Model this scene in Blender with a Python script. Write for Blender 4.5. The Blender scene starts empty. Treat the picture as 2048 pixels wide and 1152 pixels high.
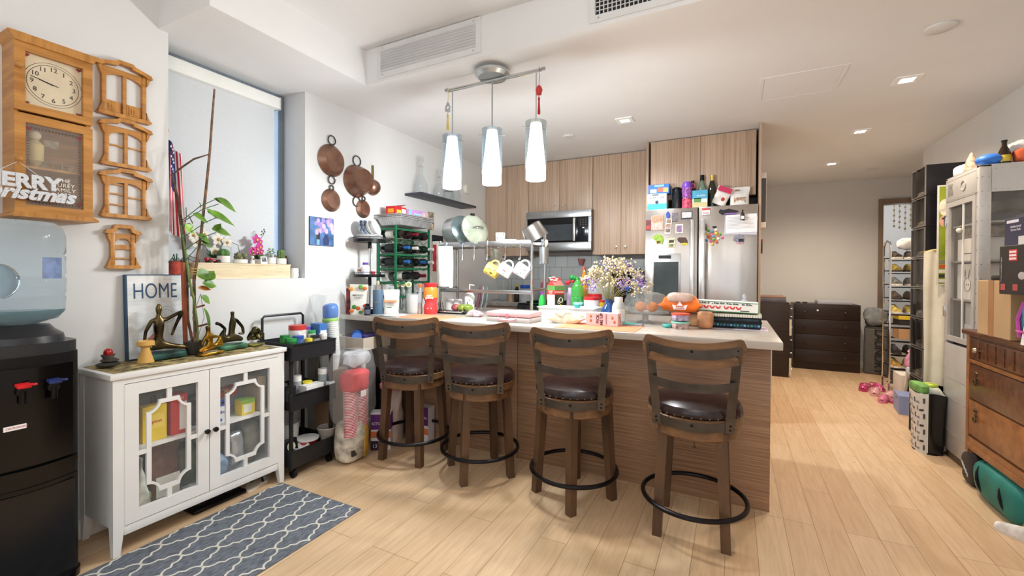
import bpy, bmesh, math, random
from math import sin, cos, pi, radians as rad
from mathutils import Vector, Matrix, Euler, noise
D=bpy.data; SC=bpy.context.scene; COL=SC.collection
rnd=random.Random(7)
# ---------------- camera ----------------
FPX,CYP,HC=877.0,554.4,1.27
yaw,pit,rol=rad(26.8),rad(-0.49),rad(0.295)
CF=Vector((-sin(yaw)*cos(pit),cos(yaw)*cos(pit),sin(pit)))
R0=Vector((cos(yaw),sin(yaw),0)); U0=R0.cross(CF)
CR=R0*cos(rol)+U0*sin(rol); CU=-R0*sin(rol)+U0*cos(rol)
CP=Vector((0,0,HC))
cd=D.cameras.new('camera'); cam=D.objects.new('camera',cd); COL.objects.link(cam)
cam.matrix_world=Matrix(((CR.x,CU.x,-CF.x,CP.x),(CR.y,CU.y,-CF.y,CP.y),(CR.z,CU.z,-CF.z,CP.z),(0,0,0,1)))
cd.sensor_width=36; cd.lens=FPX/2048*36; cd.shift_y=-(576-CYP)/2048; cd.clip_start=.05
SC.camera=cam
# ---------------- colour, world, large lights ----------------
SC.view_settings.view_transform='Standard'; SC.view_settings.look='None'
SC.view_settings.gamma=1; SC.view_settings.use_curve_mapping=False
SC.view_settings.exposure=0.14
w=D.worlds.new('world'); SC.world=w; w.use_nodes=True
bg=w.node_tree.nodes['Background']; bg.inputs[0].default_value=(.93,.96,1,1); bg.inputs[1].default_value=.27
def lamp(name,typ,loc,power,col=(1,1,1),rot=(0,0,0),size=.1,size_y=None,spot=None,blend=.5):
    l=D.lights.new(name,typ); l.energy=power; l.color=col
    if typ=='AREA':
        l.size=size
        if size_y: l.shape='RECTANGLE'; l.size_y=size_y
    elif typ in('POINT','SPOT'): l.shadow_soft_size=size
    if spot: l.spot_size=rad(spot); l.spot_blend=blend
    o=D.objects.new(name,l); COL.objects.link(o); o.location=loc; o.rotation_euler=rot
    return o
# unseen area lights added behind the camera as soft ambient fill
lamp('fill_behind_camera','AREA',(-.3,-1.9,1.7),20,(.92,.96,1),(rad(80),0,0),3.2,1.6)  # added broad fill aimed into the room, no actual window
lamp('ceiling_bounce_fill','AREA',(.2,-.9,1.75),66,(1,.98,.95),(pi,0,0),.5,.5)  # added fill aimed upward to bounce off the ceiling, no actual lamp
for i,(x,y) in enumerate([(1.015,3.78),(1.008,4.95),(1.008,6.245)]):
    lamp('downlight_beam','SPOT',(x,y,2.54),[66,80,90][i],(1,.82,.63),(0,0,0),.05,spot=150,blend=.9)
lamp('kitchen_downlight_beam','SPOT',(-.83,3.74,2.54),75,(.95,.97,1),(0,0,0),.05,spot=150,blend=.9)
for x,c in((-1.685,(.86,.95,1)),(-1.38,(.88,.96,1)),(-1.075,(1,.93,.84))):
    lamp('pendant_bulb','POINT',(x,2.44,1.80),27,c,size=.045)
# ---------------- helpers ----------------
def at(u,v,ax,val):
    d=CF+CR*((u-1024)/FPX)-CU*((v-CYP)/FPX); k='xyz'.index(ax)
    return CP+d*((val-CP[k])/d[k])
def lin(c):
    if isinstance(c,str): c=tuple(int(c[i:i+2],16)/255 for i in(0,2,4))
    return tuple((x/12.92 if x<=.04045 else((x+.055)/1.055)**2.4) for x in c[:3])
MC={}
def m(c,r=.5,me=0,n=.06,ns=8.,b=0.,tr=0,al=1,em=0,coat=0,st=None,ior=1.45,sp=None):
    key=(c,r,me,n,ns,b,tr,al,em,coat,st,ior,sp)
    if key in MC: return MC[key]
    mt=D.materials.new('surface'); mt.use_nodes=True; N=mt.node_tree.nodes; L=mt.node_tree.links
    p=N['Principled BSDF']; l=lin(c)
    p.inputs['Roughness'].default_value=r; p.inputs['Metallic'].default_value=me
    p.inputs['Transmission Weight'].default_value=tr; p.inputs['Alpha'].default_value=al
    p.inputs['Coat Weight'].default_value=coat; p.inputs['IOR'].default_value=ior
    if sp is not None: p.inputs['Specular IOR Level'].default_value=sp
    if em: p.inputs['Emission Color'].default_value=(*l,1); p.inputs['Emission Strength'].default_value=em
    tc=N.new('ShaderNodeTexCoord'); mp=N.new('ShaderNodeMapping'); L.new(tc.outputs['Object'],mp.inputs[0])
    if st: mp.inputs['Scale'].default_value=st
    nz=N.new('ShaderNodeTexNoise'); nz.inputs['Scale'].default_value=ns; nz.inputs['Detail'].default_value=5
    L.new(mp.outputs[0],nz.inputs['Vector'])
    cr=N.new('ShaderNodeValToRGB'); e=cr.color_ramp.elements
    e[0].position=.3; e[1].position=.7
    e[0].color=(*[max(0,x*(1-n*2)) for x in l],1); e[1].color=(*[min(1,x*(1+n*1.5)) for x in l],1)
    L.new(nz.outputs['Fac'],cr.inputs[0]); L.new(cr.outputs[0],p.inputs['Base Color'])
    if b:
        bp=N.new('ShaderNodeBump'); bp.inputs['Strength'].default_value=b; bp.inputs['Distance'].default_value=.01
        L.new(nz.outputs['Fac'],bp.inputs['Height']); L.new(bp.outputs[0],p.inputs['Normal'])
    MC[key]=mt; return mt
def ramp(name,build):
    if name in MC: return MC[name]
    mt=D.materials.new(name); mt.use_nodes=True; N=mt.node_tree.nodes; L=mt.node_tree.links
    build(N,L,N['Principled BSDF']); MC[name]=mt; return mt
def streak(c1,c2,scale,r=.45,name=None,b=0,c3=None):
    """fine wood streaks; scale = noise scale per axis (large = fast variation)"""
    name=name or 'wood %s %s %s'%(c1,c2,scale)
    def f(N,L,p):
        tc=N.new('ShaderNodeTexCoord'); mp=N.new('ShaderNodeMapping'); mp.inputs['Scale'].default_value=scale
        L.new(tc.outputs['Object'],mp.inputs[0]); nz=N.new('ShaderNodeTexNoise'); nz.inputs['Scale'].default_value=1; nz.inputs['Detail'].default_value=6; nz.inputs['Roughness'].default_value=.65
        L.new(mp.outputs[0],nz.inputs['Vector']); cr=N.new('ShaderNodeValToRGB'); e=cr.color_ramp.elements
        e[0].position=.36; e[0].color=(*lin(c1),1); e[1].position=.64; e[1].color=(*lin(c2),1)
        if c3: q=e.new(.5); q.color=(*lin(c3),1)
        L.new(nz.outputs['Fac'],cr.inputs[0]); L.new(cr.outputs[0],p.inputs['Base Color']); p.inputs['Roughness'].default_value=r
        if b:
            bp=N.new('ShaderNodeBump'); bp.inputs['Strength'].default_value=b; bp.inputs['Distance'].default_value=.002
            L.new(nz.outputs['Fac'],bp.inputs['Height']); L.new(bp.outputs[0],p.inputs['Normal'])
    return ramp(name,f)
# shapes: (verts, faces)
def box(x0,x1,y0,y1,z0,z1,bev=0,seg=2):
    V=[(x,y,z) for z in(z0,z1) for y in(y0,y1) for x in(x0,x1)]
    Fc=[(0,2,3,1),(4,5,7,6),(0,1,5,4),(2,6,7,3),(0,4,6,2),(1,3,7,5)]
    if not bev: return V,Fc
    bm=bmesh.new(); vs=[bm.verts.new(v) for v in V]
    for f in Fc: bm.faces.new([vs[i] for i in f])
    bmesh.ops.bevel(bm,geom=bm.edges[:],offset=bev,segments=seg,affect='EDGES',profile=.5)
    bm.verts.index_update(); r=([tuple(v.co) for v in bm.verts],[tuple(v.index for v in f.verts) for f in bm.faces]); bm.free(); return r
def cb(cx,cy,cz,sx,sy,sz,bev=0,seg=2): return box(cx-sx/2,cx+sx/2,cy-sy/2,cy+sy/2,cz-sz/2,cz+sz/2,bev,seg)
def lathe(prof,n=24,c=(0,0,0)):
    V=[];Fc=[]
    for r,z in prof:
        for i in range(n): a=2*pi*i/n; V.append((c[0]+r*cos(a),c[1]+r*sin(a),c[2]+z))
    for j in range(len(prof)-1):
        for i in range(n): k=(i+1)%n; Fc.append((j*n+i,j*n+k,(j+1)*n+k,(j+1)*n+i))
    if prof[0][0]>1e-5: Fc.append(tuple(range(n))[::-1])
    if prof[-1][0]>1e-5: Fc.append(tuple((len(prof)-1)*n+i for i in range(n)))
    return V,Fc
def cyl(r,z0,z1,n=24,c=(0,0,0),r2=None): return lathe([(r,z0),(r if r2 is None else r2,z1)],n,c)
def tube(P,r,n=8,closed=False):
    P=[Vector(p) for p in P]; R=r if isinstance(r,(list,tuple)) else [r]*len(P)
    V=[];Fc=[];N=len(P); up=None
    for i,p in enumerate(P):
        if closed: t=P[(i+1)%N]-P[i-1]
        else: t=P[min(i+1,N-1)]-P[max(i-1,0)]
        t.normalize()
        if up is None:
            up=Vector((0,0,1)) if abs(t.z)<.9 else Vector((1,0,0))
        a=t.cross(up); a.normalize(); b_=a.cross(t); up=b_.copy()
        for k in range(n):
            q=2*pi*k/n; V.append(tuple(p+(a*cos(q)+b_*sin(q))*R[i]))
    for i in range(N if closed else N-1):
        for k in range(n):
            k2=(k+1)%n; j=(i+1)%N; Fc.append((i*n+k,j*n+k,j*n+k2,i*n+k2))
    if not closed: Fc.append(tuple(range(n))); Fc.append(tuple((N-1)*n+k for k in range(n))[::-1])
    return V,Fc
def ring(R,r,c=(0,0,0),n=40,k=8,ax='z'):
    P=[]
    for i in range(n):
        a=2*pi*i/n; x,y=R*cos(a),R*sin(a)
        P.append((c[0]+x,c[1]+y,c[2]) if ax=='z' else (c[0]+x,c[1],c[2]+y) if ax=='y' else (c[0],c[1]+x,c[2]+y))
    return tube(P,r,k,True)
def ball(r,c=(0,0,0),s=(1,1,1),n=16):
    h=n//2; V,Fc=lathe([(r*sin(pi*j/h) if 0<j<h else 1e-6,-r*cos(pi*j/h)) for j in range(h+1)],n)
    return [(c[0]+x*s[0],c[1]+y*s[1],c[2]+z*s[2]) for x,y,z in V],Fc
def pr(poly,t0,t1,ax='z'):
    """prism: 2D outline extruded; ax='z':(x,y) 'y':(x,z) 'x':(y,z)"""
    def q(a,b_,t): return (a,b_,t) if ax=='z' else (a,t,b_) if ax=='y' else (t,a,b_)
    n=len(poly); V=[q(a,b_,t0) for a,b_ in poly]+[q(a,b_,t1) for a,b_ in poly]
    return V,[tuple(range(n))[::-1],tuple(range(n,2*n))]+[(i,(i+1)%n,n+(i+1)%n,n+i) for i in range(n)]
def fr(a0,a1,b0,b1,w,t0,t1,ax='x'):
    """rectangular frame of width w"""
    return join(*[pr(q,t0,t1,ax) for q in ([(a0,b0),(a1,b0),(a1,b0+w),(a0,b0+w)],[(a0,b1-w),(a1,b1-w),(a1,b1),(a0,b1)],[(a0,b0+w),(a0+w,b0+w),(a0+w,b1-w),(a0,b1-w)],[(a1-w,b0+w),(a1,b0+w),(a1,b1-w),(a1-w,b1-w)])])
def join(*S):
    V=[];Fc=[]
    for s in S:
        o=len(V); V+=list(s[0]); Fc+=[tuple(i+o for i in f) for f in s[1]]
    return V,Fc
def xf(s,loc=(0,0,0),rot=(0,0,0),sc=(1,1,1)):
    if isinstance(sc,(int,float)): sc=(sc,)*3
    M4=Matrix.Translation(loc)@Euler(rot).to_matrix().to_4x4()@Matrix.Diagonal((*sc,1))
    return [tuple(M4@Vector(v)) for v in s[0]],s[1]
def crump(s,amp,fq=12,seed=0):
    o=Vector((seed*3.1,seed*1.7,seed)); V=[]
    for v in s[0]:
        v=Vector(v); d=noise.noise_vector(v*fq+o)+.5*noise.noise_vector(v*fq*2.3+o); V.append(tuple(v+d*amp))
    return V,s[1]
def sup(a,b_,c,e1=.4,e2=.4,n=32,loc=(0,0,0)):
    """superellipsoid bag / cushion"""
    g=lambda w,e:(1 if w>=0 else -1)*abs(w)**e
    h=n//2; V=[];Fc=[]
    for j in range(h+1):
        p=-pi/2+pi*j/h; cp=max(cos(p),1e-4)
        for i in range(n):
            t=2*pi*i/n; V.append((loc[0]+a*g(cp,e1)*g(cos(t),e2),loc[1]+b_*g(cp,e1)*g(sin(t),e2),loc[2]+c*g(sin(p),e1)))
    for j in range(h):
        for i in range(n): k=(i+1)%n; Fc.append((j*n+i,j*n+k,(j+1)*n+k,(j+1)*n+i))
    return V,Fc
def standbag(w,d,h,e=.75,n=36,k=16):
    """stand-up pouch: full at the foot, pinched flat to a seal at the top"""
    V=[];Fc=[]
    g=lambda q,e_:(1 if q>=0 else -1)*abs(q)**e_
    for j in range(k+1):
        v=j/k; hd=max(.0022,d/2*(1-max(0,(v-.12)/.76)**1.7)) if v<.88 else .0022; hw=w/2*(.95+.05*v)*(1-.10*sin(pi*min(v/.88,1))*(v<.88)*.6)
        if v<.06: hd*=.8; hw*=.94
        for i in range(n):
            t=2*pi*i/n; V.append((hw*g(cos(t),.55),hd*g(sin(t),e),v*h))
    for j in range(k):
        for i in range(n): q=(i+1)%n; Fc.append((j*n+i,j*n+q,(j+1)*n+q,(j+1)*n+i))
    Fc+=[tuple(range(n))[::-1],tuple(k*n+i for i in range(n))]
    return V,Fc
def pillow(w,d,h,n=24,k=22):
    """filled packet lying down, crimped fins at both ends"""
    V=[];Fc=[]
    g=lambda q,e_:(1 if q>=0 else -1)*abs(q)**e_
    for j in range(k+1):
        x=-1+2*j/k; a=abs(x); f=max(.03,(1-(a/.9)**4)) if a<.9 else .03
        hw=d/2*(.82+.18*(1-f)); hh=h/2*f**.6
        for i in range(n): t=2*pi*i/n; V.append((x*w/2,hw*g(cos(t),.6),h*.5*(1-.25*(1-f))+hh*g(sin(t),.7)))
    for j in range(k):
        for i in range(n): q=(i+1)%n; Fc.append((j*n+i,j*n+q,(j+1)*n+q,(j+1)*n+i))
    Fc+=[tuple(range(n))[::-1],tuple(k*n+i for i in range(n))]
    return V,Fc
def grid(fn,nu,nv,thick=0):
    V=[tuple(fn(i/nu,j/nv)) for j in range(nv+1) for i in range(nu+1)]
    W=nu+1; Fc=[(j*W+i,j*W+i+1,(j+1)*W+i+1,(j+1)*W+i) for j in range(nv) for i in range(nu)]
    if thick:
        bm=bmesh.new(); vs=[bm.verts.new(v) for v in V]
        for f in Fc: bm.faces.new([vs[i] for i in f])
        bm.normal_update(); bmesh.ops.solidify(bm,geom=bm.faces[:],thickness=thick)
        bm.verts.index_update(); r=([tuple(v.co) for v in bm.verts],[tuple(v.index for v in f.verts) for f in bm.faces]); bm.free(); return r
    return V,Fc
def skin(V,E,R,sub=2):
    """one continuous tapered body grown along a skeleton"""
    me=D.meshes.new('t'); me.from_pydata([Vector(v) for v in V],E,[]); o=D.objects.new('t',me); COL.objects.link(o)
    md=o.modifiers.new('s','SKIN'); 
    for i,sv in enumerate(me.skin_vertices[0].data):
        r=R[i]; sv.radius=(r,r) if isinstance(r,(int,float)) else r; sv.use_root=(i==0)
    s2=o.modifiers.new('u','SUBSURF'); s2.levels=sub
    dg=bpy.context.evaluated_depsgraph_get(); dg.update(); ev=o.evaluated_get(dg); m2=ev.to_mesh()
    r=([tuple(v.co) for v in m2.vertices],[tuple(p.vertices) for p in m2.polygons]); ev.to_mesh_clear()
    D.objects.remove(o); D.meshes.remove(me); return r
def ob(name,par,*items,loc=None,rot=None,ang=35,**k):
    """items: (shape, material) pairs -> ONE mesh object"""
    me=D.meshes.new(name); V=[];Fc=[];FM=[];ms=[]
    for s,mt in items:
        if mt not in ms: ms.append(mt)
        o=len(V); V+=list(s[0]); Fc+=[tuple(i+o for i in f) for f in s[1]]; FM+=[ms.index(mt)]*len(s[1])
    me.from_pydata(V,[],Fc); me.update()
    for mt in ms: me.materials.append(mt)
    me.polygons.foreach_set('material_index',FM)
    bm=bmesh.new(); bm.from_mesh(me); bmesh.ops.recalc_face_normals(bm,faces=bm.faces[:]); bm.to_mesh(me); bm.free()
    me.polygons.foreach_set('use_smooth',[True]*len(me.polygons)); me.set_sharp_from_angle(angle=rad(ang))
    o=D.objects.new(name,me); COL.objects.link(o)
    if par: o.parent=par
    if loc is not None: o.location=loc
    if rot is not None: o.rotation_euler=rot
    for a,v in k.items(): o[a]=v
    return o
def tag(o,label,cat,group=None,kind=None):
    o['label']=label; o['category']=cat
    if group: o['group']=group
    if kind: o['kind']=kind
    return o
def T(name,label,cat,loc=(0,0,0),rz=0,group=None,rot=None):
    o=D.objects.new(name,None); COL.objects.link(o); o.empty_display_size=.05
    o.location=loc; o.rotation_euler=rot or (0,0,rz); return tag(o,label,cat,group)
def S(name,*items):
    o=ob(name,None,*items); o['kind']='structure'; return o
def dup(root,loc,rz=None,label=None,group=None,rot=None):
    r=root.copy(); COL.objects.link(r); r.location=loc
    if rot is not None: r.rotation_euler=rot
    elif rz is not None: r.rotation_euler=(0,0,rz)
    if label: r['label']=label
    if group: r['group']=group
    for ch in list(root.children):
        c=ch.copy(); COL.objects.link(c); c.parent=r
        for g in list(ch.children):
            d=g.copy(); COL.objects.link(d); d.parent=c
    return r
def txt(s,size,mat,par,loc,rot=(pi/2,0,0),name='lettering',ext=.0004,al='CENTER',sx=1,bold=0,sh=0,sp=1):
    cu=D.curves.new('t','FONT'); cu.body=s; cu.size=size; cu.align_x=al; cu.align_y='CENTER'; cu.extrude=ext; cu.resolution_u=2 if size<.05 else 5
    cu.offset=bold; cu.shear=sh; cu.space_line=.9; cu.space_character=sp
    o=D.objects.new('t',cu); COL.objects.link(o); dg=bpy.context.evaluated_depsgraph_get(); dg.update()
    me=D.meshes.new_from_object(o.evaluated_get(dg)); D.objects.remove(o); me.materials.clear(); me.materials.append(mat); me.name=name
    q=D.objects.new(name,me); COL.objects.link(q); q.parent=par; q.location=loc; q.rotation_euler=rot; q.scale=(sx,1,1)
    return q
LX=(pi/2,0,pi/2)   # reads on a face looking to +X
FY=(pi/2,0,0)      # on a face looking to -Y
LXm=(pi/2,0,-pi/2) # on a face looking to -X
# common materials
WHITE='f2f2f0'
mwall=m('dcdcdb',.7,n=.012,ns=3,b=.02); mceil=m('e6e6e6',.8,n=.01,ns=3)
steel=m('b9bbbc',.28,1,n=.06,ns=6,st=(1,1,30)); steelh=m('b4b6b7',.3,1,n=.06,ns=6,st=(30,30,1)); chrome=m('d5d7d9',.12,1,n=.02)
black=m('0d0d0f',.4,n=.15,sp=.3); blackgl=m('070708',.16,n=.1,sp=.4); blackmetal=m('191a1c',.38,.6,n=.15)
wht=m('eeeeec',.45,n=.02); whtgl=m('f3f3f1',.15,n=.02,coat=.3); paper=m('f1f0ea',.7,n=.03)
glass=m('eef4f4',.03,tr=1,n=0,al=.35,ior=1.2); pane=m('dfe8ea',.03,al=.045,n=0); plas=m('e8eef0',.12,al=.28,n=.03); plasf=m('e9ecec',.3,al=.6,n=.03)
# ================= SETTING =================
def mk_floor(N,L,p):
    tc=N.new('ShaderNodeTexCoord'); mp=N.new('ShaderNodeMapping'); mp.inputs['Rotation'].default_value=(0,0,pi/2); mp.inputs['Location'].default_value=(.37,.024,0)
    L.new(tc.outputs['Object'],mp.inputs[0])
    br=N.new('ShaderNodeTexBrick'); br.inputs['Scale'].default_value=1; br.inputs['Brick Width'].default_value=1.15; br.inputs['Row Height'].default_value=.133
    br.offset=.37; br.offset_frequency=3; br.squash=1; br.inputs['Mortar Size'].default_value=.0011; br.inputs['Mortar Smooth'].default_value=.1; br.inputs['Bias'].default_value=0
    br.inputs['Color1'].default_value=(*lin('cfae89'),1); br.inputs['Color2'].default_value=(*lin('dcc09d'),1); br.inputs['Mortar'].default_value=(*lin('8a6a4c'),1)
    L.new(mp.outputs[0],br.inputs['Vector'])
    m2=N.new('ShaderNodeMapping'); m2.inputs['Scale'].default_value=(26,2.2,1); L.new(tc.outputs['Object'],m2.inputs[0])
    nz=N.new('ShaderNodeTexNoise'); nz.inputs['Scale'].default_value=2; nz.inputs['Detail'].default_value=7; nz.inputs['Distortion'].default_value=.6; L.new(m2.outputs[0],nz.inputs['Vector'])
    cr=N.new('ShaderNodeValToRGB'); e=cr.color_ramp.elements; e[0].position=.3; e[0].color=(.86,.82,.77,1); e[1].position=.62; e[1].color=(1,1,1,1); L.new(nz.outputs['Fac'],cr.inputs[0])
    kn=N.new('ShaderNodeTexVoronoi'); kn.inputs['Scale'].default_value=2.1; m3=N.new('ShaderNodeMapping'); m3.inputs['Scale'].default_value=(1.7,.8,1); L.new(tc.outputs['Object'],m3.inputs[0]); L.new(m3.outputs[0],kn.inputs['Vector'])
    k2=N.new('ShaderNodeValToRGB'); e=k2.color_ramp.elements; e[0].position=.012; e[0].color=(.36,.25,.17,1); e[1].position=.03; e[1].color=(1,1,1,1); L.new(kn.outputs['Distance'],k2.inputs[0])
    a=N.new('ShaderNodeMix'); a.data_type='RGBA'; a.blend_type='MULTIPLY'; a.inputs[0].default_value=1; L.new(br.outputs['Color'],a.inputs[6]); L.new(cr.outputs[0],a.inputs[7])
    b=N.new('ShaderNodeMix'); b.data_type='RGBA'; b.blend_type='MULTIPLY'; b.inputs[0].default_value=1; L.new(a.outputs[2],b.inputs[6]); L.new(k2.outputs[0],b.inputs[7])
    L.new(b.outputs[2],p.inputs['Base Color']); p.inputs['Roughness'].default_value=.42; p.inputs['Specular IOR Level'].default_value=.35
    bp=N.new('ShaderNodeBump'); bp.inputs['Strength'].default_value=.15; bp.inputs['Distance'].default_value=.002; L.new(br.outputs['Fac'],bp.inputs['Height']); bp.invert=True; L.new(bp.outputs[0],p.inputs['Normal'])
mfloor=ramp('oak_planks',mk_floor)
S('floor',(box(-3.1,3.2,-2.4,9.8,-.06,0),mfloor))
ZL,ZH=2.57,2.81
S('ceiling',(box(-3.1,3.2,2.27,9.8,ZL,ZL+.4),mceil),(box(-3.1,-2.29,1.25,2.27,ZL,ZL+.4),mceil),(box(-3.1,3.2,-2.4,2.27,ZH,ZH+.1),mceil))
WL=-2.76
S('wall_left',(box(-3.1,WL,-2.4,1.295,0,ZH),mwall),(box(-3.1,WL,1.295,2.15,0,1.225),mwall),(box(-3.1,WL,2.15,5.15,0,ZL),mwall),(box(-3.12,-3.02,1.295,2.15,1.225,ZL),mwall))
S('wall_back',(box(WL,.2,5.05,5.15,0,ZL),mwall),(box(.13,.2,5.05,7.5,0,ZL),mwall))
S('wall_right',(box(1.75,1.85,-2.4,6.0,0,ZL+.02),mwall),(box(1.75,1.85,-2.4,2.27,ZL,ZH),mwall),(box(1.85,2.95,5.9,6.0,0,ZL),mwall),(box(2.95,3.05,5.9,7.6,0,ZL),mwall))
S('wall_hall',(box(.13,1.734,7.5,7.6,0,ZL),mwall),(box(2.68,3.05,7.5,7.6,0,ZL),mwall),(box(1.734,2.68,7.5,7.6,2.29,ZL),mwall))
S('wall_bedroom',(box(1.2,3.3,9.6,9.7,0,ZL),mwall),(box(3.2,3.3,7.6,9.6,0,ZL),mwall),(box(1.2,1.3,7.6,9.6,0,ZL),mwall))
lamp('bedroom_lamp','POINT',(2.2,8.4,2.3),17,(1,1,1),size=.15)
mdoor=streak('7a6858','93806c',(6,6,1.2),.5)
S('door_1',(join(box(1.734,1.782,7.47,7.62,0,2.22),box(2.632,2.68,7.47,7.62,0,2.22),box(1.734,2.68,7.47,7.62,2.22,2.29)),mdoor))
S('baseboard_hall',(box(.2,1.734,7.488,7.5,0,.09,.003),wht))
S('baseboard_left',(box(WL,WL+.012,-2.4,5.0,0,.09,.003),wht))
S('baseboard_right',(box(1.738,1.75,-2.4,6.0,0,.09,.003),wht))
# window recess: frame, pane and blind
mfr=m('8e98a3',.4,.5,n=.05)
win=S('window_1',(join(fr(1.3,2.145,1.23,2.565,.035,-3.015,-2.985)),mfr))
ob('window_pane',win,(box(-3.006,-3.0,1.33,2.12,1.26,2.54),m('9fb4cc',.1,n=.05,em=.6)))
S('trim_1',(box(-3.02,-2.758,1.297,2.148,1.226,1.229),wht))
bl=T('roller_blind','white roller blind pulled down over the window recess, with its valance','blind',(-2.95,1.7,1.25))
mbl=m('ccd0d4',.75,n=.012,ns=60)
ob('shade_cloth',bl,(box(.01,.013,-.385,.335,.02,1.24),mbl))
ob('bottom_bar',bl,(box(.0,.022,-.385,.335,.0,.025,.004),wht))
ob('valance',bl,(box(-.05,.05,-.395,.355,1.185,1.265,.004),m('e9eae6',.5,n=.02)))
ob('end_bracket',bl,(box(-.055,.052,.356,.362,1.18,1.268,.003),m('d8d8d4',.5)))
# ceiling fixtures
def downlight(x,y,label,warm):
    t=T('ceiling_downlight',label,'ceiling light',(x,y,ZL),0,None)
    ob('trim_plate',t,(fr(-.068,.068,-.068,.068,.03,-.008,0,'z'),m('f4f4f2',.4,n=0)))
    ob('diffuser',t,(box(-.038,.038,-.038,.038,-.005,-.001),m('fff4e4' if warm else 'f4f8ff',.5,n=0,em=14)))
downlight(1.015,3.78,'square recessed ceiling light nearest the camera, above the metal cabinet side',1)
downlight(1.008,4.95,'square recessed ceiling light in the middle of the hallway row of three',1)
downlight(1.008,6.245,'square recessed ceiling light farthest down the hallway, near the far wall',1)
t=T('ceiling_downlight','unlit-looking square recessed light in the ceiling right of the pendant lamps','ceiling light',(-.83,3.74,ZL))
ob('trim_plate',t,(fr(-.068,.068,-.068,.068,.028,-.008,0,'z'),m('f4f4f2',.4,n=0)))
ob('diffuser',t,(box(-.04,.04,-.04,.04,-.005,-.001),m('e4e8ec',.5,n=0,em=.8)))
for x,y,r,l in((.955,3.063,.065,'flat round white cover plate in the ceiling, top right of the picture'),(-1.401,3.942,.055,'small round white sprinkler cover on the ceiling over the kitchen'),(1.501,6.779,.06,'small round sprinkler cover on the ceiling near the hallway door')):
    o=ob('sprinkler_cover',None,(lathe([(r,-.001),(r,-.008),(r*.85,-.014)],32),m('dadad8',.5,n=.02)),loc=(x,y,ZL)); tag(o,l,'sprinkler cover')
t=T('access_hatch','large square access panel set flush into the ceiling, outlined by thin lines','access panel',(.39,3.57,ZL))
ob('hatch_frame',t,(fr(-.24,.24,-.225,.225,.022,-.003,0,'z'),mceil)); ob('hatch_door',t,(box(-.214,.214,-.2,.2,-.0015,0),mceil))
# air grilles on the bulkhead
def grille(x0,x1,z0,z1,label,bars):
    cx,cz=(x0+x1)/2,(z0+z1)/2; W,H=(x1-x0)/2,(z1-z0)/2
    t=T('air_grille',label,'air vent',(cx,2.27,cz)); mg=m('dedfe0',.5,n=.02)
    ob('grille_frame',t,(fr(-W,W,-H,H,.033,-.012,0,'y'),mg),(join(*[xf(cyl(.004,0,.003,10),(a*(W-.05),-.012,c*(H-.016)),(pi/2,0,0)) for a in(-1,1) for c in(-1,1)]),m('9a9a9a',.4)))
    ob('duct_backing',t,(box(-W+.03,W-.03,-.003,-.001,-H+.03,H-.03),m('2a2a2c' if bars=='grid' else '6a6a6c',.8)))
    w,h=W-.033,H-.033
    if bars=='slat':
        n=8
        for i in range(n): 
            z=-h+(i+.5)*2*h/n; ob('louvre',t,(xf(box(-w,w,-.011,.011,-.0015,.0015),(0,-.009,z),(rad(-38),0,0)),mg))
    else:
        ob('louvre_grid',t,(join(*[box(-w+i*.022-.002,-w+i*.022+.002,-.012,-.004,-h,h) for i in range(int(2*w/.022)+1)],*[box(-w,w,-.01,-.004,-h+i*.022-.0015,-h+i*.022+.0015) for i in range(int(2*h/.022)+1)]),mg))
grille(-2.18,-1.36,2.594,2.804,'white air vent with horizontal louvres on the ceiling bulkhead at left','slat')
grille(-.692,.15,2.594,2.79,'air vent with a dark egg-crate grid at the top edge of the picture','grid')
# pendant lamp
t=T('pendant_lamp','three-light pendant on a steel bar, frosted cones in clear glass tubes, over the bar','pendant lamp',(-1.38,2.44,2.5))
ob('canopy',t,(lathe([(.05,.07),(.06,.05),(.112,.045),(.112,.03),(.09,.012),(.0001,.006)],40),m('c4c9cb',.3,.9,n=.03)))
ob('bar',t,(xf(cyl(.007,-.352,.352,14),(0,0,0),(0,pi/2,0)),chrome),(xf(cyl(.004,-.34,.34,10),(0,.0,-.014),(0,pi/2,0)),chrome),(join(*[xf(cyl(.010,-.01,.01,14),(x,0,0),(0,pi/2,0)) for x in(-.352,.352)]),steel))
mfrost=[m(c,.35,n=0,em=e) for c,e in(('e9f6ff',5.),('eefaff',5.),('fff2e0',5.))]
for i,x in enumerate((-.305,0,.305)):
    z1=-.313; 
    cdp=ob('cord',t,(cyl(.0035 if i!=1 else .005,z1+.0,-.005,8),m('a9adb0',.3,.8)),loc=(x,0,0))
    sh=ob('lamp_shade',t,(lathe([(.0,z1-.005),(.032,z1-.008),(.034,z1-.02),(.05,z1-.18),(.059,z1-.26),(.061,z1-.345),(.058,z1-.35),(.0,z1-.335)],36),mfrost[i]),loc=(x,0,0))
    ob('glass_tube',sh,(lathe([(.066,z1),(.066,z1-.28),(.0645,z1-.28),(.0645,z1)],36),m('77878f',.05,al=.26,n=0)))
    ob('support_pin',sh,(join(xf(cyl(.003,-.085,-.03,8),(0,0,z1-.03),(0,pi/2,.3*i)),xf(cyl(.003,.03,.085,8),(0,0,z1-.03),(0,pi/2,.3*i+.5))),chrome))
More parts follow.
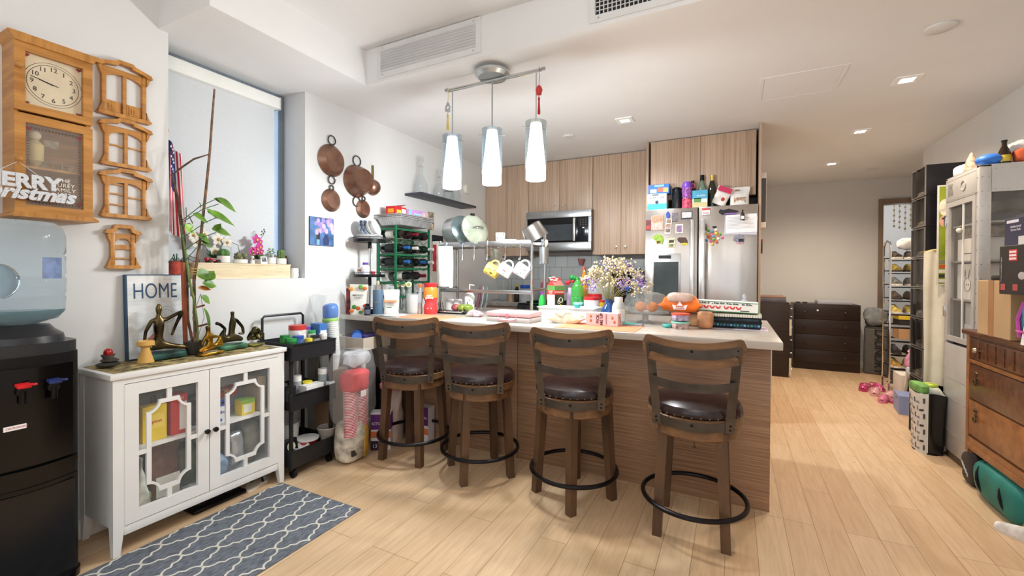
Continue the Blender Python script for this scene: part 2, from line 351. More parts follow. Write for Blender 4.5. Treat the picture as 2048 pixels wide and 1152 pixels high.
def charm(x,label,c1,c2,bell):
    t=T('tassel_charm',label,'hanging charm',(x,2.425,2.5))
    ob('string',t,(tube([(0,0,.01),(.003,0,-.05),(0,0,-.1)],.0016,6),m(c2,.7)))
    ob('pendant_figure',t,((lathe([(.004,-.1),(.016,-.112),(.022,-.13),(.015,-.15),(.017,-.156),(.004,-.16)],14) if bell else join(ring(.016,.006,(0,0,-.125),18,8,'y'),ball(.011,(0,0,-.1)),ball(.012,(.008,0,-.148)),ball(.01,(-.012,0,-.142)))),m(c1,.3,.3 if not bell else 0)))
    ob('tassel',t,(join(lathe([(.004,-.17),(.007,-.185),(.005,-.195),(.009,-.27),(.007,-.275)],10),tube([(0,0,-.155),(0,0,-.175)],.0015,5)),m(c2,.8)))
charm(-1.712,'silver charm with a yellow tassel hanging from the left end of the lamp bar','b9bcc0','d8bd4a',0)
charm(-1.05,'red bell charm with a red tassel hanging from the right end of the lamp bar','cf3a36','c02a2e',1)
# ================= LEFT WALL =================
honey=streak('a26c2e','c98f48',(3,3,26),.4,'honey_pine_up'); honeyh=streak('a26c2e','c98f48',(3,26,3),.4,'honey_pine_side')
cream=m('d8c9ad',.6,n=.05); ink=m('2c2a2a',.6,n=.02); 
# --- clock cabinet
t=T('wall_clock_cabinet','tall honey pine wall cabinet with a clock face above a glass display door','clock cabinet',(WL,.80,1.515))
y0,y1,d=-.115,.13,.135
ob('case',t,(join(box(0,d-.02,y0,y0+.016,0,.70),box(0,d-.02,y1-.016,y1,0,.70),box(0,.008,y0+.002,y1-.002,.001,.699),box(.001,d-.021,y0+.002,y1-.002,.684,.699),box(.001,d-.021,y0+.002,y1-.002,.395,.415)),honey))
ob('crown',t,(pr([(y0-.02,.735),(y1+.02,.735),(y1+.012,.72),(y1,.70),(y0,.70),(y0-.012,.72)],0,d+.012,'x'),honeyh))
ob('hanging_crest',t,(pr([(-.055+.007,.735)]+[(.007+.058*cos(a),.735+.038*sin(a)) for a in[pi*k/12 for k in range(13)]][::-1],0,.02,'x'),honeyh),(xf(cyl(.007,0,.004,14),(.02,.007,.753),(0,pi/2,0)),steel))
ob('base_moulding',t,(pr([(y0-.018,-.02),(y1+.018,-.02),(y1+.018,-.012),(y1,.0),(y0,.0),(y0-.018,-.012)],0,d+.01,'x'),honeyh))
dr=ob('clock_door',t,(fr(y0,y1,.42,.70,.032,d-.02,d,'x'),honey))
ob('dial',dr,(box(d-.026,d-.022,y0+.02,y1-.02,.44,.68),cream))
ob('knob',dr,(xf(ball(.014,(0,0,0),(1,1,1),16),(d+.013,y0+.01,.60)),m('b98240',.35)))
cy,cz=.0075,.56
ob('dial_rings',dr,(ring(.082,.0008,(d-.0215,cy,cz),60,4,'x'),ink),(ring(.092,.0007,(d-.0215,cy,cz),60,4,'x'),m('b99',.6) if 0 else ink))
for k in range(12):
    a=pi/2-2*pi*(k+1)/12; txt(str(k+1),.026,ink,dr,(d-.0215,cy+.066*cos(a),cz+.066*sin(a)),LX,'numeral')
ob('hour_hand',dr,(tube([(d-.020,cy,cz),(d-.020,cy-.045,cz+.012)],.0022,6),ink))
ob('minute_hand',dr,(tube([(d-.019,cy+.015,cz-.002),(d-.019,cy-.07,cz+.018)],.0014,6),ink))
def heart(x,y,z,s): return pr([(y+s*16*sin(a)**3/16,z+s*(13*cos(a)-5*cos(2*a)-2*cos(3*a)-cos(4*a))/16) for a in[2*pi*k/20 for k in range(20)]],x-.0005,x+.0005,'x')
for sy in(-1,1):
    for sz in(-1,1): ob('heart_motif',dr,(heart(d-.0215,cy+sy*.082,cz+sz*.1,.009),m('8c3b3b',.6)))
d2=ob('display_door',t,(fr(y0,y1,0,.405,.032,d-.02,d,'x'),honey))
ob('glass_panel',d2,(box(d-.012,d-.009,y0+.03,y1-.03,.03,.375),m('cfc8bc',.06,al=.16,n=0)))
mst=m('2f3340',.5)
st=[]
for sy in(y0+.042,y1-.042):
    for k in range(26): st.append(pr([(sy-.006,.055+k*.0115),(sy,.06+k*.0115),(sy+.006,.055+k*.0115),(sy,.058+k*.0115)],d-.0085,d-.008,'x'))
for k in range(15): 
    y=y0+.05+k*.0105
    for z in(.356,.045): st.append(pr([(y,z-.006),(y+.005,z),(y,z+.006),(y+.002,z)],d-.0085,d-.008,'x'))
ob('etched_border',d2,(join(*st),mst))
for sy in(y0+.044,y1-.044):
    for sz in(.055,.352): ob('heart_motif',d2,(heart(d-.008,sy,sz,.008),m('8c2f3c',.6)))
txt('THE\nTUREY\nFAMILY\n1932',.023,m('f4f4f0',.5),d2,(d-.0075,.035,.12),LX,sp=1.05)
ob('knob',d2,(xf(ball(.015,(0,0,0),(1,1,1),16),(d+.013,y0+.008,.215)),m('b98240',.35)))
ob('inner_shelf',t,(box(.008,d-.03,y0+.016,y1-.016,.19,.20),honeyh))
o=ob('fan_ornament',None,(lathe([(.003,0),(.026,.03),(.028,.1),(.01,.12)],14),m('d8c58a',.7)),(xf(ball(.02,(0,0,.14)),(0,0,0)),m('e5dcc0',.7)),loc=(WL+.06,.765,1.716)); tag(o,'small cream and yellow figurine on the upper shelf inside the clock cabinet','figurine')
o=ob('wire_basket',None,(join(ring(.05,.0015,(0,0,.03),30,6),ring(.04,.0015,(0,0,.002),30,6),*[tube([(.04*cos(a),.04*sin(a),.002),(.05*cos(a),.05*sin(a),.03)],.001,5) for a in[2*pi*k/10 for k in range(10)]]),steel),loc=(WL+.066,.835,1.7155)); tag(o,'low wire basket on the shelf inside the clock cabinet','basket')
o=ob('postcard',None,(box(0,.002,-.025,.025,-.017,.017),m('d9d2c2',.7,n=.2,ns=40)),loc=(WL+.012,.83,1.84)); tag(o,'small pale card fixed to the back inside the clock cabinet','card')
# merry christmas sign
t=T('christmas_sign','white glittery cut-out Merry Christmas sign hanging from the cabinet door knob','hanging sign',(WL+.155,.70,1.62))
mg_=m('d8dade',.6,n=.15,ns=300); a_=txt('MERRY',.075,mg_,t,(0,.0,.018),LX,'word_top',.004,bold=.0035); a_.rotation_euler=(pi/2,.0,pi/2+.0)
txt('christmas',.075,mg_,t,(.004,.012,-.03),LX,'word_bottom',.004,bold=.003,sh=.35)
ob('hanging_string',t,(tube([(0,-.075,.04),(-.005,-.01,.098),(0,.06,.04)],.0012,5),m('e4e4e4',.7)))
# --- four ornamental miniature window frames
def wf(name,label,cy,z0,z1,w,kind):
    t=T(name,label,'decorative frame',(WL,cy,z0),0,'pine miniature window frames beside the clock'); h=z1-z0; W=w/2
    ob('window_frame',t,(join(box(.002,.022,-W+.012,-W+.03,.018,h-.03,.002),box(.002,.022,W-.03,W-.012,.018,h-.03,.002),pr([(-W+.03,h-.085)]+[(-(W-.03)*cos(a),h-.085+.03*sin(a)) for a in[pi*k/10 for k in range(11)]]+[(W-.03,h-.085),(W-.03,h-.03),(-W+.03,h-.03)],.002,.018,'x')),honey))
    ob('cornice',t,(join(pr([(-W-.012,h-.032),(-W+.008,h-.034),(-W+.03,h-.022),(-.03,h-.014),(-.026,h-.004),(.026,h-.004),(.03,h-.014),(W-.03,h-.022),(W-.008,h-.034),(W+.012,h-.032),(W+.006,h-.016),(W-.02,h-.008),(.04,h+.004),(.03,h+.014),(-.03,h+.014),(-.04,h+.004),(-W+.02,h-.008),(-W-.006,h-.016)],.002,.034,'x')),honeyh))
    ob('sill',t,(pr([(-W-.008,.008),(-W+.002,.0),(W-.002,0),(W+.008,.008),(W,.018),(-W,.018)],.002,.036,'x'),honeyh),)
    for s in(-1,1): ob('scroll_bracket',t,(pr([(s*(W-.012),.018),(s*(W+.002),.018),(s*(W-.004),.032),(s*(W-.010),.05),(s*(W-.012),.06)],.002,.026,'x'),honey)); ob('scroll_bracket',t,(pr([(s*(W-.012),h-.075),(s*(W-.004),h-.06),(s*(W+.002),h-.035),(s*(W-.012),h-.032)],.002,.026,'x'),honey))
    if kind!='single': ob('mullion',t,(box(.002,.02,-.007,.007,.018,h-.055),honey))
    if kind=='door':
        for s in(-1,1):
            c=s*(W-.01)/2
            ob('door_panel',t,(join(box(.002,.010,c-.034,c+.034,.02,.08),box(.0101,.013,c-.025,c+.025,.027,.073),box(.0131,.017,c-.016,c+.016,.036,.064),box(.0171,.02,c-.007,c+.007,.044,.056)),honeyh))
    elif kind=='two': ob('cross_bar',t,(box(.004,.014,-W+.03,W-.03,h*.45,h*.45+.007),honeyh))
    elif kind=='three':
        for q in(.27,.5,.70): ob('cross_bar',t,(box(.004,.014,-W+.03,-.006,h*q-.09*(q==.7)*0,h*q+.006),honeyh))
        ob('cross_bar',t,(box(.004,.014,.006,W-.03,h*.45,h*.45+.007),honeyh))
    else:
        ob('cross_bar',t,(box(.004,.014,-W+.03,W-.03,.05,.056),honeyh)); ob('cross_bar',t,(pr([(-(W-.03)*cos(a),h*.52+.014*sin(a)) for a in[pi*k/8 for k in range(9)]]+[(W-.03,h*.52-.01),(-W+.03,h*.52-.01)],.004,.014,'x'),honeyh))
wf('ornamental_window_frame','largest ornamental pine window frame with two square door panels, topmost of four',1.095,2.035,2.305,.205,'door')
wf('ornamental_window_frame','ornamental pine window frame with one cross bar, second from the top',1.10,1.79,2.02,.195,'two')
wf('ornamental_window_frame','ornamental pine window frame with several cross bars on its left half, third from the top',1.10,1.537,1.77,.195,'three')
wf('ornamental_window_frame','smallest single ornamental pine window frame, lowest of the four',1.087,1.283,1.49,.125,'single')
# --- water dispenser
t=T('water_dispenser','tall black water dispenser standing by the left wall','water dispenser',(-2.58,.670,0))
def rr(x0,x1,y0,y1,r,n=6,bul=0):
    P=[]
    for cx_,cy_,a0 in((x1-r,y0+r,-pi/2),(x1-r,y1-r,0),(x0+r,y1-r,pi/2),(x0+r,y0+r,pi)):
        for k in range(n+1):
            a=a0+pi/2*k/n; x=cx_+r*cos(a); y=cy_+r*sin(a); P.append((x,y))
        if a0==-pi/2 and bul:
            for k in range(1,6): q=k/6; P.append((x1+bul*sin(pi*q),y0+r+(y1-y0-2*r)*q))
    return P
ob('body',t,(pr(rr(-.155,.15,-.155,.155,.05,6,.02),.03,.94),black),(pr(rr(-.16,.155,-.16,.16,.05,6,.02),0,.03),blackgl))
ob('top_housing',t,(join(pr(rr(-.155,.145,-.155,.155,.06,6,.02),.94,.985),lathe([(.145,.985),(.14,1.01),(.115,1.03),(.10,1.05),(.06,1.055)],40)),m('2a2b2e',.3,n=.1)))
ob('front_panel',t,(xf(pr(rr(-.005,.008,-.125,.125,.003,3,.02),.52,.90),(.152,0,0)),blackgl))
ob('drip_tray',t,(join(*[xf(pr(rr(-.01,.018,-.135,.135,.006,3,.03),a,b_),(.152,0,0)) for a,b_ in((.43,.445),(.50,.515))],xf(pr(rr(-.01,.012,-.132,.132,.006,3,.03),.44,.505),(.152,0,0))),blackgl))
ob('lower_door',t,(xf(pr(rr(-.005,.006,-.13,.13,.003,3,.02),.05,.42),(.152,0,0)),m('0e0e10',.22,n=.1)))
def tap(y,c,l):
    k=ob('tap',t,(join(xf(cyl(.018,0,.03,16),(.17,y,.815),(0,pi/2,0)),cyl(.011,.77,.815,14,(.195,y,0))),blackgl)); 
    ob('tap_lever',k,(join(xf(box(-.018,.018,-.018,.02,-.006,.006,.003),(.198,y,.838),(0,.2,0)),xf(box(0,.035,-.006,.006,-.004,.004,.002),(.2,y+.008,.842),(0,0,.6))),m(c,.35)),label=l)
tap(-.03,'d8232a','red lever'); tap(.055,'24356e','blue lever')
k=ob('warning_sticker',t,(box(.178,.179,-.075,-.005,.672,.69),m('f2eeee',.5)))
txt('CAUTION-HOT',.0105,m('b02a35',.5),k,(.1792,-.04,.681),LX,sx=.8)
# --- bottle
mb=m('e2edf4',.03,tr=1,n=.02,ns=7,b=.35,ior=1.16); t=T('water_bottle','upturned clear blue five gallon water bottle on top of the black dispenser','water bottle',(-2.575,.672,1.04)); t.scale=(1.03,1.03,1.0)
pf=[(.03,.01),(.07,.02),(.118,.036),(.138,.065),(.141,.12),(.136,.13),(.141,.14),(.141,.20),(.136,.21),(.141,.22),(.141,.29),(.136,.30),(.141,.31),(.141,.375),(.132,.41),(.11,.428),(.05,.425),(.0,.41)]
ob('bottle_shell',t,(lathe(pf,48),mb))
ob('water',t,(lathe([(.0,.025),(.06,.028),(.115,.045),(.133,.068),(.133,.075),(0,.075)],40),m('5f8f96',.05,al=.55,n=.03)))
ob('handle_recess',t,(xf(ball(.06,(0,0,0),(.5,.9,1.1),24),(.11,-.07,.19),(0,0,-.5)),m('dce8f0',.03,tr=1,n=0,ior=1.2,b=.2)))
ob('blue_label',t,(grid(lambda u,v:(.1425*cos(.25+u*.55),.1425*sin(.25+u*.55),.20+v*.085),10,2),m('5a74ad',.4,al=.75,n=.25,ns=30)))
# ================= WHITE CABINET =================
mw=m('e9e8e6',.4,n=.012); x1=-2.43; x0=-2.752; ya,yb=.925,1.748
t=T('display_cabinet','white two-door cabinet with fretwork glass doors on short tapered legs','cabinet',(0,0,0)); t.location=(x1,ya,0)
W=yb-ya; Dp=x1-x0
ob('top_board',t,(box(-Dp,.012,-.012,W+.012,.79,.815,.003),mw))
ob('carcass',t,(join(box(-Dp+.002,-.003,.003,.018,.125,.788),box(-Dp+.002,-.003,W-.018,W-.003,.125,.788),box(-Dp+.002,-.003,.018,W-.018,.125,.145),box(-Dp+.002,-Dp+.008,.018,W-.018,.145,.79)),mw))
ob('inner_shelf',t,(box(-Dp+.01,-.035,.019,W-.019,.435,.452),mw))
ob('bottom_rail',t,(box(-.02,0,.04,W-.04,.085,.125,.002),mw)); ob('top_rail',t,(box(-.02,0,.04,W-.04,.765,.79),mw))
def tleg(cx,cy,dx,dy): return [(cx,cy,.79),(cx+dx,cy,.79),(cx+dx,cy+dy,.79),(cx,cy+dy,.79),(cx,cy,.13),(cx+dx,cy,.13),(cx+dx,cy+dy,.13),(cx,cy+dy,.13),(cx,cy,0),(cx+dx*.6,cy,0),(cx+dx*.6,cy+dy*.6,0),(cx,cy+dy*.6,0)],[(0,1,2,3)]+[(i+4*k,(i+1)%4+4*k,(i+1)%4+4*k+4,i+4*k+4) for k in(0,1) for i in range(4)]+[(11,10,9,8)]
for c in((0.002,0,-.042,.042),(0.002,W,-.042,-.042),(-Dp,0,.042,.042),(-Dp,W,.042,-.042)): ob('leg',t,(tleg(*c),mw))
def door(a,b_,kn):
    d=ob('door',t,(fr(a,b_,.13,.762,.052,-.016,.004,'x'),mw)); A,B=a+.052,b_-.052; Z0,Z1=.182,.71
    ob('door_glass',d,(box(-.009,-.006,A,B,Z0,Z1),pane))
    # fretwork: inset rectangle with scooped corners and connecting bars
    iy0,iy1,iz0,iz1,R=A+.031,B-.031,Z0+.045,Z1-.048,.050; wd=.019
    def outl(o):
        P=[]; r=R+ (0 if o==0 else wd*.9); q=o
        for (cy_,cz_,a0) in((iy0,iz0,pi/2),(iy0,iz1,0),(iy1,iz1,-pi/2),(iy1,iz0,-pi)):
            cy2=iy0-0 if cy_==iy0 else iy1; 
            sgy=1 if cy_==iy0 else -1; sgz=1 if cz_==iz0 else -1
            by=iy0+q if cy_==iy0 else iy1-q; bz=iz0+q if cz_==iz0 else iz1-q
            rr_=R if o==0 else R+wd*.55
            seq=[]
            for k in range(7):
                an=pi/2*k/6; yy=cy_+sgy*rr_*cos(an); zz=cz_+sgz*rr_*sin(an)
                yy=max(yy,by) if sgy>0 else min(yy,by); zz=max(zz,bz) if sgz>0 else min(zz,bz); seq.append((yy,zz))
            # walk direction: start (left bottom) from bottom edge to left edge, etc.
            if (sgy,sgz) in((1,-1),(-1,1)): seq=seq[::-1]
            P+=seq
        return P
    P0=outl(0);P1=outl(wd); n=len(P0)
    V=[(-.012,y,z) for y,z in P0]+[(-.012,y,z) for y,z in P1]+[(.002,y,z) for y,z in P0]+[(.002,y,z) for y,z in P1]
    Fc=[]
    for i in range(n):
        j=(i+1)%n; Fc+=[(i,j,n+j,n+i),(2*n+i,2*n+j,3*n+j,3*n+i),(i,j,2*n+j,2*n+i),(n+i,n+j,3*n+j,3*n+i)]
    my=(A+B)/2; mz=(Z0+Z1)/2-.01
    ob('fretwork',d,((V,Fc),mw),(join(box(-.011,.001,my-.01,my+.01,Z0-.002,iz0+.003),box(-.011,.001,my-.01,my+.01,iz1-.003,Z1+.002),box(-.011,.001,A-.002,iy0+.003,mz-.01,mz+.01),box(-.011,.001,iy1-.003,B+.002,mz-.01,mz+.01)),mw))
    ob('knob',d,(xf(lathe([(.005,0),(.006,.012),(.013,.018),(.012,.026),(.0001,.028)],18),(.004,kn,.448),(0,pi/2,0)),m('1d1d1f',.35,.3)))
door(.042,.395,.378); door(.399,W-.042,.418)
def bx(name,label,cat,x,y,z,sx,sy,sz,c,rz=0,grp=None,rot=None,face=None,extra=()):
    """printed carton: body plus coloured panel(s) on a side.  face: list of (side,a0,a1,b0,b1,colour) in 0..1"""
    t=T(name,label,cat,(x,y,z),rz,grp,rot)
    ob('carton',t,(box(-sx/2,sx/2,-sy/2,sy/2,0,sz,.0015,1),m(c,.5,n=.04)))
    for f in(face or []):
        sd,a0,a1,b0,b1,cc=f[:6]; nm=f[6] if len(f)>6 else 'printed_panel'
        e=.0006+.0003*(f[7] if len(f)>7 else 0)
        if sd=='+x': s=box(sx/2,sx/2+e,-sy/2+a0*sy,-sy/2+a1*sy,b0*sz,b1*sz)
        elif sd=='-x': s=box(-sx/2-e,-sx/2,-sy/2+(1-a1)*sy,-sy/2+(1-a0)*sy,b0*sz,b1*sz)
        elif sd=='-y': s=box(-sx/2+a0*sx,-sx/2+a1*sx,-sy/2-e,-sy/2,b0*sz,b1*sz)
        else: s=box(-sx/2+a0*sx,-sx/2+a1*sx,-sy/2+b0*sy,-sy/2+b1*sy,sz,sz+e)
        ob(nm,t,(s,m(cc,.5,n=.05)))
    return t
def side_txt(t,s,size,c,side,sx,sy,sz,a=.5,b=.5,al='CENTER',bold=.0003,rot=None,xs=1):
    mt=m(c,.5,n=0) if isinstance(c,str) else c
    if side=='+x': return txt(s,size,mt,t,(sx/2+.0012,(a-.5)*sy,b*sz),rot or LX,al=al,bold=bold,sx=xs)
    if side=='-x': return txt(s,size,mt,t,(-sx/2-.0012,(.5-a)*sy,b*sz),rot or LXm,al=al,bold=bold,sx=xs)
    if side=='-y': return txt(s,size,mt,t,((a-.5)*sx,-sy/2-.0012,b*sz),rot or FY,al=al,bold=bold,sx=xs)
    return txt(s,size,mt,t,((a-.5)*sx,(b-.5)*sy,sz+.0012),rot or (0,0,0),al=al,bold=bold,sx=xs)
ZS=.4525; ZB=.1455
k=bx('tea_box','yellow tea box at the front left of the upper shelf in the white cabinet','box',-2.52,1.11,ZS,.06,.10,.17,'f0cf2a',face=[('+x',.2,.9,.35,.75,'f7dc55')])
side_txt(k,'Lipton',.022,'c8202a','+x',.06,.10,.17,.5,.55); 
k=bx('tea_box','yellow box at the far left edge of the upper shelf in the white cabinet','box',-2.53,1.0,ZS,.07,.06,.15,'e8c81e',face=[('+x',.1,.45,.2,.8,'7a3a10')])
side_txt(k,'NOYOJ',.016,'6a2a14','+x',.07,.06,.15,.7,.5,rot=(0,pi/2,0))
k=bx('cereal_box','red food box with a white nutrition panel on the upper cabinet shelf','box',-2.53,1.215,ZS,.08,.075,.2,'c12a26',face=[('+x',.5,.95,.1,.8,'f0ece6')])
side_txt(k,'OELI',.018,'f4f0ea','+x',.08,.075,.2,.5,.9)
o=ob('brown_bottle',None,(lathe([(.03,0),(.032,.02),(.03,.1),(.012,.15),(.012,.19)],20),m('7a3020',.3)),loc=(-2.62,1.16,ZS)); tag(o,'dark red bottle behind the red food box on the upper cabinet shelf','bottle')
o=ob('snack_bag',None,(crump(sup(.04,.055,.08,.5,.6,24,(0,0,.08)),.006,18,1),m('3c3438',.3,n=.5,ns=25)),loc=(-2.58,1.33-.025,ZS)); tag(o,'dark patterned snack bag at the right end of the left door, upper shelf','snack bag')
o=ob('snack_bag',None,(crump(sup(.04,.05,.05,.5,.6,24,(0,0,.05)),.006,18,2),m('5e2630',.3,n=.3,ns=25)),loc=(-2.63,1.02,ZS+.16)); o.location=(-2.66,1.08,ZS); tag(o,'maroon bag standing behind the yellow boxes in the white cabinet','snack bag')
k=bx('food_box','blue and white food box on the upper shelf behind the right cabinet door','box',-2.53,1.425,ZS,.07,.085,.12,'e9ecf2',face=[('+x',0,1,.68,1,'2a4fa8'),('+x',0,.5,.0,.12,'2a4fa8'),('+x',.3,.9,.8,.88,'d23a4a')])
side_txt(k,'thins',.028,'24479e','+x',.07,.085,.12,.4,.42)
k=bx('tea_box','small yellow and green tea box on the upper shelf, right of the blue one','box',-2.52,1.565,ZS,.07,.075,.085,'e7c83a',face=[('+x',0,1,.75,1,'7fae3a'),('+x',.15,.75,.15,.68,'e9efe0'),('top',0,1,0,1,'8ab84a')])
o=ob('candy_bag',None,(crump(xf(sup(.035,.06,.03,.5,.6,24),(0,0,.03)),.006,20,3),m('8f2420',.3,n=.5,ns=30)),(crump(xf(sup(.036,.03,.012,.5,.6,16),(.004,0,.034)),.002,20,3),m('e2b030',.4)),loc=(-2.525,1.455,ZS+.1215)); tag(o,'red and yellow candy bag lying on the blue and white food box','candy bag')
txt('KIKI',.028,m('3a1410',.5),o,(.042,.0,.03),LX)
o=ob('jar',None,(lathe([(.035,0),(.037,.02),(.037,.15),(.03,.17),(.03,.19)],20),m('7c2020',.3)),loc=(-2.65,1.42,ZS)); tag(o,'dark red jar behind the blue and white box in the cabinet','jar')
k=bx('cardboard_packet','tan cardboard packet at the right end of the upper cabinet shelf','box',-2.58,1.655,ZS,.16,.05,.2,'b7a58c')
# lower shelf
o=ob('food_pouch',None,(crump(standbag(.12,.08,.25),.007,14,4),m('dfe2d4',.35,n=.2,ns=20)),(crump(sup(.03,.045,.03,.5,.6,20,(.016,0,.045)),.004,14,5),m('8fa048',.4,n=.3,ns=20)),loc=(-2.52,1.05,ZB)); tag(o,'white food pouch with green print at the lower left of the cabinet','food pouch')
o=ob('bean_bag_packet',None,(crump(xf(standbag(.15,.10,.27),(0,0,0),(0,0,pi/2)),.008,14,6),m('6d4838',.35,n=.2,ns=30)),(crump(box(.046,.051,-.05,.05,.02,.12),.002,10,7),m('d4d2c6',.5)),loc=(-2.54,1.165,ZB)); tag(o,'brown bean packet with a white label on the lower cabinet shelf','packet')
o=ob('plastic_bag',None,(crump(sup(.07,.06,.11,.6,.7,28,(0,0,.11)),.014,14,8),m('565a44',.25,n=.3)),loc=(-2.60,1.285,ZB)); tag(o,'dark olive plastic bag on the lower shelf behind the left cabinet door','plastic bag')
o=ob('foil_bag',None,(crump(sup(.05,.05,.11,.5,.6,24,(0,0,.11)),.010,16,9),m('b9bcc0',.25,.6,n=.1)),loc=(-2.53,1.5,ZB)); tag(o,'silver foil bag on the lower shelf of the white cabinet','foil bag')
k=txt('KIRKLAND',.026,m('22252c',.5),o,(.055,-.045,.12),(0,-pi/2,pi) if 0 else (pi/2,pi/2,pi/2))
o=ob('plastic_bag',None,(crump(sup(.06,.05,.06,.6,.7,24,(0,0,.06)),.012,16,10),m('9db7d6',.2,al=.7,n=.2)),loc=(-2.52,1.405,ZB)); tag(o,'crumpled clear blue plastic bag at the lower left of the right cabinet door','plastic bag')
o=ob('water_bottle_small',None,(lathe([(.03,0),(.032,.01),(.032,.14),(.014,.17),(.014,.19)],20),m('4f7fb2',.2,al=.7)),loc=(-2.62,1.44,ZB)); o.name='drink_bottle'; tag(o,'blue tinted drink bottle behind the clear bag, lower cabinet shelf','bottle')
o=ob('plastic_bag',None,(crump(sup(.08,.06,.12,.6,.7,28,(0,0,.12)),.014,14,11),m('8e8a80',.25,n=.25)),loc=(-2.60,1.625,ZB)); tag(o,'grey brown plastic bag at the right end of the lower cabinet shelf','plastic bag')
# table runner on the cabinet
o=ob('table_runner',None,(grid(lambda u,v:(-2.745+u*.30,.935+v*.80,.8165+.0015*sin(u*9)*sin(v*23)),10,24,.002),m('9c8a5c',.8,n=.5,ns=26,b=.2))); tag(o,'thin mottled gold and grey runner cloth lying on the white cabinet','table runner')
# statues
brz=m('4e4228',.3,.75,n=.9,ns=9,b=.1); brzd=m('2f3a36',.35,.7,n=.4,ns=10); verd=m('23463f',.5,.2,n=.5,ns=12,b=.2)
ZC=.8195
def statue(label,x,y,rz,base,V,E,R,bc,mt,grp=None):
    t=T('bronze_statue',label,'statue',(x,y,ZC),rz,'bronze figure statues on the white cabinet')
    ob('rock_base',t,(crump(xf(sup(base[0]/2,base[1]/2,base[2]/2,.35,.4,32,(0,0,base[2]/2)),(0,0,0)),.0045,34,3),bc))
    V=[(vx,vy,vz+base[2]) for vx,vy,vz in V]
    ob('figure',t,(skin(V,E,R,2),mt)); return t
# figure 1: upright torso, one leg stretched along the base, one arm planted, one arm reaching
V1=[(0,-.02,.03),(0,-.02,.085),(0,-.02,.13),(0,-.02,.165),(0,-.02,.195),(0,-.02,.225),(0,-.02,.25),
 (0,.0,.035),(.0,.06,.02),(.0,.13,.004),(0,-.05,.03),(.03,-.07,.035),(.01,-.085,.008),
 (0,-.05,.165),(0,-.075,.11),(0,-.08,.05),(0,.01,.165),(0,.045,.185),(0,.085,.205),(0,.06,.15),(0,.035,.08)]
E1=[(0,1),(1,2),(2,3),(3,4),(4,5),(5,6),(0,7),(7,8),(8,9),(0,10),(10,11),(11,12),(3,13),(13,14),(14,15),(3,16),(16,17),(17,18),(18,19),(19,20)]
R1=[.024,.019,.025,.017,.009,.017,.005,.02,.014,.008,.02,.015,.01,.011,.008,.007,.011,.009,.012,.008,.006]
statue('tall bronze seated dancer with one leg stretched out, left of the plant on the cabinet',-2.64,1.215,-.1,(.10,.19,.035),V1,E1,R1,verd,brz)
V2=[(0,.0,.02),(0,.0,.05),(0,-.005,.085),(0,-.01,.115),(0,-.012,.145),(0,.03,.03),(0,.06,.055),(0,.075,.02),(0,-.04,.02),(0,-.06,.01),(0,.025,.08),(0,.055,.075),(0,-.03,.075),(0,-.045,.04)]
E2=[(0,1),(1,2),(2,3),(3,4),(0,5),(5,6),(6,7),(0,8),(8,9),(2,10),(10,11),(11,6),(2,12),(12,13)]
R2=[.018,.016,.017,.010,.014,.013,.012,.008,.014,.008,.009,.007,.009,.006]
statue('small shiny golden kneeling figure in front of the plant on the cabinet',-2.555,1.395,.15,(.08,.13,.014),V2,E2,R2,m('c49a3a',.2,.9,n=.5,ns=20,b=.3),m('b58a32',.22,.9,n=.5,ns=10,b=.2))
V3=[(0,.0,.03),(0,.005,.075),(0,.01,.11),(0,.01,.14),(0,.01,.165),(0,.01,.19),(0,-.03,.03),(0,-.055,.05),(0,-.03,.09),(0,-.06,.12),(0,-.085,.13),(0,.04,.03),(0,.07,.015),(0,.035,.135),(0,.07,.09),(0,.075,.05),(0,-.075,.01),(0,.045,.055)]
E3=[(0,1),(1,2),(2,3),(3,4),(4,5),(0,6),(6,7),(7,8),(8,9),(9,10),(0,11),(11,12),(3,13),(13,14),(14,15),(15,17),(6,16)]
R3=[.022,.017,.02,.012,.009,.013,.021,.018,.009,.009,.012,.02,.012,.01,.009,.009,.012,.006]
statue('dark bronze dancer with a raised golden leg, right half of the cabinet top',-2.63,1.55,0,(.10,.165,.03),V3,E3,R3,m('3e6a4e',.5,.2,n=.5,ns=12,b=.2),m('453d26',.3,.75,n=.9,ns=9,b=.1))
V4=[(0,0,.02),(0,.005,.05),(0,0,.08),(0,-.01,.105),(0,.03,.03),(0,.035,.065),(0,.05,.02),(0,-.03,.03),(0,-.04,.06),(0,-.045,.02),(.02,.0,.05),(.03,.01,.02)]
E4=[(0,1),(1,2),(2,3),(0,4),(4,5),(5,6),(5,2),(0,7),(7,8),(8,9),(8,2),(1,10),(10,11)]
R4=[.02,.018,.017,.014,.016,.013,.012,.015,.012,.012,.012,.009]
statue('small crouching dark bronze figure at the far right end of the cabinet top',-2.63,1.70,0,(.08,.085,.012),V4,E4,R4,m('7d7a30',.5,.2,n=.5,ns=12,b=.2),m('4c4428',.3,.8,n=.8,ns=12))
o=ob('candle_holder',None,(lathe([(.034,0),(.034,.006),(.017,.065),(.017,.075),(.036,.086),(.036,.105),(.028,.108),(.026,.098),(0,.098)],32),m('d9ab5c',.45,n=.04)),loc=(-2.60,1.12,ZC)); tag(o,'yellow wooden goblet-shaped candle holder left of the statues','candle holder')
t=T('stone_candle','small candle cup balanced on dark flat stones at the left end of the cabinet','candle',(-2.63,.985,ZC))
ob('stone',t,(crump(ball(.042,(0,0,.012),(1,1.1,.3),18),.003,30,1),m('37332e',.6,n=.3))); ob('stone',t,(crump(ball(.035,(0,.006,.031),(1,1,.3),18),.003,30,2),m('4a4038',.6,n=.3)))
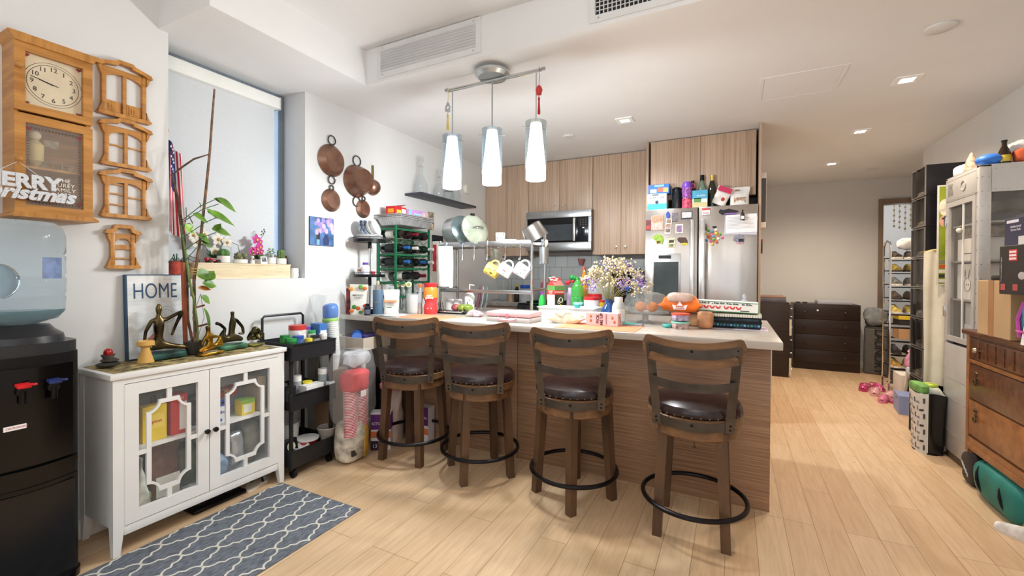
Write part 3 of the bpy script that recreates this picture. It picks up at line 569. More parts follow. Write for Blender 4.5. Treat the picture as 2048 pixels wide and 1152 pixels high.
ob('cup',t,(lathe([(.018,.038),(.027,.058),(.024,.058),(.016,.042)],20),m('5a5552',.5))); ob('red_glass',t,(ball(.018,(0,0,.066),(1,1,1.2)),m('a8201c',.15,n=.2)))
# home sign
t=T('wall_sign','white and navy wooden sign reading HOME, leaning on the wall behind the statues','sign',(-2.722,1.235,ZC),0,None,(0,rad(-3),0))
ob('sign_board',t,(box(-.012,.012,-.145,.125,0,.435,.002),m('2f4a63',.6))); ob('painted_face',t,(box(.012,.0135,-.137,.12,.006,.43),streak('c9ced0','eceeed',(30,3,22),.7,'whitewash')))
txt('HOME M',.115,m('31506e',.6),t,(.0145,.022,.345),LX,bold=-.0005,sx=.62)
ob('engraved_compass',t,(join(ring(.042,.001,(.014,.03,.22),40,4,'x'),ring(.030,.001,(.014,.03,.22),40,4,'x')),m('8fa0ac',.6)))
ob('painted_bird',t,(pr([(-.06,.1),(-.03,.125),(.01,.13),(-.01,.11),(.0,.085),(-.04,.09)],.0135,.0145,'x'),m('c07a78',.7,n=.3,ns=30)))
# tall pole and vine plant
t=T('vine_plant','leafy green vine tied to tall sticks rising from behind the statues','plant',(-2.60,1.36,ZC))
bark=m('7b5f4a',.8,n=.25,ns=40,b=.4); leafm=m('5c8424',.4,n=.3,ns=12); vine=m('2f5a3c',.6,n=.2)
def W_(u,v,x): return tuple(at(u,v,'x',x)-Vector((-2.60,1.36,ZC)))
ob('pot',t,(lathe([(.03,0),(.045,.05),(.047,.07),(.04,.07),(.038,.06),(0,.06)],24),m('3b3a36',.5)),loc=(-.04,0,0))
ob('tall_stick',t,(tube([(-.03,.0,.05)]+[W_(u,v,-2.62) for u,v in((388,560),(402,470),(412,380),(420,300),(424,240),(429,178))],[.008,.008,.0075,.007,.0065,.006,.005],8),bark))
ob('stake',t,(tube([(-.05,-.01,.04),W_(371,690,-2.66),W_(366,525,-2.66)],.011,4),m('a85c3c',.7,n=.2)))
ob('forked_branch',t,(tube([(-.05,.0,.05),W_(376,640,-2.67),W_(372,540,-2.67),W_(366,470,-2.68),W_(356,400,-2.69),W_(344,350,-2.69),W_(366,333,-2.67),W_(388,318,-2.63),W_(420,308,-2.62)],[.007,.007,.010,.010,.008,.006,.005,.005,.003],8),m('5a463c',.85,n=.3,ns=30,b=.4)))
ob('vine_stem',t,(tube([(0,.0,.06),W_(395,650,-2.6),W_(388,600,-2.6),W_(379,560,-2.61),W_(372,510,-2.63),W_(362,450,-2.64)],[.004,.005,.006,.006,.006,.004],7),m('6f8a48',.6)))
ob('tie_wrap',t,(join(*[ring(.026,.003,(W_(392,548-i*5,-2.63)),16,6) for i in range(3)]),m('cdb56a',.8)))
def stem(uv0,uv1,x=-2.6):
    a,b_=Vector(W_(*uv0,x)),Vector(W_(*uv1,x)); c=(a+b_)/2+Vector((.02,0,.02)); ob('leaf_stem',t,(tube([a,c,b_],.0022,5),vine))
def leaf(u,v,L,Wd,az,tilt,roll=0,x=-2.58,mt=None):
    n=6; L*=1.15; Wd*=1.45
    def f(a,b_):
        w=Wd*(sin(pi*min(1,a*1.02+.04))**.8)*(1-.35*a); return (L*(a-.0),(b_-.5)*2*w*.5,-.12*L*a*a-abs(b_-.5)*-.25*w)
    s=grid(f,8,6); s=xf(s,W_(u,v,x),(roll,tilt,az)); ob('leaf',t,(s,mt or leafm))
for a,b_ in(((365,440),(428,400)),((362,446),(437,408)),((362,478),(445,430)),((370,500),(432,465)),((372,520),(405,488)),((365,470),(372,415))): stem(a,b_)
H=pi/2
leaf(386,428,.08,.045,H,.4,.9); leaf(396,470,.07,.045,H,.5,.9); leaf(376,432,.05,.035,H+.5,.7,.9); leaf(428,398,.07,.035,H,.25,.9); leaf(434,397,.115,.05,H,.45,1.0); leaf(415,424,.15,.062,H,.3,.8); leaf(413,418,.07,.03,H,.6,1); leaf(424,458,.10,.05,H,.18,.9); leaf(430,462,.05,.03,H,-1.0,.9)
leaf(403,482,.06,.035,H,.5,.9); leaf(398,404,.035,.022,H,1.2,.6); leaf(368,450,.06,.05,H,.6,1.1,-2.6,m('93b84c',.4,n=.2)); leaf(395,552,.07,.06,H,-.2,1.1); leaf(412,560,.06,.05,H,-.9,1.0); leaf(405,566,.07,.05,H,.2,1.0)
leaf(396,576,.065,.028,H,.1,.9,-2.58,m('b8742e',.5,n=.3)); leaf(402,592,.06,.04,H,.7,1.0); leaf(407,616,.15,.055,H+.1,1.25,.8); leaf(384,590,.10,.03,H,1.45,.5,-2.6,m('8c8a4a',.5,n=.3)); leaf(381,660,.05,.025,H,1.4,.7,-2.58,m('8a3a24',.5,n=.3))
for z,l in((.265,.035),(.16,.05)): ob('ladder_rung',t,(tube([(.0,-.02,z-.01),(.0,l*.9,z+.002)],.005,8),m('7a4a34',.8,b=.3,n=.2)))
ob('twine',t,(join(*[tube([(0,.0,.1),(.0,.03*(-1)**k,.2),(.0,.012,.33)],.0012,5) for k in range(2)]),m('3d4a46',.7)))
# flag in the recess
t=T('flag','American flag on a small pole in the left corner of the window recess','flag',(-2.80,1.308,1.24)); t.scale=(1,.55,1)
ob('pole',t,(cyl(.005,0,.80,8),m('6a4a36',.6)),(ball(.012,(0,0,.81),(1,1,1.5)),m('caa550',.3,.8)))
def fl(u0,u1,v0,v1,mt,off=0,nm='stripe'):
    def f(u,v): 
        U=u0+(u1-u0)*u; V_=v0+(v1-v0)*v
        return (.008+.014*sin(V_*9+U*2)+off,.0+.12*V_+.07*(U)*V_*0+.055*V_*U,.76-.56*U*(.9+.1*V_)-.09*V_*(1-U)*.9)
    ob(nm,t,(grid(f,14,4),mt))
for k in range(13): fl(0,1,k/13,(k+1)/13,m('c3273a' if k%2==0 else 'ececec',.8,n=.03))
fl(0,.5,0,.54,m('26356b',.8,n=.03),.002,'canton')
for i in range(4):
    for j in range(3):
        U=.06+i*.11; V_=.1+j*.17; p=(.008+.014*sin(V_*9+U*2)+.004,.12*V_+.055*V_*U,.76-.56*U*(.9+.1*V_)-.09*V_*(1-U)*.9)
        ob('star',t,(pr([(p[1]+(.009 if k%2==0 else .004)*cos(pi/2+k*pi/5),p[2]+(.009 if k%2==0 else .004)*sin(pi/2+k*pi/5)) for k in range(10)],p[0],p[0]+.001,'x'),wht))
# sill planter and pots
ZSill=1.2295; 
o=ob('planter_box',None,(join(box(-.0625,.0625,-.2925,.2925,.0,.012),box(.063,.075,-.305,.305,.0,.085),box(-.075,-.063,-.305,.305,.0,.085),box(-.063,.063,-.305,-.293,0,.085),box(-.063,.063,.293,.305,0,.085),box(-.078,.078,-.308,.308,.085,.095)),streak('d2bd97','e6d8b8',(4,5,60),.6,'pale_pine')),loc=(-2.845,1.735,ZSill)); tag(o,'long pale pine box standing on the window sill with pots on top','wooden box')
ZP=ZSill+.0955
potw=m('e6e5e1',.5,n=.02)
def pot(label,y,r,h,x=-2.84,c=potw): 
    t=T('potted_plant',label,'potted plant',(x,y,ZP),0); ob('pot',t,(lathe([(r*.8,0),(r,h*.1),(r,h),(r*.88,h),(r*.86,h*.85),(0,h*.85)],28),c),(lathe([(r*.86,h*.8),(0,h*.82)],20),m('4a3a2c',.9))); return t
cact=m('5f7a44',.6,n=.25,ns=60,b=.6)
t=pot('round ribbed cactus in a white pot on the pine box, behind the stick',1.63,.035,.045)
ob('cactus_body',t,(([(x*(1+.1*cos(8*math.atan2(y,x))),y*(1+.1*cos(8*math.atan2(y,x))),z) for x,y,z in ball(.033,(0,0,.06),(1,1,.9),40)[0]],ball(.033,n=40)[1]),m('4f7a3c',.5,n=.2)))
t=pot('low grey green cactus cluster in a shallow white bowl on the pine box',1.735,.042,.026)
for i in range(6): a=i*1.05; ob('cactus_lobe',t,(ball(.017,(.018*cos(a)*(i>0),.022*sin(a)*(i>0),.04+.012*(i%2)),(1,1,1.1),14),m('7a7f5c',.7,n=.3,ns=80,b=.8)))
t=pot('small spiky succulent in a tan pot below the pink orchid',1.875,.028,.03)
for i in range(14): a=i*2.4; ob('succulent_leaf',t,(xf(sup(.006,.003,.02,.9,.9,10,(0,0,.02)),(.004*cos(a),.004*sin(a),.028),(.25+.05*i*.6,0,a)),m('6d8a4a',.5,n=.2)))
t=pot('grey green leafy succulent in a white pot right of the pink orchid',1.945,.03,.045)
for i in range(18):
    a=i*2.4; ob('succulent_leaf',t,(ball(.008,(.026*cos(a)*((i%5)/5+.3),.026*sin(a)*((i%5)/5+.3),.055+.0035*i*.9),(1,1,.6),10),m('93a894',.5,n=.1)))
t=pot('columnar cactus in a striped white pot at the right end of the pine box',2.02,.034,.042)
ob('cactus_body',t,(([(x*(1+.07*cos(10*math.atan2(y,x))),y*(1+.07*cos(10*math.atan2(y,x))),z) for x,y,z in lathe([(.018,.035),(.024,.05),(.025,.085),(.02,.1),(.0001,.104)],40)[0]],lathe([(.018,.035),(.024,.05),(.025,.085),(.02,.1),(.0001,.104)],40)[1]),cact))
# orchids
def orchid(label,y,x,pc,cen,blooms,buds,stems,lv):
    t=T('orchid',label,'orchid',(x,y,ZP)); ob('pot',t,(lathe([(.02,0),(.026,.02),(.026,.03),(.02,.03)],20),potw))
    for P in stems: ob('flower_stem',t,(tube(P,.002,6),vine))
    for k,(cy_,cz_,s) in enumerate(blooms):
        b_=ob('bloom',t,(join(*[xf(ball(s*.5,(0,s*.52,0),(.18,1,.75),12),(.01,cy_,cz_),(a,0,.25)) for a in(0.2,pi-.2,pi/2,-pi/2-.7,-pi/2+.7)]),pc)); ob('bloom_centre',b_,(ball(s*.22,(.018,cy_,cz_-.003),(1,1,1),10),cen))
    for cy_,cz_ in buds: ob('bud',t,(ball(.005,(0,cy_,cz_),(1,1,1.3),8),m('4a5a44',.6)))
    for a,L in lv: ob('leaf',t,(xf(ball(L*.5,(0,L*.5,0),(.12,1,.5),14),(0,0,.035),(a,0,.3)),m('2f5230',.4,n=.15)))
orchid('bright pink orchid spray on the pine box right of the sill centre',1.865,-2.87,m('c0358c',.6,n=.15,ns=20),m('e8c85a',.5),[(-.01,.165,.036),(.012,.15,.028),(.012,.115,.032),(-.006,.10,.032),(-.04,.085,.028),(.02,.085,.028),(-.035,.065,.022),(-.01,.08,.026)],[(.03,.2),(.045,.21),(.055,.222),(.035,.222),(.05,.235)],[[(0,0,.03),(0,.01,.09),(0,.015,.15),(0,.05,.21)]],[(.6,.07),(2.3,.07),(1.2,.06)])
orchid('white orchid with thin arching stems on the pine box behind the vine leaves',1.60,-2.89,m('d8d3c8',.6,n=.12,ns=20),m('c9a24a',.5),[(-.12,.165,.04),(-.06,.175,.04),(.02,.15,.045),(-.1,.125,.04),(.075,.135,.04),(.0,.08,.036)],[(.13,.06),(.01,.12)],[[(0,.0,.03),(0,.02,.12),(0,.04,.18)],[(0,.02,.03),(0,.05,.12),(0,.1,.14),(0,.15,.12),(0,.165,.05)],[(0,0,.03),(0,-.05,.1),(0,-.11,.16)]],[(.5,.07),(2.5,.06)])
# knick-knacks
t=T('toy_race_car','small red toy racing car on the pine box behind the stick','toy car',(-2.80,1.545,ZP))
ob('car_body',t,(join(box(-.011,.011,-.035,.04,.008,.018,.003),box(-.008,.008,-.02,.005,.018,.028,.003),box(-.016,.016,-.04,-.032,.012,.03,.001),box(-.018,.018,.034,.042,.006,.01,.001)),m('c0242a',.3)))
for y in(-.022,.024):
    for x in(-.018,.018): ob('wheel',t,(xf(cyl(.010,-.005,.005,18),(x,y,.0102),(0,pi/2,0)),black))
o=ob('figurine',None,(join(lathe([(.012,0),(.014,.012),(.009,.03),(.006,.034)],16),ball(.010,(0,0,.042))),m('e9e4e0',.5,n=.2,ns=90)),(ball(.006,(.007,0,.028)),m('b83a3a',.5)),loc=(-2.80,1.79,ZP)); tag(o,'tiny white snowman-like figurine with red trim on the pine box','figurine')
o=ob('instant_photo',None,(box(-.001,.001,-.022,.022,0,.05),paper),(box(.001,.0015,-.016,.016,.014,.044),m('6a6a70',.5,n=.6,ns=60)),loc=(-2.788,1.862,ZP),rot=(0,-.15,0)); tag(o,'small instant photo leaning against the plants on the pine box','photo')
o=ob('striped_cup',None,(lathe([(.026,0),(.034,.02),(.031,.035),(.033,.05),(.029,.07),(.026,.07),(.028,.04),(0,.01)],28),m('dcdddb',.5,n=.03)),loc=(-2.80,2.09,ZSill)); tag(o,'small white ribbed pot on the sill right of the pine box','pot')
t=T('picture_frame','small framed picture leaning in the right corner of the window recess','picture frame',(-2.91,2.085,ZSill),0,None,(0,rad(-14),0))
ob('frame_border',t,(fr(-.055,.055,0,.165,.012,-.006,.006,'x'),m('7a5448',.5))); ob('picture',t,(box(-.002,.002,-.044,.044,.011,.155),m('a9b9cb',.4,n=.4,ns=25)))
t=T('flower_pot','red and white painted pot in the left end of the window recess','pot',(-2.83,1.365,ZSill)); ob('pot_body',t,(lathe([(.03,0),(.046,.08),(.05,.1),(.04,.1),(.036,.08),(0,.08)],28),m('c8564a',.5,n=.35,ns=14)))
for i in range(9): a=i*.7; ob('blade_leaf',t,(tube([(0,0,.08),(.03*cos(a)+.03,.035*sin(a),.1+.02*(i%3)),(.06*cos(a)+.07,.08*sin(a),.07+.02*(i%3))],[.002,.003,.0008],5),m('24503a',.6)))
o=ob('bloom_card',None,(box(-.02,.02,-.03,.03,0,.035),m('8a8486',.6,n=.2)),loc=(-2.86,1.465,ZP)); o.name='small_box'; tag(o,'small grey box at the left end of the pine box','box')
# poster and copper pans
t=T('photo_print','frameless colour print of a person in black and blue under purple wisteria','picture',(WL+.004,2.29,1.575)); 
ob('backing_board',t,(box(-.003,.004,-.108,.108,-.105,.105),ink)); ob('printed_face',t,(box(.004,.005,-.106,.106,-.103,.103),m('4f74a6',.4,n=.25,ns=14)))
r2=random.Random(3)
for i in range(26): ob('wisteria_cluster',t,(ball(.011+.008*r2.random(),(.0052,-.06+.16*r2.random(),.0+.09*r2.random()-.02*(i%4==0)),(.05,1,1.3),10),m(['b9a0d8','cdb6e6','9a86c4'][i%3],.5)))
ob('vase_shape',t,(pr([(.01,-.1),(.06,-.1),(.065,-.06),(.045,-.02),(.025,-.02),(.005,-.06)],.005,.0056,'x'),m('2a3a66',.4)))
ob('person_figure',t,(join(pr([(-.05,-.06),(-.02,-.06),(-.018,-.02),(-.028,.0),(-.042,.0),(-.052,-.02)],.005,.0057,'x')),ink),(join(pr([(-.046,-.1),(-.024,-.1),(-.022,-.06),(-.048,-.06)],.005,.0058,'x')),m('7fb4d8',.4)),(pr([(-.035+.009*cos(a),.012+.011*sin(a)) for a in[k*pi/6 for k in range(12)]],.005,.006,'x'),m('c89878',.5)))
cop=m('937060',.36,.85,n=.15,ns=10); iron=m('4a4644',.5,.7)
def pan(label,y,z,R,dp,kind='lug'):
    t=T('copper_pan',label,'copper pan',(WL+.001,y,z),0,None); 
    ob('pan_body',t,(xf(lathe([(R,.004),(R+.004,.008),(R,.012),(R*.9,dp*.55),(R*.72,dp),(.0001,dp)],48) if kind!='dome' else lathe([(R,.004),(R+.003,.01),(R*.97,dp*.4),(R*.72,dp*.8),(R*.3,dp),(.0001,dp*1.02)],48),(0,0,0),(0,pi/2,0)),cop)); return t
def lug(t,z,s,up,nm='loop_handle'): ob(nm,t,(ring(s,.0045,(.012,0,z),24,8,'x'),iron))
t=pan('largest shallow copper pan with ring handles, top left of the group on the wall',2.375,2.125,.118,.05); lug(t,.155,.034,1); lug(t,-.148,.030,1)
t=pan('deep copper pot with two large ring handles, in the middle of the group',2.625,2.015,.128,.10); lug(t,.165,.040,1); lug(t,-.166,.038,1)
t=pan('round-bottomed copper saucepan with a straight brass handle, right of the deep pot',2.80,1.998,.068,.07,'dome'); ob('straight_handle',t,(xf(box(-.003,.003,-.009,.009,.06,.185,.002),(.014,0,0)),m('8a7a4a',.35,.8)))
t=pan('small shallow copper pan with one ring, lower left of the group',2.375,1.822,.083,.035); lug(t,.095,.018,1)
t=pan('smallest copper pan, lower right of the group above the bowls',2.70,1.80,.072,.03); lug(t,.085,.016,1)
# rug
def mk_rug(N,L,p):
    tc=N.new('ShaderNodeTexCoord'); nz=N.new('ShaderNodeTexNoise'); mp=N.new('ShaderNodeMapping'); mp.inputs['Scale'].default_value=(60,14,1); L.new(tc.outputs['Object'],mp.inputs[0]); L.new(mp.outputs[0],nz.inputs['Vector']); nz.inputs['Scale'].default_value=2; nz.inputs['Detail'].default_value=4
    cr=N.new('ShaderNodeValToRGB'); e=cr.color_ramp.elements; e[0].position=.35; e[0].color=(*lin('4b5058'),1); e[1].position=.65; e[1].color=(*lin('767c86'),1); L.new(nz.outputs['Fac'],cr.inputs[0]); L.new(cr.outputs[0],p.inputs['Base Color']); p.inputs['Roughness'].default_value=.95
rugm=ramp('rug_pile',mk_rug)
t=T('trellis_rug','grey rug with a cream trellis pattern on the floor in front of the white cabinet','rug',(-2.42,1.725,0),0)
RW,RL=.65,1.35
ob('rug_body',t,(box(0,RW,-RL,0,0.0,.006,.003),rugm))
Pt=[]; cxn,cyn=.0835,.112; lw=.0085
def cell(cx,cy): # quatrefoil ogee cell outline
    seg=[(0,-1),(.17,-.96),(.32,-.86),(.40,-.73),(.38,-.57),(.5,-.5),(.62,-.43),(.60,-.27),(.68,-.14),(.83,-.04),(1,0)]
    full=seg+[(x,-y) for x,y in seg[::-1][1:]]; full=full+[(-x,y) for x,y in full[::-1][1:-1]]
    return [(cx+x*cxn,cy+y*cyn) for x,y in full]
def clipseg(P):
    out=[]
    for i in range(len(P)):
        a,b_=P[i],P[(i+1)%len(P)]; mx,my=(a[0]+b_[0])/2,(a[1]+b_[1])/2
        if .004<mx<RW-.004 and -RL+.004<my<-.004:
            dx,dy=b_[0]-a[0],b_[1]-a[1]; l=math.hypot(dx,dy) or 1; nx,ny=-dy/l*lw/2,dx/l*lw/2; ex,ey=dx/l*.002,dy/l*.002
            q=[(a[0]+nx-ex,a[1]+ny-ey),(a[0]-nx-ex,a[1]-ny-ey),(b_[0]-nx+ex,b_[1]-ny+ey),(b_[0]+nx+ex,b_[1]+ny+ey)]
            q=[(min(max(x,0.001),RW-.001),min(max(y,-RL+.001),-.001)) for x,y in q]
            out.append(pr(q,.0055,.0068+.00022*(i%2)+.00011*((i//2)%2)))
    return out
for i in range(0,10,2):
    for j in range(0,14,2): Pt+=clipseg(cell(i*cxn-.02,-j*cyn+.02))
ob('trellis_pattern',t,(join(*Pt),m('d2d0c4',.9,n=.05)))
t=T('flat_black_tray','flat glossy black tray lying on the floor under the white cabinet','tray',(-2.55,1.42,0.0),0)
ob('tray_body',t,(box(-.06,.06,-.14,.14,0,.022,.008),blackgl)); 
for y in(-.07,.07): ob('oval_recess',t,(lathe([(.001,.0225),(.03,.0225),(.032,.0235)],24),m('232326',.3)),loc=(0,y,0))
# ================= BAR =================
def mk_panel(c1,c2,sc,nm,r=.4):
    return streak(c1,c2,sc,r,nm)
panel=mk_panel('82614a','b28d6e',(2.2,2.2,150),'bar_panel')
oakv=mk_panel('a78b74','c9b09a',(85,85,1.1),'cabinet_oak',.42)
worktop_m=m('c4bbb0',.22,n=.05,ns=3,st=(1,6,1),coat=.2)
ZT=.945
t=T('bar_counter','long breakfast bar with horizontal-grain brown wood panels','bar',(0,0,0))
ob('front_panel',t,(box(-2.40,-1.322,2.705,2.73,0,.905,.001),panel)); ob('front_panel',t,(box(-1.318,.182,2.705,2.73,0,.905,.001),panel))
ob('base_unit',t,(box(-2.40,.175,2.731,3.50,0,.905),panel)); ob('end_panel',t,(box(.176,.182,2.731,3.5,0,.905),panel))
ob('outlet_strip',t,(box(.182,.189,2.74,2.80,.60,.89,.002),wht))
o=ob('bar_worktop',None,(box(-2.755,.216,2.46,3.60,.905,ZT,.004),worktop_m)); tag(o,'long pale laminate worktop on the breakfast bar','worktop')
walnut=streak('432f20','634731',(7,7,2),.38,'stool_walnut'); walnuth=streak('5c402b','84603f',(2,30,30),.38,'stool_walnut_side'); gun=m('57504a',.38,.75,n=.15,ns=14); leather=m('2d1c1b',.28,n=.3,ns=30,b=.05,coat=.15); darkring=m('232022',.35,.7,n=.1)
def arcband(x0,x1,z0,z1,yb,th,cv=1.15,n=16,rnd_=0,dz=.6):
    V=[];Fc=[]
    for i in range(n+1):
        x=x0+(x1-x0)*i/n; y=yb+cv*x*x; e=0
        if rnd_:
            q=min(x-x0,x1-x)/rnd_; e=(1-math.sqrt(max(0,1-(1-min(q,1))**2)))*(z1-z0)*.36
        for yy in(y,y+th):
            for z in(z0+e,z1-e): V.append((x,yy,z+dz*x*x))
    for i in range(n):
        a=4*i; b_=a+4; Fc+=[(a,b_,b_+1,a+1),(a+2,a+3,b_+3,b_+2),(a,a+2,b_+2,b_),(a+1,b_+1,b_+3,a+3)]
    Fc+=[(0,1,3,2),(4*n,4*n+2,4*n+3,4*n+1)]
    return V,Fc
def stool(label,x,y,rz,legrz,first=None):
    if first:
        t=dup(first,(x,y,0),rz,label)
        for c in t.children:
            if c.name.startswith('leg') or c.name.startswith('footrest'): c.rotation_euler=(0,0,legrz-rz)
        return t
    t=T('bar_stool',label,'bar stool',(x,y,0),rz,'swivel stools along the breakfast bar')
    ob('cushion',t,(lathe([(.0,.60),(.205,.602),(.218,.612),(.219,.628),(.208,.648),(.17,.662),(.09,.669),(.0001,.671)],56),leather))
    ob('nail_head',t,(join(*[xf(ball(.0045,(0,0,0),(1,1,1),8),(.2195*cos(a),.2195*sin(a),.612)) for a in[2*pi*k/36 for k in range(36)]]),m('7a7068',.3,.8)),kind='stuff')
    ob('seat_ring',t,(lathe([(.19,.555),(.216,.557),(.22,.562),(.22,.597),(.214,.602),(.19,.602)],56),walnuth))
    ob('apron',t,(lathe([(.0,.50),(.202,.50),(.206,.505),(.206,.548),(.2,.553),(.0,.553)],56),walnuth))
    for sx in(-1,1):
        for sy in(-1,1):
            c0=(sx*.128,sy*.128,.54); c1=(sx*.152,sy*.152,0); w0,w1=.024,.021
            V=[(c0[0]+a*w0,c0[1]+b_*w0,c0[2]) for a,b_ in((-1,-1),(1,-1),(1,1),(-1,1))]+[(c1[0]+a*w1,c1[1]+b_*w1,0) for a,b_ in((-1,-1),(1,-1),(1,1),(-1,1))]
            lg=ob('leg',t,((V,[(0,1,2,3),(7,6,5,4)]+[(i,4+i,4+(i+1)%4,(i+1)%4) for i in range(4)]),walnut),rot=(0,0,legrz-rz))
    ob('footrest_ring',t,(ring(.243,.0115,(0,0,.16),56,10),darkring),rot=(0,0,legrz-rz))
    ob('headrest',t,(arcband(-.222,.222,.848,.962,-.262,.022,1.2,36,.035),walnuth))
    tb=ob('back_band',t,(arcband(-.190,.190,.890,.930,-.268,.005,1.2),gun)); ob('back_band',t,(arcband(-.178,.178,.735,.775,-.25,.005,1.0),gun)); ob('back_band',t,(arcband(-.165,.165,.550,.592,-.222,.005,1.05*2.35,dz=.25),gun))
    for s in(-1,1):
        V=[];P=[(.158,-.168,.548),(.163,-.182,.66),(.174,-.20,.78),(.186,-.223,.945)]
        for x_,y_,z_ in P: V+=[(s*(x_-.019),y_-.004,z_),(s*(x_+.019),y_-.004,z_),(s*(x_+.019),y_+.002,z_),(s*(x_-.019),y_+.002,z_)]
        Fc=[(0,1,2,3),(15,14,13,12)]+[(4*k+i,4*k+(i+1)%4,4*k+4+(i+1)%4,4*k+4+i) for k in range(3) for i in range(4)]
        u=ob('back_upright',t,((V,Fc),gun))
        for z_ in(.565,.585,.91,.935): 
            f=(z_-.548)/.402; ob('rivet',u,(ball(.006,(s*(.158+.028*f),-.172-.055*f,z_),(1,.5,1),10),m('1d1b1a',.4,.6)))
    for z_,y_ in((.925,-.27),(.578,-.226)): ob('rivet',tb,(ball(.007,(0,y_,z_),(1,.5,1),10),m('1d1b1a',.4,.6)))
    return t
s4=stool('wooden bar stool nearest the camera, at the right end of the bar',-.172,2.378,.03,.0)
s3_=stool('wooden bar stool second from the right, its legs turned diagonal to the bar',-.81,2.40,.23,-.52,s4)
stool('wooden bar stool second from the left, turned slightly towards the right',-1.447,2.42,.33,-.72,s4)
stool('wooden bar stool at the left end of the bar, beside the red cups',-1.985,2.425,.40,.06,s4)
for s_ in(s4,s3_): ob('pull_cord',s_,(join(tube([(.0,.03,.50),(.002,.03,.40)],.0012,5),ring(.006,.0012,(.002,.03,.392),12,4,'y')),black))
def PX(u,Y,v=620): return at(u,v,'y',Y).x
o=ob('placemat',None,(box(-.21,.21,-.14,.14,0,.002),m('e8926a',.8,n=.12,ns=300,b=.3)),loc=(-2.02,2.62,ZT)); tag(o,'orange woven placemat on the bar behind the two left stools','placemat')
o=ob('placemat',None,(box(-.24,.24,-.16,.16,0,.002),m('e8926a',.8,n=.12,ns=300,b=.3)),loc=(-.73,2.645,ZT)); tag(o,'orange woven placemat on the bar behind the second stool from the right','placemat')
def pouch(name,label,cat,x,y,w,d,h,mt,z=ZT,rz=.3,seed=1,am=.006,e=(.5,.6),st_=''):
    t=T(name,label,cat,(x,y,z),rz); s=sup(w/2,d/2,h/2,*e,28,(0,0,h/2)) if st_=='blob' else standbag(w,d*1.15,h) if h>w else pillow(w,d,h)
    ob('pouch_body',t,(crump(s,am,14,seed),mt)); return t
LR=.45 # most things on the left half of the bar face the camera
# left end of bar
t=pouch('produce_bag','clear plastic bag of red onions at the far left end of the worktop','bag',-2.66,2.60,.14,.12,.17,plas,seed=2,rz=.5,st_='blob'); t.location=(PX(655,2.80),2.80,ZT)
for i in range(5): ob('onion',t,(ball(.03,(.03*cos(i*1.3),.03*sin(i*1.3),.035+.025*(i%3)),(1,1,.9),14),m('b0507a',.4,n=.2)))
t.location=(-2.712,2.548,ZT); t.scale=(.42,.42,.75)
t=pouch('snack_pouch','narrow red and brown snack pouch left of the mango pouch','pouch',-2.682,2.492,.06,.03,.20,m('8a3436',.35,n=.5,ns=14),seed=3,rz=.5)
t=pouch('mango_pouch','white frozen-mango pouch with orange fruit and green leaves, left end of the bar','pouch',-2.588,2.497,.145,.035,.235,m('ebe8e0',.35,n=.03),seed=4,am=.003,rz=LR)
for i,(a,b_,c) in enumerate(((-.05,.03,'e07a3a'),(.0,.05,'d8562c'),(.045,.035,'e59a4a'),(-.03,.06,'3f8a3c'),(.02,.02,'4a9440'),(-.055,.2,'e8a04c'),(.05,.205,'e07a3a'),(.02,.215,'6aa54a'),(.055,.07,'c43a2a'))): ob('printed_fruit',t,(ball(.02,(a,-.017,b_),(1,.25,.7+.2*(i%2)),12),m(c,.4)))
txt('MANGO',.022,m('3a3d42',.5),t,(0,-.0245,.15),bold=.0003); txt('CHUNKS',.015,m('3a3d42',.5),t,(0,-.0245,.13))
# lazy susan stand
t=T('tiered_stand','black three-tier round turntable stand against the left wall on the bar','tiered stand',(-2.615,2.635,ZT))
ob('post',t,(cyl(.009,.02,.57,14),chrome),(cyl(.014,.22,.29,14),black),(cyl(.014,.52,.57,14),black),(cyl(.013,.0,.02,14),black))
for z,r in((.0,.11),(.29,.12),(.57,.125)): ob('round_tray',t,(lathe([(.0,z),(r,z),(r,z+.022),(r-.004,z+.022),(r-.005,z+.006),(0,z+.006)],40),black),(ring(r-.001,.0025,(0,0,z+.038),40,6),blackmetal),(join(*[cyl(.002,z+.02,z+.038,6,((r-.001)*cos(a),(r-.001)*sin(a),0)) for a in[k*pi/4 for k in range(8)]]),blackmetal))
def bottle(name,label,cat,x,y,prof,mt,z=ZT,cap=None,lab=None,rz=.5,n=28,grp=None):
    t=T(name,label,cat,(x,y,z),rz,grp); ob('bottle_body',t,(lathe(prof,n),mt))
    if cap: ob('cap',t,(lathe(cap[0],22),cap[1]))
    if lab: ob('label_band',t,(lathe([(lab[0],lab[1]),(lab[0],lab[2])],n)[0:1]+(lathe([(lab[0],lab[1]),(lab[0],lab[2])],n)[1][:-2],),lab[3]))
    return t
zt=ZT+.577
o=ob('dinner_plate',None,(join(*[lathe([(.0,.002+i*.009),(.06,.002+i*.009),(.10,.012+i*.009),(.10,.015+i*.009),(.06,.006+i*.009),(0,.006+i*.009)],36) for i in range(1)]),wht),loc=(-2.615,2.635,zt))
tag(o,'lowest white plate of the stack on top of the tiered stand','plate','plates and bowls on the tiered stand'); bl_=m('a9b4c8',.35,n=.5,ns=60)
for i in range(1,5):
    p=dup(o,(-2.615,2.635,zt+i*.009),label=['','second plate up in the stack on the tiered stand','third plate up in the stack on the tiered stand','fourth plate up in the stack on the tiered stand','top plate of the stack, under the leaning bowls'][i])
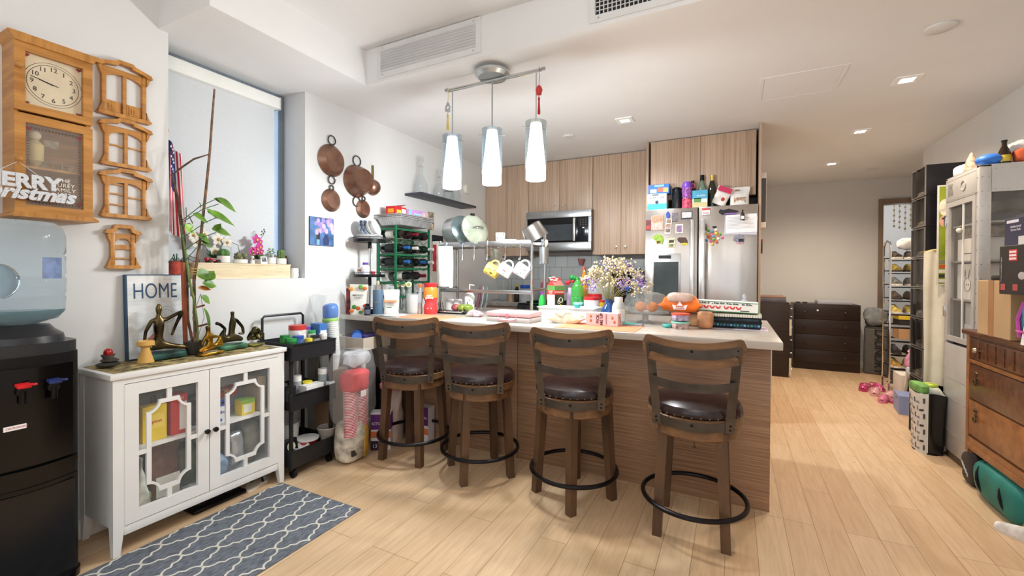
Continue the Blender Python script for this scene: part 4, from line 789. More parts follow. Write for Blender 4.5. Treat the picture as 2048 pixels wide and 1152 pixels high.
for i,(dx,dy,tl) in enumerate(((-.085,-.02,1),(-.055,-.012,1),(-.02,.0,1),(.018,.012,1))):
    o=ob('bowl',None,(lathe([(.0,0),(.028,.0),(.052,.018),(.066,.04),(.064,.041),(.048,.02),(.026,.005),(0,.005)],36),bl_ if i<2 else whtgl),loc=(-2.615+dx*1.0,2.63+dy,zt+.099),rot=(0,1.2,.35)); tag(o,['leftmost blue-speckled bowl leaning on the plate stack','second blue-speckled bowl leaning on the plate stack','third bowl from the left, white, leaning on the plate stack','front white bowl leaning on the plate stack'][i],'bowl','plates and bowls on the tiered stand')
zm=ZT+.297
bottle('pill_bottle','orange pill bottle with white label on the middle tray of the tiered stand','pill bottle',-2.655,2.575,[(.023,0),(.023,.05),(.02,.055)],m('d97a24',.2,al=.85),zm,([(.024,.055),(.024,.068),(.0001,.069)],wht),(.0235,.01,.04,wht))
bottle('supplement_bottle','white supplement bottle with a purple lid on the middle tray of the stand','bottle',-2.60,2.575,[(.031,0),(.032,.005),(.032,.075),(.02,.09)],whtgl,zm,([(.022,.09),(.022,.108),(.0001,.109)],m('5c3a96',.4)),(.0325,.02,.06,m('dcdff0',.5,n=.1,ns=60)))
bottle('medicine_bottle','dark medicine bottle behind the orange one on the middle tray','bottle',-2.675,2.65,[(.02,0),(.02,.06),(.012,.07)],m('2a2422',.3),zm,([(.014,.07),(.014,.085),(.0001,.086)],black))
bottle('small_jar','small red and white jar at the right of the middle tray','jar',-2.545,2.60,[(.016,0),(.017,.04)],m('c03a44',.4),zm,([(.017,.04),(.017,.052),(.0001,.053)],wht))
bottle('ink_bottle','small square-shouldered dark bottle at the foot of the tiered stand','bottle',-2.495,2.49,[(.022,0),(.024,.005),(.024,.06),(.014,.072)],m('20222e',.2,n=.1),ZT,([(.015,.072),(.015,.088),(.0001,.089)],black),(.0245,.012,.045,m('5a5e72',.5,n=.2,ns=50)))
k=bottle('insulated_flask','tall slate blue insulated flask with a steel cap beside the tiered stand','flask',-2.44,2.545,[(.036,0),(.038,.006),(.038,.185),(.034,.195)],m('4b637a',.5,n=.03),ZT,([(.034,.195),(.034,.228),(.03,.232),(.0001,.232)],steelh))
txt('hint',.018,m('b9a070',.4,.5),k,(0,-.0385,.1)); o=ob('gold_knob',k,(lathe([(.012,.232),(.014,.245),(.008,.262),(.0001,.265)],14),m('b9a884',.4,.4)))
t=pouch('powder_pouch','white powder pouch with a peach fruit picture beside the blue flask','pouch',-2.355,2.60,.125,.045,.195,m('ece6dc',.4,n=.03),seed=6,am=.003,rz=LR)
ob('printed_fruit',t,(ball(.045,(0,-.012,.04),(1,.28,.55),16),m('e59a68',.4,n=.2))); ob('printed_band',t,(box(-.05,.05,-.0262,-.0245,.10,.115),m('e8a070',.4))); txt('MACA\nPOWDER',.015,m('4a4f58',.5),t,(0,-.0265,.085)); ob('green_mark',t,(box(-.03,.01,-.0262,-.025,.058,.064),m('4f8a5a',.5)))
o=ob('magazine',None,(box(-.12,.12,-.09,.09,0,.006,.001),m('c9ced6',.35,n=.4,ns=14)),loc=(-2.31,2.535,ZT+.0005),rot=(0,0,.1)); tag(o,'blue and white magazine lying flat on the bar beside the left placemat','magazine')
o.location=(-2.33,2.56,ZT+.0025); 
t=T('food_tub','clear plastic food tub standing right of the powder pouch','tub',(-2.30,2.80,ZT),LR); ob('tub_body',t,(lathe([(.05,0),(.056,.01),(.062,.15),(.058,.15),(.052,.012),(0,.01)],4 and 28),plasf)); ob('lid',t,(lathe([(.064,.15),(.064,.16),(0,.161)],28),plas)); ob('contents',t,(lathe([(.05,.012),(.052,.05),(0,.052)],24),m('e6e0cc',.8)))
for i,(u,l) in enumerate(((797,'leftmost of three small cream and green mugs in a row behind the tub'),(808,'middle of three small cream and green mugs behind the tub'),(819,'rightmost of three small cream and green mugs behind the tub'))):
    t=T('small_mug',l,'mug',(PX(u,3.0),3.0,ZT),LR); ob('mug_body',t,(lathe([(.018,0),(.021,.02),(.021,.21),(.018,.21),(.018,.03)],20),m('8f9690',.4,n=.3,ns=30))); ob('round_badge',t,(xf(cyl(.026,-.004,.004,26),(0,-.024,.225),(pi/2,0,0)),m('e6dfc0',.5))); ob('badge_centre',t,(xf(cyl(.014,0,.002,20),(0,-.028,.225),(pi/2,0,0)),m('a6b26a',.5)))
    t['label']=l.replace('mugs','round-badged sticks'); t['category']='badge'; t.name='badge_stick'
k=bottle('spice_bottle','slim bottle with an orange to yellow layered filling beside the red bottle','bottle',-2.235,2.80,[(.02,0),(.022,.004),(.022,.14),(.014,.18),(.013,.21)],m('cfd4d6',.1,al=.5),ZT,([(.016,.21),(.018,.235),(.0001,.236)],m('e0703a',.4)))
ob('filling',k,(lathe([(.02,.004),(.02,.05),(0,.05)],20),m('d8922e',.4)),(lathe([(.02,.05),(.02,.085),(0,.085)],20),m('7a3420',.4)))
bottle('squeeze_bottle','pale slim bottle just left of the red protein bottle','bottle',-2.185,2.79,[(.018,0),(.019,.01),(.019,.1),(.01,.13)],m('bcd0cc',.3,n=.2,ns=30),ZT,([(.01,.13),(.01,.15),(.004,.165)],wht))
k=bottle('protein_bottle','large red and orange plastic supplement bottle with a waist, left of the dish rack','bottle',PX(861,2.82),2.82,[(.052,0),(.056,.008),(.056,.07),(.05,.085),(.048,.10),(.056,.125),(.056,.19),(.045,.215)],m('cf3a3c',.25,n=.05,coat=.3),ZT,([(.048,.215),(.05,.22),(.05,.243),(.047,.247),(.0001,.247)],m('b8262c',.4)))
ob('orange_band',k,(lathe([(.0565,.13),(.0565,.19),(.046,.214)],28)[0:1]+(lathe([(.0565,.13),(.0565,.19),(.046,.214)],28)[1][:-2],),m('e58a34',.3,n=.05))); txt('ogno\nJDING',.022,m('f6efe6',.5),k,(0,-.0578,.14),bold=.0004); txt('o  o',.024,m('f6efe6',.5),k,(0,-.0572,.05))
# --- wine rack
green=m('1f6b46',.4,.2,n=.08); t=T('wine_rack','tall green metal wine rack full of bottles against the left wall','wine rack',(-2.645,3.09,ZT)); RX,RY,RZ=.095,.225,.73
for a in(-1,1):
    for b_ in(-1,1): ob('post',t,(box(a*RX-.008,a*RX+.008,b_*RY-.008,b_*RY+.008,0,RZ),green))
for z in(.70,.48,.36,.24,.12): ob('frame_rail',t,(join(*[box(-RX+.008,RX-.008,b_*RY-.004,b_*RY+.004,z-.007,z+.007) for b_ in(-1,1)],*[box(a*RX-.004,a*RX+.004,-RY+.008,RY-.008,z-.007,z+.007) for a in(-1,1)]),green))
for z in(.61,.49,.37,.25,.13):
    for a in(-1,1): ob('wavy_wire',t,(tube([(a*(RX-.012),-RY+.008+i*(2*RY-.016)/32,z-.012+.014*cos(i*pi/4)) for i in range(33)],.003,6),green))
bpro=[(.0001,0),(.034,.0),(.037,.005),(.037,.185),(.033,.21),(.015,.235),(.0135,.295),(.0001,.296)]
wine=[m('101412',.08,n=.2,coat=.5),m('16261a',.08,n=.2,coat=.5),m('2a1216',.1,n=.2,coat=.5)]
def wineb(mt,lc,cc):
    t=T('wine_bottle','x','wine bottle',(0,0,0)); ob('glass_body',t,(lathe(bpro[:6]+[(.0135,.25),(.0001,.251)],24),mt)); ob('foil_capsule',t,(lathe([(.0145,.245),(.0148,.296),(.0001,.2965)],18),m(cc,.35,.3))); q=lathe([(.0374,.06),(.0374,.15)],24); ob('paper_label',t,((q[0],q[1][:-2]),m(lc,.6,n=.1,ns=60))); return t
protos=[wineb(wine[0],'e8e4dc','1c1c1e'),wineb(wine[1],'e3e6e0','dadad4'),wineb(wine[2],'d9d4c2','7a1c28'),wineb(wine[0],'2a2a30','2e5fa8')]
rows=['top','second','third','fourth','lowest']; pos=['nearest the camera','second from the camera','third from the camera','farthest back']
n_=0
for ri,z in enumerate((.635,.515,.395,.275)):
    for ci,y in enumerate((-.165,-.055,.055,.165)):
        if ri==3 and ci in(0,3): continue
        p=protos[(ri*3+ci*2+ri//2)%4]; lab='wine bottle lying in the %s row of the green rack, %s'%(rows[ri],pos[ci]); flip=(ri+ci)%3==0
        loc=(-2.645+(.105 if flip else -.105),3.09+y,ZT+z+.0255); rot=(0,(-pi/2 if flip else pi/2),0)
        if p['label']=='x': q=p; q.location=loc; q.rotation_euler=rot; q['label']=lab; q['group']='wine bottles lying in the green rack'
        else: q=dup(p,loc,label=lab,group='wine bottles lying in the green rack',rot=rot)
# foil trays and boxes on top of rack
foil=m('c9c9ca',.38,.7,n=.12,ns=50,st=(1,1,.2),b=.15)
def foiltray(z,label,first=None):
    if first: return dup(first,(-2.60,3.05,z),label=label,group='foil roasting trays stacked on the wine rack')
    V,F_=grid(lambda u,v:(0,0,0),1,1); 
    def ringp(w,l,z_,fl=0,n=20):
        P=[]
        for k in range(4*n):
            s,q=divmod(k,n); f=q/n
            c=[(-w,-l),(w,-l),(w,l),(-w,l)]; a,b_=c[s],c[(s+1)%4]; x=a[0]+(b_[0]-a[0])*f; y=a[1]+(b_[1]-a[1])*f
            g_=1+(fl if k%2 else -fl); P.append((x*g_,y*g_,z_))
        return P
    rs=[ringp(.105,.19,0,.008),ringp(.125,.215,.055,.008),ringp(.127,.217,.057),ringp(.14,.23,.058),ringp(.14,.23,.066),ringp(.135,.225,.066)]
    V=[p for r in rs for p in r]; N_=80; Fc=[(j*N_+i,j*N_+(i+1)%N_,(j+1)*N_+(i+1)%N_,(j+1)*N_+i) for j in range(5) for i in range(N_)]; Fc.append(tuple(range(N_))[::-1])
    o=ob('foil_tray',None,((V,Fc),foil),loc=(-2.60,3.05,z),ang=20); return tag(o,label,'foil tray','foil roasting trays stacked on the wine rack')
ft=foiltray(ZT+.7305,'lowest foil roasting tray on top of the wine rack'); foiltray(ZT+.7435,'middle foil roasting tray of the stack on the wine rack',ft); foiltray(ZT+.7565,'top foil roasting tray of the stack, under the red and pink boxes',ft)
zf=ZT+.8245
k=bx('snack_box','red snack box with bright cartoon-style print on top of the foil trays','box',-2.62,2.95,zf,.10,.16,.07,'c4262c',.12,None,None,[('+x',.1,.5,.15,.6,'e8c03a'),('+x',.55,.95,.0,.8,'f0e8e0'),('-y',.2,.8,.2,.7,'e39a2c')])
o=ob('open_flap',k,(xf(box(-.05,.05,0,.08,0,.002),(0,-.0,.071),(.35,0,0)),m('c4262c',.5)))
k=bx('storage_bag_box','pink and purple box of storage bags lying on the foil trays','box',-2.585,3.145,zf,.09,.22,.06,'c08ac8',-.08,None,None,[('+x',0,.16,0,1,'7ac0d8'),('+x',.3,.72,.25,.6,'4f9ec4'),('+x',.78,.95,.2,.8,'e0b8a8'),('top',0,1,0,.2,'7ac0d8')])
side_txt(k,'STORAGE',.022,'eef4f8','+x',.09,.22,.06,.51,.42)
# small things under / right of the rack on the bar
k=bx('spice_box','small dark and gold carton standing under the wine rack shelf end','box',-2.41,3.03,ZT,.06,.07,.16,'2b2a26',.3,None,None,[('-y',.1,.9,.05,.3,'c9b26a'),('-y',.15,.6,.4,.8,'3a4f8a')])
bottle('vitamin_bottle','white bottle with purple lid behind the badge sticks, near the wine rack','bottle',-2.33,3.08,[(.028,0),(.028,.13),(.02,.145)],whtgl,ZT,([(.022,.145),(.022,.165),(.0001,.166)],m('6a3f9a',.4)),(.0285,.03,.11,m('d4cfe6',.5,n=.2,ns=40)))
bottle('glass_canister','clear glass canister with a metal lid left of the paper towel','canister',-2.25,3.06,[(.032,0),(.033,.2)],glass,ZT,([(.034,.2),(.034,.225),(.0001,.226)],steelh))
k=bx('stacked_carton','tall narrow white and red carton beside the wine rack end post','box',-2.475,3.35,ZT,.06,.08,.62,'ddd8cc',0,None,None,[('-y',.1,.8,.55,.95,'b8353a'),('-y',.1,.8,.1,.3,'b8353a')])
# --- floor clutter near the left end of the bar comes later; dish rack
t=T('dish_rack','two-tier stainless over-sink dish rack with hooks, standing on the bar','dish rack',(-1.82,3.22,ZT)); HX=.43; HY=.13; zs=.545
for a in(-1,1):
    for b_ in(-1,1): ob('post',t,(cyl(.0125,0,.66 if a>0 else .6,14,(a*HX,b_*HY,0)),chrome),(cyl(.018,0,.012,14,(a*HX,b_*HY,0)),black))
    ob('side_bar',t,(tube([(a*HX,-HY,.2),(a*HX,HY,.2)],.008,8),chrome)); ob('side_bar',t,(tube([(a*HX,-HY,zs),(a*HX,HY,zs)],.008,8),chrome))
ob('front_rail',t,(box(-HX,HX,-HY-.016,-HY-.012,zs+.0,zs+.04,.001),steel)); ob('back_rail',t,(box(-HX,HX,HY+.012,HY+.016,zs,zs+.04,.001),steel))
ob('lower_bar',t,(box(-HX,HX,-HY-.016,-HY-.004,.165,.192,.003),steel))
ob('wire_shelf',t,(join(*[tube([(-HX,-HY+i*HY/6,zs+.005),(HX,-HY+i*HY/6,zs+.005)],.002,6) for i in range(13)],*[tube([(-HX+i*HX/6,-HY,zs),(-HX+i*HX/6,HY,zs)],.003,6) for i in range(13)]),chrome))
for u in(892,925,948,974,1010,1040): x=PX(u,3.07)+1.82; ob('hook',t,(tube([(x,-HY-.018,zs+.045),(x,-HY-.022,zs-.03),(x,-HY-.022,zs-.095),(x,-HY-.03,zs-.115),(x,-HY-.042,zs-.115),(x,-HY-.047,zs-.1)],.0028,6),chrome))
# mugs on hooks
def mug(label,x,cm,prm,rot):
    t=T('hanging_mug',label,'mug',(x,3.045,ZT+.385),0,'mugs hanging from the dish rack hooks',rot)
    ob('mug_body',t,(lathe([(.0,-.085),(.034,-.085),(.038,-.08),(.041,0),(.038,0),(.035,-.075),(0,-.078)],32),cm))
    ob('handle',t,(tube([(.034+.034*sin(a),0,-.041+.030*cos(a)) for a in[pi*k/10 for k in range(11)]],.0055,8),cm)); 
    for i,(a,z,s,c) in enumerate(prm): ob('printed_mark',t,(ball(s,(.0385*cos(a),.0385*sin(a),z),(.35,.35,1),10),m(c,.4)))
    return t
# handles up on the hook
def hm(label,u,cm,prm,tw):
    x=PX(u,3.03); t=mug(label,x,cm,prm,(0,0,0)); t.rotation_euler=(0,-pi/2+.55,tw); t.scale=(1.25,1.25,1.25); t.location=(x-.035*cos(tw),3.02,ZT+zs-.170); return t
hm('yellow and green printed mug with a pink handle hanging from the rack',982,m('e6c763',.3,n=.2,ns=12),[(-1.4,-.03,.012,'5a9a3a'),(-1.9,-.05,.012,'2a2a2a'),(-1.2,-.06,.01,'8a5a2a'),(-2.2,-.02,.01,'3a7a3a')],.25)
hm('white mug with red lettering hanging second along the rack',1008,whtgl,[(-1.6,-.04,.013,'c84a5a'),(-1.2,-.05,.009,'d8707a'),(-2.1,-.045,.009,'4a9a6a')],.3)
hm('blue and pink face mug hanging nearest the right end of the rack',1041,m('e9ecf6',.2,n=.05),[(-1.5,-.03,.014,'8f96e0'),(-1.9,-.05,.009,'2f8a6a'),(-1.2,-.06,.012,'6a7ad8'),(-2.3,-.03,.01,'d8607a')],.25)
t=T('paper_towel','white paper towel roll hanging upright at the left end of the dish rack','paper towel roll',(PX(890,2.99),2.99,ZT+.215)); ob('roll',t,(lathe([(.012,0),(.058,0),(.06,.004),(.06,.325),(.058,.33),(.012,.33)],40),m('efefee',.8,n=.03,ns=80,b=.5))); ob('hanging_sheet',t,(grid(lambda u,v:(.061+.004*sin(v*3),-.03+u*.05,.33-v*.34),4,8,.001),m('efefee',.8,n=.03,ns=80))); ob('holder_rod',t,(cyl(.006,-.02,.36,10),chrome))
# pots and lids on the upper shelf
zr=ZT+zs+.0105
def disc(name,label,cat,u,Y,R,prof,mt,rot,hz,extra=None):
    t=T(name,label,cat,(PX(u,Y),Y,zr+hz),0,None,rot); ob('body',t,(lathe(prof,44),mt)); 
    if extra: extra(t)
    return t
pt_=m('c9cccd',.3,.85,n=.06,ns=4)
disc('stock_pot','large steel pot lying on its side at the left end of the dish rack shelf','pot',903,3.20,.13,[(.0001,0),(.115,0),(.12,.01),(.12,.14),(.126,.143),(.126,.147),(.116,.145),(.115,.02),(0,.015)],pt_,(pi/2-.12,0,1.35),.128,lambda t:[ob('loop_handle',t,(tube([(.118,-.03,.11),(.15,-.025,.11),(.15,.025,.11),(.118,.03,.11)],.005,8),chrome))])
disc('pot_lid','steel pot lid standing on edge between the pot and the glass lid','lid',927,3.12,.13,[(.0001,0),(.11,.0),(.128,-.004),(.13,.004),(.11,.022),(.04,.035),(.0001,.038)],m('7f9296',.25,.9,n=.1),(pi/2-.25,0,1.25),.13)
def lidx(t): ob('knob_handle',t,(tube([(-.05,0,.035),(-.045,0,.06),(0,0,.068),(.045,0,.06),(.05,0,.035)],.006,8),chrome)); ob('steel_rim',t,(ring(.13,.004,(0,0,.002),48,8),chrome)); ob('black_clip',t,(box(-.02,.02,.12,.14,.0,.015,.004),black))
disc('glass_pan_cover','round glass pan lid with a steel rim and arched handle on the dish rack','lid',949,3.09,.13,[(.0001,.036),(.06,.03),(.11,.014),(.128,0),(.126,-.002),(.108,.01),(.05,.027),(.0001,.032)],m('a9b09c',.08,al=.45,n=.15),(pi/2-.3,.0,1.2),.13,lidx)
k=bottle('printed_tumbler','white tumbler with yellow, black and orange print on the dish rack shelf','cup',PX(1000,3.2),3.2,[(.035,0),(.04,.105),(.037,.105),(.033,.01),(0,.008)],whtgl,zr)
for i in range(9): a=-2.6+i*.33; ob('printed_mark',k,(ball(.011,(.038*cos(a),.038*sin(a),.03+.03*(i%3)),(.35,.35,1),10),m(['d8b82e','3a3f4a','d8702e','5a9a5a'][i%4],.4)))
o=ob('white_bowl',None,(lathe([(.03,.05),(.055,.048),(.075,.01),(.078,0),(.074,.0),(.05,.044),(0,.045)],32),whtgl),loc=(PX(1020,3.22),3.22,zr)); tag(o,'upturned white bowl behind the saucepan handle on the dish rack','bowl')
t=T('saucepan','upside-down steel saucepan with a long handle tilted at the right end of the rack','saucepan',(PX(1068,3.15),3.15,zr+.085),0,None,(rad(12),rad(-28),rad(10)))
ob('pan_body',t,(lathe([(.0001,.075),(.065,.075),(.082,.066),(.095,-.05),(.098,-.052),(.092,-.052),(.078,.06),(0,.068)],44),m('a39f9b',.25,.95,n=.1,ns=4))); ob('dark_inside',t,(lathe([(.0905,-.05),(.077,.058),(.0001,.066)],44),m('1c1c1e',.5))); ob('long_handle',t,(tube([(-.085,0,-.02),(-.12,0,0),(-.2,.0,.045),(-.26,0,.075),(-.28,0,.06)],[.008,.007,.007,.008,.008],8),chrome))
k=T('utensil_holder','steel utensil cup hanging at the right end of the dish rack','utensil holder',(PX(1087,3.08),3.08,ZT+.40)); ob('cup',k,(lathe([(.0,0),(.036,0),(.036,.125),(.034,.125),(.034,.005)],28),steel)); ob('fork',k,(join(tube([(0,0,.02),(-.012,0,.15)],.003,6),*[tube([(-.012+(i-1.5)*.006,0,.15),(-.012+(i-1.5)*.006,0,.185)],.0015,5) for i in range(4)],box(-.023,-.001,-.002,.002,.146,.152)),steel)); ob('wooden_spoon',k,(join(tube([(.01,0,.02),(.018,0,.14)],.004,6),ball(.018,(.02,0,.16),(.8,.3,1.3),12)),m('d8c09a',.6))); ob('mount_arm',k,(tube([(-.036,0,.11),(-.055,.02,.12)],.004,6),chrome))
k=bx('coral_soap_dish','small pale pink box on the wire shelf of the dish rack','box',PX(985,3.15),3.15,zr-.0+.0,.08,.05,.025,'e2c4c2'); k.name='soap_box'
# lower area of rack: drainer, mangoes, soap bottle, plates
t=T('dish_drainer','black wire dish drainer with a steel rim at the left end under the rack','dish drainer',(PX(905,2.98)+.02,3.0,ZT),0)
ob('tray',t,(box(-.17,.15,-.10,.10,0,.012,.004),blackmetal)); ob('rim',t,(tube([(-.17,-.1,.13),(-.155,-.105,.04),(-.12,-.108,.016),(.12,-.108,.016),(.14,-.1,.03)],.006,8),chrome)); ob('wire_divider',t,(join(*[tube([(-.15+i*.02,-.1,.015),(-.165+i*.02,-.1,.09)],.0025,5) for i in range(6)]),black))
for i,(u,Y,c,l) in enumerate(((912,2.955,'a85a5c','reddish mango leftmost in front of the dish drainer'),(924,2.95,'8a9a3e','green mango in the middle of the three in the drainer'),(936,2.96,'7f963a','green mango rightmost in the drainer, next to the pink bag'))):
    o=ob('mango',None,(ball(.036,(0,0,.030),(1.15,.9,.82),22),m(c,.3,n=.35,ns=14)),loc=(PX(u,Y),Y,ZT+.0185)); o.rotation_euler=(0,0,.4*i); tag(o,l,'mango')
k=bottle('soap_dispenser','white pump soap bottle with green and black print under the dish rack','soap bottle',PX(939,3.15),3.15,[(.04,0),(.043,.01),(.043,.13),(.03,.155),(.014,.165)],m('ebeee8',.3,n=.02),ZT,([(.015,.165),(.015,.185),(.0001,.186)],m('d8c27a',.4))); ob('pump',k,(tube([(0,0,.186),(0,0,.225),(.0,0,.228),(.04,-.012,.222)],.005,8),wht)); 
for i,c in enumerate(('2f7a4a','1e1e22','c03a3a','2f7a4a','1e1e22')): ob('printed_mark',k,(ball(.013,(.0425*cos(-2.4+i*.45),.0425*sin(-2.4+i*.45),.05+.025*(i%3)),(.3,.3,1),10),m(c,.4)))
pl=lathe([(.0,0),(.07,.0),(.105,.012),(.107,.015),(.07,.005),(0,.004)],40)
for i,(u,c,l) in enumerate(((960,'8a3350','maroon plate standing on edge in the drying rack'),(966,'e6e6e6','white plate standing just right of the maroon plate'),(974,'9db3b6','blue grey plate standing at the right of the three plates'))):
    o=ob('drying_plate',None,(pl,m(c,.25)),loc=(PX(u,3.26),3.26,ZT+.1085),rot=(pi/2-.15,0,-.95)); tag(o,l,'plate')
for i,(u,l) in enumerate(((900,'white upturned cup behind the dish drainer, left one'),(916,'white upturned cup behind the dish drainer, right one'))):
    o=ob('upturned_cup',None,(lathe([(.042,0),(.038,.09),(.03,.098),(0,.1)],28),whtgl),loc=(PX(u,3.2),3.2,ZT)); tag(o,l,'cup')
t=pouch('pink_net_bag','pink and white striped packet lying between the mangoes and the pink case','packet',PX(950,2.80),2.80,.13,.07,.05,m('d9b4bc',.3,n=.4,ns=40),seed=12,rz=.2)
o=ob('grey_cloth',None,(crump(grid(lambda u,v:(-.06+.12*u*(1-.5*abs(v-.5)),.01*sin(u*9),.0+.2*v),12,14,.003),.006,14,3),m('b3b1a4',.8,n=.15,ns=40)),loc=(PX(992,3.352+.02),3.375,ZT+.335)); o.name='hanging_dishcloth'; tag(o,'grey mesh dishcloth hanging from the back of the dish rack behind the mugs','dishcloth')
# pink case
t=T('cosmetic_case','flat pink and grey plastic case with a pink handle on the bar centre','case',(-1.335,2.68,ZT),-.02)
ob('case_base',t,(box(-.165,.165,-.1,.1,0,.034,.008),m('c2bcbc',.3))); ob('case_lid',t,(box(-.165,.165,-.1,.1,.036,.068,.008),m('e8b4b8',.3))); ob('handle',t,(tube([(-.065,-.1,.03),(-.06,-.118,.022),(-.045,-.125,.018),(.045,-.125,.018),(.06,-.118,.022),(.065,-.1,.03)],.006,8),m('e39aa4',.3))); ob('latch',t,(xf(cyl(.012,0,.006,18),(0,-.1,.045),(pi/2,0,0)),m('dc8a94',.3))); ob('patterned_top',t,(box(-.14,.14,-.08,.08,.068,.0695),m('c9c9e2',.3,n=.35,ns=60)))
# tub, cloth bag, box
t=T('plastic_tub','long translucent white plastic tub behind the cream cloth bag','tub',(PX(1140,2.98),2.98,ZT)); ob('tub_shell',t,(join(box(-.2,.2,-.1,.1,0,.006),box(-.2,.2,-.1,-.096,.006,.085),box(-.2,.2,.096,.1,.006,.085),box(-.2,-.196,-.096,.096,.006,.085),box(.196,.2,-.096,.096,.006,.085),fr(-.21,.21,-.11,.11,.012,.085,.09,'z')),m('e9ecee',.3,al=.75,n=.02)))
t=pouch('cloth_pouch','crumpled cream fabric pouch lying on the bar beside the pink almond box','pouch',PX(1131,2.72),2.73,.24,.11,.085,m('dcd3bf',.8,n=.08,ns=20,b=.4),seed=14,am=.009,rz=.05); ob('drawstring',t,(tube([(-.1,-.03,.06),(-.04,-.05,.07),(.03,-.045,.075),(.09,-.02,.06)],.002,5),m('c9bfa8',.8)))
k=bx('almond_box','pink snack box reading PICK ME UP with almond pictures, on the orange placemat','box',PX(1208,2.73)-.005,2.735,ZT+.0025,.205,.075,.078,'e2bcc0',-.04)
txt('PICK\nME UP',.027,m('4a2630',.5),k,(-.012,-.0385,.04),(pi/2,-pi/2,0),bold=.0006); txt('ALMONDS',.013,m('6a3440',.5),k,(.03,-.0385,.04),(pi/2,-pi/2,0))
for a,b_ in((-.07,.055),(-.07,.028),(.068,.05),(.082,.025)): ob('almond_print',k,(ball(.011,(a,-.0375,b_),(.7,.15,1),12),m('b8713e',.5)))
for a,b_ in((.0,.05),(.02,.03)): ob('almond_print',k,(ball(.009,(.1028,a,b_),(.15,.7,1),12),m('7a4030',.5)))
bottle('white_supplement_jar','clear white-lidded supplement bottle behind the pink almond box','bottle',PX(1237,2.86),2.86,[(.038,0),(.041,.006),(.041,.115),(.032,.14),(.024,.145)],m('cfd4d2',.15,al=.8,n=.03),ZT,([(.027,.145),(.027,.175),(.0001,.176)],whtgl),(.0415,.02,.1,m('eef0ea',.5,n=.06,ns=30)))
# drinks cluster
k=T('juice_carton','gable-top carton reading ECONOPAC with red and green bands','carton',(PX(1111,3.14),3.14,ZT),1.05)
ob('carton_body',k,(box(-.045,.045,-.045,.045,0,.235),m('efd9c6',.5,n=.04))); ob('dark_side',k,(box(-.045,.045,-.0465,-.045,0,.2),m('4d4433',.5,n=.5,ns=30))); k2=ob('gable',k,(pr([(-.045,.235),(.045,.235),(0,.275),],-.045,.045,'x'),m('c8403a',.5)),(box(-.045,.045,-.003,.003,.27,.295),m('c8403a',.5)))
for z0,z1,c in((.2,.235,'5a8a4a'),(.168,.2,'c8342e')): ob('colour_band',k,(join(box(-.0465,.0465,-.0475,-.0465,z0,z1),box(-.0475,-.0465,-.0475,.0465,z0,z1)),m(c,.5)))
txt('ECONOPAC',.017,m('f4ece0',.5),k,(.0,-.0485,.184)); txt('ECONO\nPACK',.014,m('f4ece0',.5),k,(-.0485,0,.184),(pi/2,0,-pi/2)); ob('white_outline',k,(join(ring(.018,.003,(.012,-.0475,.125),20,5,'y'),ring(.012,.0025,(-.005,-.0475,.11),20,5,'y'),ring(.022,.003,(-.008,-.0475,.045),20,5,'y')),m('e0dccb',.5)),(ball(.01,(.012,-.0475,.085),(1,.2,1),10),m('d8b82e',.5))); ob('white_bow',k,(join(*[ball(.02,(-.02+.03*cos(i*1.25),.03*sin(i*1.25)*.4,.285+.012*sin(i*1.25)),(1,.3,.3),8) for i in range(5)]),wht))
def petb(name,label,u,Y,h,r,mt,cc,lb,liq=None,rz=.2):
    k=bottle(name,label,'soda bottle',PX(u,Y),Y,[(r*.8,0),(r,.015),(r,h*.35),(r*.94,h*.45),(r,h*.55),(r*.9,h*.72),(r*.5,h*.87),(.013,h*.93),(.013,h*.96)],mt,ZT,([(.0155,h*.95),(.0155,h),(.0001,h+.001)],m(cc,.4)),(r*1.01,h*.32,h*.52,lb),rz)
    if liq: ob('liquid',k,(lathe([(r*.78,.004),(r*.97,.018),(r*.97,h*.34),(r*.91,h*.45),(r*.96,h*.5),(0,h*.5)],28),liq))
    return k
petb('soda_bottle','green lemon-lime soda bottle with a green cap behind the tub',1155,3.16,.30,.05,m('3fae4a',.08,al=.55,n=.05),'2f8a3a',m('3f9a4a',.4,n=.4,ns=20),m('58b84c',.2,al=.7))
petb('cola_bottle','large cola bottle with a red cap and red label behind the red-lidded jar',1189,3.26,.335,.055,m('cfd4d4',.08,al=.35,n=.02),'c8262c',m('c8262c',.35,n=.15,ns=30),m('1c0f0c',.2))
bottle('oil_bottle','tall amber oil bottle behind the green soda bottle','bottle',PX(1168,3.34),3.34,[(.034,0),(.036,.01),(.036,.22),(.03,.27),(.015,.33),(.014,.36)],m('c98a2c',.1,al=.75,n=.1),ZT,([(.016,.355),(.016,.38),(.0001,.381)],m('9a4a44',.5)))
k=bottle('jar','white jar with a red lid and a blue car picture between cola and tub','jar',PX(1182,3.03)+.0,3.125-.02,[(.055,0),(.058,.005),(.058,.135)],m('e8e8ea',.3,n=.03),ZT,([(.059,.135),(.059,.155),(.0001,.156)],m('c02a30',.35))); k.location=(PX(1183,3.12),3.125,ZT)
ob('printed_picture',k,(ball(.02,(.025,-.053,.07),(1,.25,.6),12),m('2f5aa0',.4)))
bottle('spice_tin','yellow and red spice tin right of the red-lidded jar','tin',PX(1206,3.16),3.14,[(.026,0),(.026,.12)],m('e0b030',.4,n=.3,ns=30),ZT,([(.027,.12),(.027,.135),(.0001,.136)],m('c23a30',.4)))
bottle('teal_tub','small teal plastic tub in front of the green soda bottle','tub',PX(1156,3.08)-.005,3.10-.0,[(.028,0),(.032,.1)],m('36a39a',.4),ZT,([(.034,.1),(.034,.115),(.0001,.116)],m('9fd4d6',.4)))
